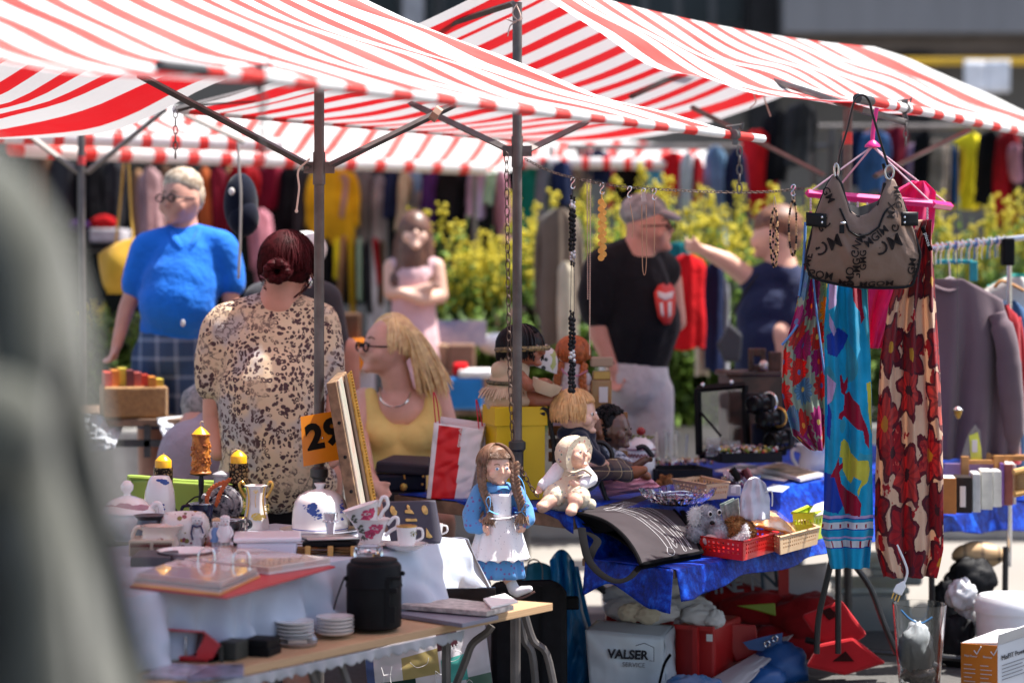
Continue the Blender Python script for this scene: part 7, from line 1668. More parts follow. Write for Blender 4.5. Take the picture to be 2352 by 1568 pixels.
def carrier(label,outl,hole,Y,mat):
 t=thing('bottle_carrier',label,'bag',P(outl[0][0],outl[0][1]+80,Y),'red felt bottle carriers');m=MB();m.prism(outl,lambda x,y,tt:P(x,y,Y+tt+(x-outl[0][0])*.0004),0,.07);m.build('felt_body',mat,t,False,bevel=.012)
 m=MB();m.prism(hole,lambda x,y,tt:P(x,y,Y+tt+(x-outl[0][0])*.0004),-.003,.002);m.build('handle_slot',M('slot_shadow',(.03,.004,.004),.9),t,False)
carrier('red felt bottle carrier tipped on its side with a diamond handle slot',[(1840,1412),(1932,1376),(1992,1456),(1922,1506),(1880,1470)],[(1886,1402),(1906,1394),(1926,1412),(1904,1424)],7.75,FELT2)
carrier('red felt bottle carrier lying flat on the ground with a triangular slot',[(1850,1530),(1880,1478),(1960,1462),(2036,1522),(1940,1550)],[(1912,1518),(1942,1494),(1962,1518)],7.72,FELT2)
m=MB();noisesheet(m,(P(1800,1462,8.0),P(1822,1456,8.0),P(1690,1600,7.5),P(1560,1600,7.5)),20,24,.02,3,8,None,.03);single('plastic_sheet',m,M('white_sheet',(.46,.42,.44),.4,0,.1,6),'white plastic sheet draped over the heap on the ground','sheet',solid=.003)
t=thing('tarpaulin','folded blue tarpaulin with two metal eyelets','tarpaulin',P(1770,1560,7.8));BT2=M('blue_tarpaulin',(.010,.07,.24),.45,0,.2,8,.3,30)
m=MB();m.prism([(1706,1474),(1750,1462),(1798,1452),(1794,1490),(1800,1502),(1720,1490)],lambda x,y,tt:P(x,y,7.82+tt),0,.006);m.build('flap',BT2,t,False)
m=MB();m.ell(P(1790,1530,7.85),(.10,.09,.09),None,26,0,.4,7,2);m.ell(P(1740,1560,7.75),(.1,.08,.05),None,26,0,.4,7,5);m.build('fold',BT2,t,auto=0)
for x,y in((1762,1478),(1780,1466)):
 m=MB();m.tube([P(x+6*math.cos(k*.6),y+7*math.sin(k*.6),7.81)for k in range(11)],.003,6,closed=True);m.build('eyelet',CHROME,t)
heap('cloth_bundle','blue patterned cloth bundle at the foot of the red crate','cloth',[(1590,1580,70,30,-.1)],7.6,noisecol('blue_patterned',(.03,.12,.28),(.16,.2,.34),30,.3,.8),.5,7,2)
m=MB();TB(m,[(1345,1322),(1400,1366)],8.5,9,10,sm=0);single('grey_tube',m,M('grey_tube',(.055,.06,.075),.5),'short dark grey tube sticking out diagonally beside the laundry','tube')
STB=M('clear_storage_plastic',(.40,.44,.45),.25,0,.1,4,glass=.35)
for lab,x0,y0,x1,y1,Yq in(('translucent storage box with white lid under the blue table',1935,1350,2085,1480,8.9),('second translucent storage box half hidden behind the table legs',2000,1290,2120,1345,9.3)):
 t=thing('storage_box',lab,'box',P((x0+x1)/2,y1,Yq));m=MB();pxbox(m,x0,y0+12,x1,y1,Yq,.35);m.build('tub',STB,t,False,bevel=.015);m=MB();pxbox(m,x0-5,y0,x1+5,y0+14,Yq-.01,.37);m.build('lid',M('greenish_lid',(.52,.58,.55),.35),t,False,bevel=.008)
heap('black_bag','black fabric bag slumped beside the glass vase','bag',[(2196,1470,44,62,.1),(2170,1400,30,70,.3),(2232,1330,60,50,.5)],8.0,M('black_fabric_case',(.010,.010,.012),.6,0,.3,20,.2,200),.4,6,4)
heap('plastic_bag','crumpled white plastic bag above the black bag','bag',[(2210,1366,34,36,.0),(2222,1400,22,34,.02)],8.1,M('white_bag_film',(.56,.56,.58),.3,0,.1),.5,8,6)
TART=NT('tan_check');x3=TART.xyz(TART.coord());k1=TART.math('LESS_THAN',TART.math('FRACT',TART.math('MULTIPLY',x3[0],15.0)),.2);k2=TART.math('LESS_THAN',TART.math('FRACT',TART.math('MULTIPLY',x3[2],15.0)),.2);TART.l(TART.mix(TART.math('MULTIPLY',TART.math('ADD',k1,k2),.5),(.50,.32,.16),(.03,.02,.02)),TART.b.inputs['Base Color']);TART=TART.mat
heap('checked_bag','tan checked bag hanging below the velvet hem','bag',[(2248,1274,62,30,0)],8.55,TART,.15,4,3)
Y=7.5;t=thing('glass_vase','tall tapered clear glass vase stuffed with plastic bags','vase',P(2112,1585,Y))
m=MB();LP(m,2112,1585,Y,[(0,0),(44,0),(47,12),(62,200),(59,200),(44,18),(0,16)],36);m.build('glass_body',GLASS,t,auto=60)
m=MB();s=Y/K;m.ell(P(2104,1490,Y),(38*s,34*s,60*s),None,24,0,.5,9,3);m.build('plastic_bag',M('bag_film',(.50,.54,.58),.25,0,.3,9,transl=.3),t,auto=0)
m=MB();m.ell(P(2112,1548,Y),(38*s,36*s,22*s),None,20,0,.5,9,6);m.build('pebbles',noisecol('dark_red_beads',(.04,.012,.012),(.20,.12,.09),60,.6,.4),t,auto=0)
m=MB();TB(m,[(2070,1400),(2090,1420),(2116,1430),(2142,1416)],Y-.01,2.5,6);m.build('zip_edge',M('zip_blue',(.05,.22,.50),.4),t)
t=thing('power_plug','white power plug dangling on its cord from the crimson scarf','plug',P(2064,1370,7.25));m=MB();TB(m,[(2060,1250),(2078,1290),(2084,1315),(2076,1340)],7.25,3,7);m.build('cord',WHITEPL,t);m=MB();m.prism([(2076,1332),(2082,1346),(2070,1368),(2050,1358),(2058,1342)],lambda x,y,tt:P(x,y,7.25+tt),-.01,.014);m.build('plug_body',WHITEPL,t,False,bevel=.004)
m=MB()
for x,y in((2053,1360),(2060,1364),(2067,1367)):m.tube([P(x,y,7.25),P(x-5,y+14,7.25)],.0022,6)
m.build('pin',GOLD,t)
Y=8.0;t=thing('bucket','round white plastic tub with a flat lid behind the appliance box','tub',P(2316,1460,Y));m=MB();LP(m,2320,1500,Y,[(0,0),(74,0),(78,100),(0,100)],36);m.build('tub',WHITEPL,t,auto=40);m=MB();LP(m,2320,1500,Y,[(80,96),(81,112),(76,126),(70,134),(0,134)],36);m.build('lid',WHITEPL,t,auto=40)
Y=7.45;t=thing('appliance_box','orange and white appliance carton with open flaps at the picture edge','carton',P(2290,1600,Y))
c0,c1,c2=P(2208,1476,Y+.12),P(2291,1482,Y),P(2420,1440,Y+.2);dn_=Vector((0,0,-.3));OB=M('carton_orange',(.66,.20,.02),.45,0,.05);WB=M('carton_white',(.66,.65,.67),.45,0,.03)
m=MB();m.add([c0,c1,c1+dn_,c0+dn_],[(0,1,2,3)]);m.build('orange_side',OB,t,False,solid=.004);m=MB();m.add([c1,c2,c2+dn_,c1+dn_],[(0,1,2,3)]);m.build('white_side',WB,t,False,solid=.004)
m=MB();m.add([c0,P(2290,1446,Y+.18),P(2340,1442,Y+.22),c1+Vector((.02,.05,0))],[(0,1,2,3)]);m.add([c1+Vector((0,.003,0)),c2+Vector((0,.003,0)),P(2420,1414,Y+.1),P(2294,1456,Y-.04)],[(0,1,2,3)]);m.build('flap',WB,t,False,solid=.003)
fx_=(c1-c0).normalized();wx=(c2-c1).normalized();ny=Vector((-.3,-.95,0))*.008;nz_=Vector((.5,-.8,0))*.006
txt('lettering','MixFIT Power',.024,frame4(c1+wx*.085+Vector((0,0,-.045))+nz_,wx,(0,0,1)),PB_,t,.0006)
m=MB()
for i in range(5):p=c1+wx*(.02)+Vector((0,0,-.07-.012*i))+nz_;m.tube([p,p+wx*(.13-.02*(i%2))],.0013,4)
m.build('small_print',M('print_grey',(.12,.12,.13),.5),t)
for i,s_ in enumerate(('Mein Power','Vitamine')):txt('lettering',s_,.011,frame4(c0+(c1-c0)*(.27+.46*i)+Vector((0,0,-.04))+ny,fx_,(0,0,1)),WP_,t,.0005)
m=MB()
for i in range(12):
 for k in(.08,.54):p=c0+(c1-c0)*k+Vector((0,0,-.07-.014*i))+ny;m.tube([p,p+fx_*.048*(1 if i%3 else .7)],.0014,4)
for k in(.44,.9):p=c0+(c1-c0)*k+Vector((0,0,-.02))+ny;m.tube([p+fx_*-.012,p+Vector((0,0,-.012)),p+fx_*.018+Vector((0,0,.014))],.0022,5)
m.build('white_print',WP_,t)
m=MB();p=c1+wx*.16+Vector((0,0,-.14))+nz_;m.ell(p,(.012,.004,.05));m.ell(c1+wx*.05+Vector((0,0,-.19))+nz_,(.008,.003,.026));m.build('blender_picture',M('picture_red',(.40,.03,.02),.4),t);m=MB();m.ell(p+Vector((-.02,0,-.04)),(.02,.004,.03));m.build('fruit_picture',M('picture_orange',(.62,.30,.04),.4),t)
# ================================================================ clothes rail on the right
t=thing('clothes_rail','chromed clothes rail with a black joint, loaded with hangers','clothes rail',P(2320,1200,8.9));m=MB();TB(m,[(2120,572),(2420,538)],8.7,7,10,sm=0);m.build('rail',CHROME,t)
m=MB();TB(m,[(2318,600),(2318,1300)],8.7,6,10,sm=0);m.build('upright',CHROME,t);m=MB();pxbox(m,2304,546,2332,610,8.66,.06);m.build('joint',BLACK,t,False,bevel=.008)
for i in range(17):
 m=MB();x=2150+i*9.5+(i*7%5);y=567-(x-2150)*.11;TB(m,[(x,y-8),(x+5,y-5),(x+5,y+6),(x,y+14),(x-1,y+40)],8.68,1.7,5);m.build('hanger_hook',(CHROME,CHROME,M('teal_plastic',(.01,.30,.36),.35),CHROME,M('blue_hook',(.02,.12,.45),.35))[i%5],t)
m=MB();TB(m,[(2284,660),(2304,645),(2352,668)],8.8,7,8,0,.6);single('wooden_hanger',m,HON,'honey wood clothes hanger at the rail end','hanger')
m=MB();TB(m,[(2156,655),(2182,638),(2205,655),(2182,664),(2158,658)],8.55,3,7);TB(m,[(2182,640),(2180,600)],8.56,2,6,sm=2);single('plastic_hanger',m,M('clear_hanger',(.52,.44,.48),.2),'pale plastic hanger carrying the lilac jacket','hanger')
m=MB();pxbox(m,2150,596,2235,606,8.85,.02);pxbox(m,2228,600,2246,646,8.84,.02);single('trouser_hanger',m,M('teal_plastic',(.01,.30,.36),.35),'teal clip hanger behind the lilac jacket','hanger',smooth=False,bevel=.004)
LIL=cloth('lilac_linen',(.135,.095,.11),vs=3)
def jfn(u,v):
 y0=640+(44*max(0,u-.45)**1.0*2.0);xr=2300+30*min(1,v*3);x=2128+(xr-2128)*u;y=y0+(1052-y0)*v
 return P(x,y,8.45)+Vector((0,-.05*math.sin(3.14*u)+.022*math.sin(u*17+v*2)*min(1,v*2)+.012*math.sin(u*31+v*5)*v,0))
t=thing('jacket','lilac-grey linen jacket at the front of the clothes rail','jacket',P(2240,1050,8.45));m=MB();m.sheet(jfn,50,40);m.build('body',LIL,t,solid=.01)
m=MB();TB(m,[(2290,720,-.05),(2312,790,-.07),(2320,880,-.06),(2326,960,-.03),(2322,1045,0)],8.45,[20,26,28,27,20],14,0,1.0,8);m.build('sleeve',LIL,t,auto=0)
m=MB();TB(m,[(2140,655,-.03),(2180,668,-.05),(2216,652,-.02)],8.45,9,8,0,.5);m.build('collar',LIL,t)
for nm,lab,c,x,w,y0,y1,yy in(('red_cotton_rail','red garment on the rail directly behind the lilac jacket',(.36,.012,.02),2300,90,700,1060,8.65),('denim_rail','denim blue shirt on the rail behind the red garment',(.035,.09,.20),2318,100,690,1080,8.8),('offwhite_rail','off-white blouse with small buttons on the rail',(.56,.54,.50),2330,150,636,1040,8.95),('teal_rail','sea green top on the rail under the wooden hanger',(.02,.26,.22),2342,150,628,1000,9.1),('brown_rail','dark brown coat on the rail beyond the wooden hanger',(.035,.02,.018),2390,140,660,1080,9.25)):
 gar('shirt' if 'coat' not in lab else 'coat',lab,'clothing',x,w,y0,y1,yy,cloth(nm,c),.07,True,x*.1)
# ================================================================ people
def ch(q,s,*p):return('k',[q(a[0],a[1],a[2])for a in p],[a[3]*s for a in p])
def persona(label,x,Y,h=1500):
 return thing('person',label,'person',Vector((P(x,0,Y).x,Y,0)))
def setY(Y):return(lambda x,y,d=0.0:P(x,y,Y+d)),Y/K
DENIMP=NT('blue_plaid');x3=DENIMP.xyz(DENIMP.coord())
k1=DENIMP.math('LESS_THAN',DENIMP.math('FRACT',DENIMP.math('MULTIPLY',x3[0],13.0)),.25);k2=DENIMP.math('LESS_THAN',DENIMP.math('FRACT',DENIMP.math('MULTIPLY',x3[2],13.0)),.25)
DENIMP.l(DENIMP.mix(DENIMP.math('MULTIPLY',DENIMP.math('ADD',k1,k2),.4),(.03,.07,.16),(.25,.34,.48)),DENIMP.b.inputs['Base Color']);DENIMP.b.inputs['Roughness'].default_value=.9;DENIMP=DENIMP.mat
q,s=setY(9.2);t=persona('heavy grey-haired man in a bright blue polo shirt, glasses and plaid shorts',420,9.2)
hc=q(416,458);hr=(43*s,48*s,62*s);yw=R(-32)
hands=handprims(q(268,790,-.03),Vector((-.25,-.1,-1)),Vector((.3,-1,0)),62*s,.45)+handprims(q(492,792,-.12),Vector((-.5,-.2,-.8)),Vector((-.4,-.9,0)),62*s,.6)
blob('body',headprims(hc,hr,yw)+[ch(q,s,(424,505,.02,30),(426,545,.02,36)),ch(q,s,(318,640,0,22),(290,710,.0,20),(268,792,-.03,14)),ch(q,s,(530,640,0,23),(530,715,-.02,20),(494,792,-.12,14)),('e',q(420,700),(70*s,60*s,90*s)),ch(q,s,(348,930,0,36),(346,1040,0,30),(346,1160,.03,27),(346,1390,.03,19),(330,1428,-.05,16)),ch(q,s,(434,930,0,36),(436,1040,0,30),(436,1160,.03,27),(436,1390,.03,19),(424,1428,-.05,16))]+hands,SKINR,t,.009,5)
POLO=folds('polo_blue',(.008,.16,.68))
blob('polo_shirt',[ch(q,s,(338,568,0,38),(424,548,.02,42),(508,566,0,40)),ch(q,s,(336,575,0,40),(318,625,0,36),(310,655,0,34)),ch(q,s,(512,575,0,42),(528,625,0,37),(532,652,0,35)),('e',q(424,612,-.01),(88*s,66*s,84*s)),('e',q(416,655,-.035),(92*s,74*s,90*s)),('e',q(408,695,-.05),(92*s,80*s,86*s)),ch(q,s,(395,750,.0,76),(392,772,.0,74))],POLO,t,.011,16)
for pts in([(396,530,-.04),(404,548,-.085),(420,568,-.105)],[(458,526,-.03),(448,550,-.085),(432,574,-.105)]):m=MB();TB(m,pts,9.2,8,7,0,.35);m.build('collar',POLO,t)
blob('shorts',[ch(q,s,(392,780,0,76),(390,810,0,74)),ch(q,s,(350,820,0,50),(348,950,0,48)),ch(q,s,(430,820,0,50),(434,950,0,48))],DENIMP,t,.012,3)
m=MB();m.ell(q(420,424,.02),(46*s,50*s,42*s),None,18,0,.12,9,2);m.ell(q(444,448,.04),(28*s,36*s,42*s),None,14,0,.1,9,4);m.build('hair',noisecol('grey_blond_hair',(.28,.20,.13),(.55,.44,.33),40,.5,.6),t,auto=0)
FR_=M('dark_frame',(.012,.012,.014),.3)
def glasses(t,hc,hr,yaw,mat=FR_,z=.03,gap=.4,r=.26):
 rot=Matrix.Rotation(yaw,3,'Z');m=MB()
 for sx in(-1,1):
  c=hc+rot@Vector((sx*gap*hr[0],-1.12*hr[1],z*hr[2]));m.tube([c+rot@Vector((math.cos(k*.524)*r*hr[0],0,math.sin(k*.524)*r*.75*hr[0]))for k in range(12)],hr[0]*.045,5,closed=True)
  m.tube([c+rot@Vector((sx*r*hr[0],0,.04*hr[0])),hc+rot@Vector((sx*1.03*hr[0],0,z*hr[2]))],hr[0]*.035,5)
 m.tube([hc+rot@Vector((-.15*hr[0],-1.14*hr[1],z*hr[2])),hc+rot@Vector((.15*hr[0],-1.14*hr[1],z*hr[2]))],hr[0]*.04,5);m.build('glasses',mat,t)
glasses(t,hc,hr,yw);face(t,hc,hr,yw,EYED,.8,M('man_lips',(.40,.14,.11),.5),0,M('brow_dark',(.12,.08,.06),.7),False)
m=MB();m.ell(q(456,604,-.098),(13*s,3*s,18*s),R(24));m.build('crest',noisecol('crest',(.5,.12,.10),(.66,.64,.62),60,0),t);m=MB();m.ell(q(372,598,-.094),(4*s,2*s,6*s));m.ell(q(420,742,-.185),(5*s,2*s,8*s));m.build('shirt_badge',PAPER,t)
LEO=NT('leopard_print');co=LEO.coord();wp=LEO.n("VectorMath",operation='ADD');nzv=LEO.n("TexNoise");nzv.inputs['Scale'].default_value=13;LEO.l(co,nzv.inputs['Vector']);sc_=LEO.n("VectorMath",operation='SCALE');sc_.inputs['Scale'].default_value=.06;LEO.l(nzv.outputs['Color'],sc_.inputs[0]);LEO.l(co,wp.inputs[0]);LEO.l(sc_.outputs[0],wp.inputs[1])
vo=LEO.n("TexVoronoi");vo.inputs['Scale'].default_value=60;LEO.l(wp.outputs[0],vo.inputs['Vector']);r_=LEO.xyz(vo.outputs['Color'])
d=vo.outputs['Distance'];spot=LEO.math('LESS_THAN',d,LEO.math('ADD',.34,LEO.math('MULTIPLY',r_[0],.22)));hole=LEO.math('MULTIPLY',LEO.math('LESS_THAN',d,.20),LEO.math('GREATER_THAN',r_[1],.55))
sp=LEO.math('MULTIPLY',spot,LEO.math('SUBTRACT',1.0,hole));area=LEO.ramp(LEO.noise(co,6.5,4),[(.52,(1,1,1)),(.62,(.15,.15,.15))],'LINEAR')
w2=LEO.n("TexNoise");w2 .inputs['Scale'].default_value=16;w2 .inputs['Detail'].default_value=6;LEO.l(co,w2 .inputs['Vector']);ln=LEO.math('LESS_THAN',LEO.math('ABSOLUTE',LEO.math('SUBTRACT',w2 .outputs[0],.5)),.018)
base=LEO.mix(LEO.ramp(LEO.noise(co,7,3),[(.5,(0,0,0)),(.62,(1,1,1))],'LINEAR'),(.68,.54,.37),(.46,.43,.42))
c=LEO.mix(LEO.math('MULTIPLY',sp,area),base,(.07,.035,.040));c=LEO.mix(LEO.math('MULTIPLY',ln,LEO.math('SUBTRACT',1.0,area)),c,(.09,.06,.065));LEO.l(c,LEO.b.inputs['Base Color']);LEO.b.inputs['Roughness'].default_value=.8;LEO.bump(LEO.noise(co,12,4),.5,.012);LEO=LEO.mat
q,s=setY(7.75);t=persona('woman seen from behind in a cream leopard print blouse with dark red hair bun',640,7.75)
hc=q(658,612);hr=(50*s,56*s,70*s)
blob('body',headprims(hc,hr,R(150))+[ch(q,s,(650,655,.0,44),(640,705,0,52)),ch(q,s,(500,870,0,34),(490,960,-.0,26),(500,1040,-.05,20)),ch(q,s,(760,860,-.0,32),(772,960,-.06,26),(760,1040,-.16,20)),('e',q(630,900),(110*s,70*s,200*s)),ch(q,s,(580,1200,0,60),(580,1700,.0,36)),ch(q,s,(690,1200,0,60),(690,1700,.0,36))]+handprims(q(760,1030,-.16),Vector((.2,-.6,-.6)),Vector((-1,0,0)),56*s,.4),SKINR,t,.010,4)
blob('blouse',[ch(q,s,(520,742,0,48),(640,715,.02,56),(735,738,0,46)),ch(q,s,(512,760,0,54),(494,830,0,50),(492,880,0,46)),ch(q,s,(738,755,0,48),(752,830,-.02,42),(756,872,-.02,38)),('e',q(628,830,.0),(142*s,92*s,140*s)),ch(q,s,(630,900,0,136),(632,1010,-.01,130),(634,1080,0,128)),ch(q,s,(560,1110,0,70),(640,1118,-.04,74),(712,1108,0,66))],LEO,t,.012,5)
blob('skirt',[ch(q,s,(600,1160,0,96),(600,1400,.02,100)),ch(q,s,(680,1160,0,84),(680,1400,.02,90))],cloth('black_skirt',(.006,.006,.008)),t,.02,3)
HRED=M('burgundy_hair',(.040,.006,.008),.55,0,.5,50,.4,200,spec=.2)
m=MB();m.ell(q(658,600,.0),(62*s,62*s,68*s),None,20);hair_cap(m,q(660,604,0),(64*s,64*s,72*s),R(60),.4,1.85,420,3.4*s,9,.07)
rr=random.Random(6)
for i in range(26):a_=i*.7;r_k=26*s*(1-i/40);c=q(636+20*math.cos(a_),624+18*math.sin(a_),-.105-i*.0016);m.ell(c,(15*s,13*s,12*s),rr.random()*3,9,0,.2,8,i)
for i in range(36):a_=i*.42;m.tube([q(640+(34-i*.5)*math.cos(a_),618+(30-i*.4)*math.sin(a_),-.09-.001*i),q(640+(30-i*.5)*math.cos(a_+.6),618+(28-i*.4)*math.sin(a_+.6),-.11),q(640+(24-i*.4)*math.cos(a_+1.2),618+(22-i*.4)*math.sin(a_+1.2),-.11)],3.2*s,5)
for i in range(60):a_=rr.uniform(0,6.28);m.tube([q(658+60*math.cos(a_),604+66*math.sin(a_),-.03),q(658+68*math.cos(a_+.2),606+72*math.sin(a_+.2),-.04),q(656+66*math.cos(a_+.5),612+76*math.sin(a_+.5),-.05)],1.0*s,4)
m.build('hair',HRED,t)
m=MB();TB(m,[(668,534,-.02),(700,548,-.01),(720,590,.0),(722,640,.0)],7.75,4.5,8);m.build('hair_band',M('pearl_band',(.55,.5,.44),.3,.3),t)
m=MB();m.ell(q(710,648,-.02),(8*s,6*s,14*s));m.build('earring',CHROME,t)
q,s=setY(8.9);t=persona('person in a white cap and dark grey shirt, mostly hidden behind the leopard blouse',690,8.9)
hc=q(700,592);hr=(42*s,46*s,58*s);blob('body',headprims(hc,hr,R(-150))+[ch(q,s,(690,640,0,30),(680,690,0,40)),ch(q,s,(800,800,0,26),(810,900,0,20)),ch(q,s,(650,1100,0,60),(650,1440,0,30)),ch(q,s,(730,1100,0,60),(730,1440,0,30))],SKINR,t,.012,4)
blob('shirt',[ch(q,s,(600,690,0,44),(680,672,0,50),(745,690,0,44)),ch(q,s,(750,700,0,40),(770,800,0,36)),ch(q,s,(675,780,0,95),(675,980,0,95))],cloth('slate_shirt',(.05,.05,.058)),t,.016,4)
m=MB();m.ell(q(704,572,0),(48*s,52*s,42*s),None,18);m.build('cap',cloth('white_cap',(.68,.68,.66)),t)
q,s=setY(8.5);t=persona('blond woman in a yellow tank top and glasses, sitting with her face turned aside',920,8.5)
hc=q(888,797);hr=(51*s,55*s,66*s);yw=R(-62)
blob('body',headprims(hc,hr,yw,R(6),.2)+[ch(q,s,(904,846,.0,34),(916,900,.02,36)),('e',q(920,950,.02),(92*s,60*s,60*s)),ch(q,s,(836,918,.0,30),(820,1000,-.1,27),(838,1080,-.5,22),(858,1118,-.74,17)),ch(q,s,(1004,914,.0,32),(1030,1000,.0,28),(1040,1080,-.05,24)),('e',q(910,1080),(80*s,60*s,110*s)),ch(q,s,(880,1170,-.0,60),(860,1200,-.3,46),(860,1440,-.3,26)),ch(q,s,(960,1170,-.0,60),(1000,1200,-.3,46),(1010,1440,-.3,26))]+handprims(q(858,1114,-.74),Vector((.55,-.35,-.45)),Vector((.2,.2,1)),62*s,.35),M('skin_fair',(.72,.43,.33),.5,0,.08,12,.06,130),t,.008,5)
TANK=folds('yellow_tank',(.78,.62,.20),bump=.4)
blob('tank_top',[ch(q,s,(850,905,-.02,17),(855,950,-.05,24),(868,1000,-.07,44)),ch(q,s,(994,905,-.02,17),(992,950,-.05,24),(975,1000,-.07,44)),('e',q(916,1010,-.03),(88*s,66*s,36*s)),('e',q(884,1010,-.10),(42*s,36*s,36*s)),('e',q(950,1010,-.10),(42*s,36*s,36*s)),ch(q,s,(914,1050,-.02,86),(910,1150,-.02,90))],TANK,t,.009,5)
blob('trousers',[ch(q,s,(905,1150,0,96),(905,1190,-.1,92)),ch(q,s,(860,1180,-.1,60),(860,1400,-.25,44)),ch(q,s,(970,1180,-.1,60),(1000,1400,-.25,44))],cloth('charcoal_trousers',(.02,.022,.024)),t,.016,3)
BLH=M('blond_hair',(.92,.66,.34),.42,0,.25,40,.4,160)
m=MB();m.ell(q(904,780,.02),(55*s,57*s,58*s),None,18);hair_cap(m,q(900,794,.01),(58*s,60*s,72*s),-math.pi/2+yw,.95,1.75,340,2.5*s,3,.04)
rr=random.Random(12)
for i in range(300):
 x0=rr.uniform(-1,1);d_=rr.uniform(-.08,.10);m.tube(catm([q(902+x0*24,728+abs(x0)*6,d_*.4),q(948+x0*18,764,d_),q(978+x0*32,830,d_),q(1000+x0*36+rr.uniform(-8,8),880+rr.uniform(0,40),d_)],4),[2.5*s]*9+[2*s,1.6*s,1.1*s,.4*s],5)
m.build('hair',BLH,t)
glasses(t,hc,hr,yw);face(t,hc,hr,yw,EYED,.8,M('woman_lips',(.45,.13,.12),.4),R(6),M('brow_dark',(.12,.08,.06),.7),False)
m=MB();TB(m,[(872,890,-.03),(876,918,-.075),(900,934,-.095),(930,926,-.09),(944,900,-.05)],8.5,2.4,6);m.build('necklace',CHROME,t)
q,s=setY(11.4);t=persona('girl with long brown hair and a pale pink dress, arms folded',952,11.4)
hc=q(950,540);hr=(34*s,38*s,48*s)
blob('body',headprims(hc,hr,R(10),R(20))+[ch(q,s,(952,575,0,22),(952,600,0,28)),ch(q,s,(900,612,0,20),(898,672,-.04,18),(950,672,-.14,14),(985,660,-.15,12)),ch(q,s,(1002,612,0,20),(1012,680,-.03,18),(970,688,-.15,15),(920,672,-.17,12)),ch(q,s,(925,850,0,26),(925,1160,0,16)),ch(q,s,(975,850,0,26),(975,1160,0,16))]+handprims(q(985,660,-.15),Vector((1,0,.2)),Vector((0,-.5,1)),34*s,.4),SKINL,t,.010,4)
blob('dress',[ch(q,s,(910,610,0,22),(950,606,0,28),(992,610,0,22)),ch(q,s,(950,640,0,52),(950,720,0,52),(950,880,0,74))],folds('pale_pink_dress',(.62,.40,.42)),t,.012,3)
m=MB();m.ell(q(952,530,.01),(40*s,44*s,48*s),None,16)
for i in range(130):
 a_=rr.uniform(-1,1);m.tube(catm([q(952+a_*10,498,-.02),q(950+a_*40,540,-.07*(1-a_*a_)),q(948+a_*46,600,-.09*(1-a_*a_)),q(946+a_*44+rr.uniform(-6,6),652+rr.uniform(-10,12),-.08)],3),4*s,5)
m.build('hair',M('brown_hair',(.13,.058,.036),.4,0,.4,30),t)
q,s=setY(9.5);t=persona('man in a grey flat cap and black T-shirt printed with a red tongue',1460,9.5)
hc=q(1488,522);hr=(46*s,52*s,62*s);yw=R(68)
blob('body',headprims(hc,hr,yw,R(5))+[ch(q,s,(1470,560,.0,38),(1460,595,0,44)),ch(q,s,(1376,700,-.05,32),(1380,770,-.07,27),(1412,850,-.10,18)),ch(q,s,(1540,640,.25,28),(1556,740,.22,22)),('e',q(1455,720),(80*s,60*s,90*s)),ch(q,s,(1420,1000,0,40),(1420,1390,0,24)),ch(q,s,(1500,1000,0,40),(1505,1390,0,24))]+handprims(q(1410,848,-.10),Vector((.2,-.1,-1)),Vector((.8,-.5,0)),66*s,.5),SKINR,t,.010,5)
BTS=folds('black_tshirt',(.010,.011,.014))
blob('t_shirt',[ch(q,s,(1388,610,-.05,46),(1460,590,.05,54),(1524,622,.2,44)),ch(q,s,(1384,620,-.06,48),(1370,680,-.07,46),(1374,712,-.07,44)),ch(q,s,(1450,650,.03,88),(1470,740,-.01,96),(1460,800,0,86),(1456,832,0,80))],BTS,t,.012,5)
blob('trousers',[ch(q,s,(1455,850,0,82),(1455,880,0,82)),ch(q,s,(1418,900,0,54),(1420,1080,0,46),(1420,1380,0,40)),ch(q,s,(1496,900,0,54),(1502,1080,0,46),(1505,1380,0,40))],folds('pale_trousers',(.56,.56,.55)),t,.014,4)
m=MB();m.ell(q(1478,486,.02),(56*s,58*s,44*s),None,20);m.build('cap',noisecol('grey_flat_cap',(.20,.21,.22),(.40,.41,.41),22,.3,.9),t);m=MB();m.ell(q(1528,492,-.0),(38*s,40*s,12*s),Matrix.Rotation(R(18),3,'Y'),16);m.build('cap_peak',cloth('peak_grey',(.42,.43,.43)),t)
glasses(t,hc,hr,yw);face(t,hc,hr,yw,EYED,.7,M('man_lips',(.40,.14,.11),.5),0,M('brow_dark',(.12,.08,.06),.7),False)
m=MB();m.tube([q(1396+20*math.cos(k*.524),834,-.09+20*s*math.sin(k*.524))for k in range(12)],6*s,6,closed=True);m.build('watch',DKSTEEL,t)
def ondome(x,y,lift=.004):
 cx_,cy_,rr_=1470,745,106;dx_,dy_=(x-cx_)/rr_,(y-cy_)/130;return q(x,y,-.01-rr_*s*.93*math.sqrt(max(0,1-dx_*dx_-min(.8,dy_*dy_)))-lift)
TNG=M('print_tongue_red',(.60,.03,.02),.6);TW=M('print_white',(.66,.62,.60),.6)
def decal(name,pts,mt,lift):
 m=MB();c=Vector((sum(p[0]for p in pts)/len(pts),sum(p[1]for p in pts)/len(pts),0));ring=[ondome(x,y,lift)for x,y in pts];mid=[ondome((x+c.x)/2,(y+c.y)/2,lift)for x,y in pts];n=len(pts)
 m.add(ring+mid+[ondome(c.x,c.y,lift)],[(i,(i+1)%n,n+(i+1)%n,n+i)for i in range(n)]+[(n+i,n+(i+1)%n,2*n)for i in range(n)]);m.build(name,mt,t,solid=.002)
decal('tongue_print',[(1502,672),(1512,655),(1524,650),(1530,656),(1540,650),(1550,664),(1552,690),(1550,720),(1540,744),(1526,746),(1512,728),(1506,700)],TNG,.012)
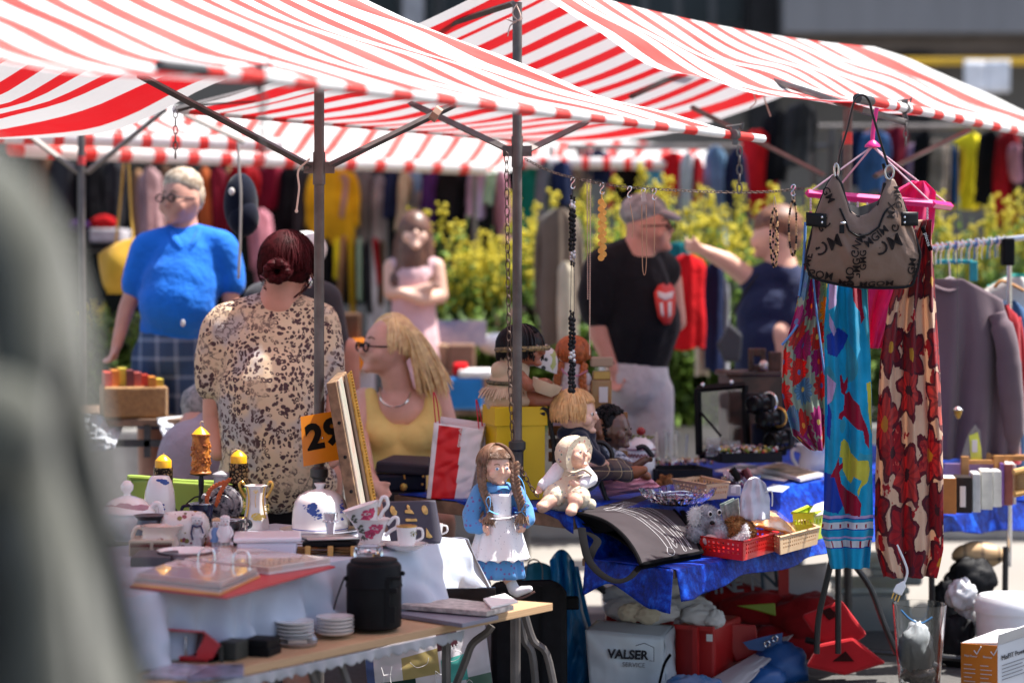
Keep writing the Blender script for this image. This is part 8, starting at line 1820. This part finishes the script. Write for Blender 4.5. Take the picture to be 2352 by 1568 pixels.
decal('teeth_print',[(1510,668),(1528,674),(1548,668),(1544,684),(1528,690),(1512,682)],TW,.016);decal('tongue_shine',[(1515,696),(1522,694),(1525,728),(1518,722)],TW,.016);decal('tongue_shine',[(1534,694),(1542,692),(1542,724),(1535,730)],TW,.016)
q,s=setY(10.3);t=persona('brown-haired woman in a navy top stretching one arm towards hanging clothes',1780,10.3)
hc=q(1776,540);hr=(42*s,48*s,56*s);yw=R(-120)
blob('body',headprims(hc,hr,yw)+[ch(q,s,(1790,580,0,34),(1795,620,0,40)),ch(q,s,(1722,640,-.0,26),(1668,600,-.05,22),(1612,574,-.08,14)),ch(q,s,(1800,770,-.12,34),(1800,830,-.12,28),(1760,880,-.15,20)),('e',q(1780,740),(70*s,60*s,100*s)),ch(q,s,(1750,1000,0,44),(1750,1340,0,24)),ch(q,s,(1810,1000,0,44),(1810,1340,0,24))]+handprims(q(1614,576,-.08),Vector((-1,0,.25)),Vector((0,-.6,.8)),60*s,.5),SKINL,t,.011,4)
blob('top',[ch(q,s,(1730,648,0,34),(1790,630,0,44),(1840,660,0,40)),ch(q,s,(1840,670,-.05,44),(1834,740,-.10,44)),('e',q(1776,730),(88*s,66*s,96*s)),ch(q,s,(1770,780,0,82),(1768,860,0,84))],folds('navy_top',(.010,.018,.062)),t,.013,4)
blob('trousers',[ch(q,s,(1770,880,0,84),(1770,920,0,82)),ch(q,s,(1740,940,0,50),(1745,1340,0,40)),ch(q,s,(1805,940,0,50),(1808,1340,0,40))],cloth('navy_trousers',(.008,.012,.03)),t,.016,3)
m=MB();m.ell(q(1788,518,.02),(58*s,56*s,50*s),None,20,0,.14,9,3);m.ell(q(1806,545,.02),(38*s,44*s,42*s),None,16,0,.14,9,5);m.build('hair',noisecol('chestnut_hair',(.08,.032,.018),(.22,.10,.055),30,.5,.5),t,auto=0)
m=MB();m.prism([(1646,790),(1676,742),(1706,770),(1700,830),(1662,832)],lambda x,y,tt:q(x,y,-.22+tt),0,.09);ob=single('shoulder_bag',m,M('grey_leather_bag',(.045,.05,.058),.45),'grey shoulder bag at the hip of the woman in navy','bag',smooth=False,bevel=.012);m=MB();TB(m,[(1676,744,-.2),(1700,690,-.16),(1740,630,-.15)],10.3,4,6,0,.3);m.build('strap',BLACK,ob)
q,s=setY(12.2);t=persona('ruddy dark-haired person far back, mostly hidden by the middle post',1170,12.2)
hc=q(1172,748);hr=(34*s,38*s,48*s);blob('body',headprims(hc,hr,R(-90))+[ch(q,s,(1180,790,0,24),(1185,830,0,40)),ch(q,s,(1160,1000,0,30),(1160,1120,0,20)),ch(q,s,(1210,1000,0,30),(1210,1120,0,20))],SKINR,t,.014,4)
m=MB();m.ell(q(1196,738,.01),(36*s,38*s,44*s),None,16);m.build('hair',M('dark_brown_hair',(.035,.018,.013),.5),t);blob('shirt',[ch(q,s,(1150,850,0,40),(1190,840,0,46),(1230,850,0,40)),ch(q,s,(1190,880,0,66),(1190,1010,0,66))],cloth('maroon_shirt',(.12,.03,.03)),t,.016,3)
q,s=setY(8.35);t=persona('person bending down behind the candles, only a lilac-grey back and grey hair showing',430,8.35)
hc=q(462,936,.1);blob('body',[('e',hc,(42*s,46*s,50*s)),ch(q,s,(462,936,.1,30),(450,980,.05,40),(430,1030,.05,50)),ch(q,s,(430,1030,.05,50),(430,1180,.08,60),(400,1250,.1,40),(400,1460,.1,30)),ch(q,s,(430,1180,.08,60),(460,1250,.1,40),(460,1460,.1,30))],SKINR,t,.012,3)
m=MB();m.ell(q(462,930,.1),(48*s,52*s,52*s),None,18,0,.12,9,2);m.build('hair',noisecol('grey_hair',(.16,.15,.15),(.36,.34,.33),40,.5,.6),t,auto=0)
blob('shirt',[ch(q,s,(470,990,.05,50),(440,1040,.0,78),(430,1110,.0,82),(430,1200,.05,80))],folds('lilac_grey_shirt',(.34,.29,.34)),t,.014,4)
# ================================================================ the clothes market behind
CN=dict(black=(.008,.008,.010),navy=(.010,.016,.05),char=(.03,.03,.034),maroon=(.12,.006,.018),red=(.46,.008,.012),crim=(.28,.006,.012),mauve=(.30,.19,.20),brown=(.085,.045,.028),rust=(.32,.08,.025),orange=(.55,.16,.012),must=(.48,.29,.012),yell=(.72,.56,.02),grey=(.14,.14,.15),pale=(.42,.42,.46),cream=(.50,.44,.33),lblue=(.20,.36,.56),sky=(.05,.30,.58),purple=(.055,.018,.11),green=(.01,.20,.13),coral=(.62,.07,.10),lilac=(.34,.24,.36),taupe=(.22,.18,.155),denim=(.03,.075,.19),pink=(.46,.20,.26),tan=(.34,.19,.10),mint=(.30,.40,.28),white=(.58,.57,.56),teal=(.008,.12,.14))
def BM(c):return M('textile_'+c,CN[c],.9,0,.5,3,spec=.12,bump=.6,bs=9,bd=.03)
WORD=dict(char='charcoal',crim='crimson',must='mustard',yell='bright yellow',pale='pale grey',lblue='light blue',lilac='lilac',mint='pale mint',sky='sky blue')
POS=((150,'at the far left edge'),(350,'left of the man in blue'),(560,'behind the man in blue'),(730,'behind the leopard blouse'),(900,'left of the girl in pink'),(1080,'right of the girl in pink'),(1260,'just beyond the middle post'),(1420,'left of the flat cap'),(1580,'above the flat cap'),(1720,'above the reaching woman'),(1860,'left of the handbag'),(2060,'behind the handbag'),(2180,'right of the handbag'),(2400,'at the far right'))
seen={}
def bgar(kind,c,x,w,y0,y1,Y=13.6,fl=1.0,sl=True,extra=''):
 pos=next(p for lim,p in POS if x<=lim);wd=WORD.get(c,c);k=(kind,c,pos);seen[k]=seen.get(k,0)+1
 size=' with sleeves' if(sl and kind not in('trousers','scarf','belt'))else ''
 long_='long ' if y1-y0>190 else('short ' if y1-y0<110 else '');wide='narrow ' if w<32 else('wide ' if w>72 else '')
 lab='%s%s%s %s%s on back rail %s%s'%(long_,wide,wd,kind,size,pos,extra)
 if seen[k]>1:lab+=', %s of its colour'%('second','third','fourth','fifth')[seen[k]-2]
 lab=lab.replace(' with sleeves','')if len(lab.split())>16 else lab;gar(kind,lab,'clothing',x,w,y0,y1,Y,BM(c),.09,sl,x*.37,None,fl,12*math.sin(x*1.7))
for row in """shirt black 40 70 345 470|coat brown 95 56 350 560|shirt char 150 60 350 520|shirt black 205 60 360 560|shirt char 262 56 370 560|blouse mauve 345 50 385 610|shirt tan 318 30 390 540|shirt brown 378 44 380 560|dress rust 470 34 385 600|shirt maroon 500 44 385 560|blouse tan 528 22 384 520|shirt crim 560 60 380 470|blouse pink 600 46 480 660|shirt maroon 628 56 380 480|jacket black 668 60 382 560|jacket char 706 50 390 660|jacket must 765 100 385 560|blouse mauve 790 36 400 500|jacket grey 832 60 390 560|shirt black 848 50 500 640|dress pale 872 40 400 760|shirt navy 905 36 392 500|blouse cream 930 30 392 530|shirt lblue 952 26 390 470|shirt white 962 34 440 600|dress purple 990 40 395 560|coat black 1030 64 395 545|shirt navy 1046 40 560 680|blouse lilac 1100 44 385 500|blouse mint 1130 34 390 470|shirt pink 1150 30 390 560|shirt denim 1168 36 470 700|dress green 1222 54 385 560|shirt grey 1256 40 370 520|shirt navy 1290 40 370 470|shirt taupe 1318 30 380 470|shirt navy 1372 46 345 420|dress coral 1414 30 360 480|coat black 1448 56 360 470|shirt sky 1508 44 370 430|shirt teal 1512 34 430 480|dress red 1546 56 350 450|blouse pale 1580 30 350 520|shirt crim 1600 26 360 480|dress lblue 1642 52 335 560|coat navy 1690 44 340 590|dress red 1738 74 300 500|jacket black 1788 64 255 420|jacket char 1840 60 235 380|coat navy 1968 60 300 430|shirt denim 2010 60 300 440|shirt rust 1998 30 300 380|dress maroon 2058 52 290 470|blouse lilac 2098 42 330 500|shirt black 2120 36 300 440|blouse taupe 2150 52 320 520|shirt cream 2176 24 330 460|shirt orange 2166 18 330 470|shirt denim 2186 22 330 470|shirt must 2206 16 340 440|dress yell 2224 70 305 480|jacket black 2272 46 300 470|jacket crim 2316 54 300 560|shirt pink 2330 26 330 420|coat char 2360 50 320 480""".split('|'):
 k,c,x,w,y0,y1=row.split();bgar(k,c,int(x),int(w),int(y0),int(y1),13.4+(int(x)%5)*.12,1.15 if k=='dress' else 1.0,k!='dress')
for c,x,y0,y1 in(('black',752,545,690),('yell',776,545,640),('tan',790,540,720),('must',806,540,730),('mint',826,545,690),('char',843,550,720),('crim',862,545,655),('brown',878,550,700)):bgar('belt',c,x,15,y0,y1,12.9,1,False)
for x0,x1,y,Y in((-40,700,372,13.9),(640,1340,382,13.9),(1300,1900,338,13.9),(1880,2460,292,13.9)):
 t=thing('garment_rail','grey steel rail carrying hanging clothes '+{-40:'at the left',640:'behind the pale stall hem',1300:'above the flat-capped man',1880:'behind the handbag'}[x0],'clothes rail',P(x0,0,Y).xy.to_3d());m=MB();m.tube([P(x0,y,Y),P(x1,y,Y)],.02,8);m.build('rail',STEEL,t)
 for x in(x0+30,x1-30):m=MB();p=P(x,y,Y);m.tube([p,(p.x,p.y,0)],.02,8);m.build('upright',STEEL,t)
for x0,x1,y0,y1,Y,lab in((-260,640,352,760,14.6,'black backdrop sheet behind the hanging clothes at the left'),(600,1300,372,700,14.6,'black backdrop sheet behind the hanging clothes in the middle')):
 m=MB();m.sheet(lambda u,v:P(x0+(x1-x0)*u,y0+(y1-y0)*v,Y)+Vector((0,.05*math.sin(u*40),0)),60,4);single('black_backdrop',m,M('backdrop_black',(.010,.012,.012),.9,0,.4,3,spec=.1),lab,'tarpaulin',solid=.01)  # plain black sheets filling the dark gap behind the clothes rails
gar('jacket','khaki brown jacket with pale lining hanging between the middle post and the flat cap','clothing',1284,92,478,790,11.6,cloth('khaki_jacket',(.12,.088,.065)),.12,True,2)
gar('shirt','cream lining of a hanging jacket beside the khaki one','clothing',1298,36,600,790,11.45,BM('cream'),.04,False,3)
for c,x,w,y0,y1,yy,lab in(('red',1578,84,584,800,10.9,'bright red garment the reaching woman is touching'),('navy',1640,44,600,850,11.1,'dark navy garment next to the red one on the near rail'),('cream',1612,34,640,860,11.2,'cream garment below the reaching arm'),('pale',1664,20,640,860,11.3,'thin grey garment below the reaching arm'),('teal',1560,50,556,610,11.0,'turquoise patterned top at the end of the near rail')):gar('shirt',lab,'clothing',x,w,y0,y1,yy,BM(c),.08,False,x)
# ---- yellow bag and navy cap on hooks
Y=10.6;t=thing('handbag','mustard yellow shoulder bag hanging on long straps left of the man in blue','handbag',P(270,690,Y));m=MB();m.sheet(lambda u,v:P(232+80*u+16*v*(1-2*u),585+90*v-40*u*(1-v),Y)+Vector((0,-.08*math.sin(3.14*u)*math.sin(3.14*min(1,v+.1)),0)),16,16);m.build('pouch',cloth('mustard_leather',(.50,.29,.03)),t,solid=.04)
for pts in([(284,376),(276,470),(266,556),(262,590)],[(296,376),(300,470),(306,540),(308,560)]):m=MB();TB(m,pts,Y,8,6,0,.3);m.build('strap',cloth('mustard_leather',(.50,.29,.03)),t)
Y=8.7;t=thing('cap','navy baseball cap hanging on a cord from the pale stall hem','cap',P(553,545,Y));m=MB();m.ell(P(553,468,Y),(.068,.07,.122),None,20);m.build('crown',cloth('navy_cap',(.006,.009,.022)),t);m=MB();m.ell(P(560,500,Y-.03),(.062,.05,.075),None,18);m.build('brim',cloth('navy_cap',(.006,.009,.022)),t);m=MB();TB(m,[(547,330),(550,400),(553,440),(552,540),(548,640)],Y-.08,3.5,6);m.build('cord',M('grey_cord',(.36,.35,.33),.7),t);m=MB();m.ell(P(532,440,Y-.066),(.012,.006,.015));m.build('badge',PAPER,t)
# ---- middle tables
Y=8.85;t=thing('market_table','steel framed table with a loose white cloth behind the candles','table',P(340,1200,Y));zt=P(0,962,Y).z;q4=[P(60,962,Y),P(462,962,Y),P(462,962,Y)+Vector((0,.9,0)),P(60,962,Y)+Vector((0,.9,0))]
slab('tabletop',q4,zt-.03,zt,WOODD,t);legs(t,q4,zt,DKSTEEL,.02);m=MB();pxbox(m,200,1010,462,1026,Y,.03);pxbox(m,330,975,344,1050,Y,.03);m.build('frame_rail',DKSTEEL,t,False)
m=MB();noisesheet(m,(P(360,960,Y-.05),P(480,950,Y+.4),P(500,1010,Y-.06),P(380,1020,Y-.08)),30,14,.03,5,2,None,.03);noisesheet(m,(P(190,950,Y-.03),P(290,962,Y+.1),P(262,1030,Y-.06),P(190,1040,Y-.06)),24,14,.03,5,6,None,.03);single('loose_cloth',m,cloth('blue_white_cloth',(.52,.56,.62)),'rumpled white cloth slipping off the steel framed table','cloth',solid=.004)
t=thing('wicker_basket','rectangular wicker basket filled with red and orange books','basket',P(310,962,Y));m=MB();pxbox(m,238,888,386,960,Y,.3,0,R(14));m.build('basket_wall',WICK2,t,False,bevel=.01)
rr=random.Random(14)
for i in range(8):
 m=MB();x=240+i*17;pxbox(m,x,846+abs(i-2)*5,x+17,896,Y+.02+.02*(i%3),.2,0,R(14));single('book',m,M('bookcol%d'%(i%5),((.55,.06,.03),(.62,.22,.03),(.62,.50,.06),(.14,.03,.03),(.45,.10,.08))[i%5],.5),'%s book standing in the wicker basket, %s'%(('red','orange','yellow','dark red','brick')[i%5],'toward its near end' if i<3 else('in its middle' if i<5 else 'toward its far end')),'book',smooth=False)
Y=11.0;t=thing('market_table','far table loaded with cartons and a blue crate behind the blond woman','table',P(1060,1150,Y));zt=P(0,940,Y).z;q4=[P(760,940,Y),P(1230,940,Y),P(1230,940,Y)+Vector((0,.8,0)),P(760,940,Y)+Vector((0,.8,0))];slab('tabletop',q4,zt-.03,zt,WOODD,t);legs(t,q4,zt,DKSTEEL,.02)
for nm,lab,cat,x0,y0,x1,y1,yy,mt in(('crate','bright blue plastic crate right of the blond hair','crate',1030,868,1108,940,10.9,M('blue_crate',(.01,.17,.46),.35)),('carton','brown cardboard carton left of the middle post','carton',1030,790,1090,850,11.3,M('cardboard',(.22,.12,.075),.8)),('carton','tan cardboard carton next to the brown one','carton',990,790,1030,850,11.35,M('cardboard_tan',(.36,.22,.13),.8)),('red_pouch','small red pouch between the carton and the blue crate','pouch',1040,836,1072,862,10.95,BM('red')),('white_tray','flat white tray on the blue crate','tray',1052,850,1130,868,10.9,BM('white')),('carton','stack of lower cartons supporting the far display','carton',985,848,1120,940,11.3,M('cardboard',(.22,.12,.075),.8)),('toy_box','colourful orange box left of the blond woman','box',800,780,850,850,11.1,BM('orange')),('toy_box','dark brown box topped with pink beside the leopard blouse','box',776,720,826,800,11.2,BM('brown')),('carton','pale carton under the orange box','carton',770,850,860,940,11.2,BM('pale'))):
 m=MB();pxbox(m,x0,y0,x1,y1,yy,.25);single(nm,m,mt,lab,cat,smooth=False,bevel=.012)
m=MB();pxbox(m,985,736,1117,792,11.45,.02);single('printed_board',m,noisecol('cloud_picture',(.10,.16,.30),(.46,.40,.46),3.5,0,.6),'blue and pink printed picture board standing on cartons','picture',smooth=False)
m=MB();m.ell(P(1140,790,11.6),(.10,.08,.06));single('white_bowl',m,PORC,'white round bowl just left of the middle post','bowl')
heap('folded_clothes','purple and blue folded clothes on a dark table left of the man','clothes',[(182,520,26,16,0)],12.9,BM('purple'));heap('folded_clothes','red folded clothes on a white box left of the man','clothes',[(238,512,30,18,0)],12.8,BM('red'));m=MB();pxbox(m,205,525,280,556,12.7,.3);single('white_box',m,BM('pale'),'pale box under the red folded clothes','box',smooth=False,bevel=.01)
t=thing('market_table','dark table with folded clothes far left','table',P(200,1000,13));q4=[P(60,556,12.6),P(330,556,12.6),P(330,556,13.3),P(60,556,13.3)];slab('tabletop',q4,q4[0].z-.05,q4[0].z,BLACK,t);legs(t,q4,q4[0].z-.05,BLACK,.03)
# ---- flower beds
LEAFM=[M('leaf_green%d'%i,c,.55,0,.3,6,transl=.35)for i,c in enumerate(((.12,.20,.03),(.15,.26,.04),(.06,.11,.025)))]
PETM=M('petal_yellow',(.70,.60,.04),.6,0,.2,9,transl=.3)
def plantproto(name,seed,hgt,nst,blossoms):
 rr=random.Random(seed);t=thing(name,'tall yellow flowering plant','plant',(0,0,0),local=True);m=MB();b=MB()
 for k in range(nst):
  a=rr.random()*6.28;r0=rr.uniform(0,.10);ln=rr.uniform(.04,.15);h=hgt*rr.uniform(.72,1.05);pts=[Vector((math.cos(a)*(r0+ln*z*z),math.sin(a)*(r0+ln*z*z),h*z))for z in(0,.25,.5,.75,1)];m.tube(pts,[.008,.007,.006,.004,.002],5,0)
  for j in range(30):
   z=rr.uniform(.05,.9);p=pts[int(z*4)].lerp(pts[min(4,int(z*4)+1)],z*4%1);d=rr.random()*6.28;L=rr.uniform(.07,.17)*(1.15-.6*z);w_=L*.2;dx=Vector((math.cos(d),math.sin(d),rr.uniform(-.1,.8)));sd=Vector((-math.sin(d),math.cos(d),0));mi=rr.choice((0,0,1,2));e=p+dx*L;md=p+dx*L*.5+Vector((0,0,L*.15));m.add([p,md-sd*w_,e-Vector((0,0,L*.25)),md+sd*w_],[(0,1,2,3)],mi)
  if blossoms and k%3<2:
   for j in range(20):z=rr.uniform(.86,1.06);p=pts[3].lerp(pts[4],(z-.75)*4)if z<1 else pts[4]+Vector((0,0,h*(z-1)));b.ell(p+Vector((rr.gauss(0,.016),rr.gauss(0,.016),0)),rr.uniform(.007,.015),None,5)
 m.build('foliage',LEAFM,t,auto=0)
 if blossoms:b.build('blossom',PETM,t,auto=0)
 return t
BED=.62
for x0,x1,Y0,lab in((1000,2560,11.9,'long stone-edged flower bed planted behind the stalls'),(120,360,11.6,'short stone-edged flower bed left of the man in blue')):
 t=thing('flower_bed',lab,'planter',P(x0,0,Y0).xy.to_3d());a,b_=P(x0,0,Y0),P(x1,0,Y0);m=MB();m.box(((a.x+b_.x)/2,Y0+.7,BED/2),(b_.x-a.x,1.4,BED));m.build('stone_edge',M('pale_stone',(.32,.31,.29),.9,0,.2,8),t,False,bevel=.02)
protos=[plantproto('flowering_plant',3,1.25,7,True),plantproto('flowering_plant',8,1.05,8,True),plantproto('leafy_plant',15,.62,12,False)]
rr=random.Random(40);cnt=[0,0,0]
spots=[(1035+i*28+rr.uniform(-14,14),12.0+rr.random()*1.1,0 if i%3 else 1)for i in range(52)]+[(1000+i*15,12.3+.4*(i%2),1)for i in range(13)]+[(1010+i*26,11.95+.3*(i%2),2)for i in range(34)]+[(150+i*20,11.8+.2*(i%2),2)for i in range(9)]+[(160+i*22,12.1,1)for i in range(5)]
GL=('tall plant with yellow flower spikes in the long flower bed','bushy plant with yellow flowers in the flower beds','low broad-leaved green plant in the flower beds')
for x,Y,k in spots:
 p=P(x,0,Y);sc=rr.uniform(.85,1.12)*(.55 if x<400 and k==1 else 1);sc*=.8 if 1000<x<1180 and k<2 else 1;loc=(p.x,Y,BED-.01);rz=rr.random()*6.28
 if cnt[k]==0:o=protos[k];o.location=loc;o.rotation_euler.z=rz;o.scale=(sc,)*3;tag(o,GL[k],'plant',('tall yellow flowers','bushy yellow flowers','low green plants')[k])
 else:dup(protos[k],loc,rz,sc)
 cnt[k]+=1
# ================================================================ coat hanging close to the lens
CT=NT('olive_grey_wool');CT.l(CT.mix(CT.noise(CT.coord(),30,4),(.045,.047,.036),(.095,.096,.076)),CT.b.inputs['Base Color']);CT.b.inputs['Roughness'].default_value=.95;CT.b.inputs['Sheen Weight'].default_value=.3;CT=CT.mat
Y=1.9;t=thing('coat','olive grey wool coat hanging very close at the left edge','coat',P(60,1600,Y))
ED=[(330,-40),(372,10),(440,70),(540,132),(700,180),(900,215),(1100,256),(1300,296),(1600,345)]
def coatfn(u,v):
 y=330+1330*v;xe=il(ED,y);x=-620+(xe+620)*u
 d=-.05*math.sin(math.pi*min(1,u*1.02))**.6+.034*math.sin(u*52-v*5)*min(1,v*3)+.016*math.sin(u*97+v*7)*v+.02*(1-math.cos(max(0,u-.85)*10))
 return P(x,y,Y)+Vector((0,d,0))
m=MB();m.sheet(coatfn,90,40);m.build('body',CT,t,solid=.006)
m=MB();TB(m,[(-60,360,-.06),(40,520,-.10),(70,760,-.11),(60,1000,-.10),(90,1300,-.10),(110,1640,-.08)],Y,[60,86,78,70,66,70],16,0,.7,8);m.build('sleeve',CT,t,auto=0)
m=MB();m.ell(P(-10,985,Y-.14),(.045,.03,.045));m.build('cuff',CT,t)
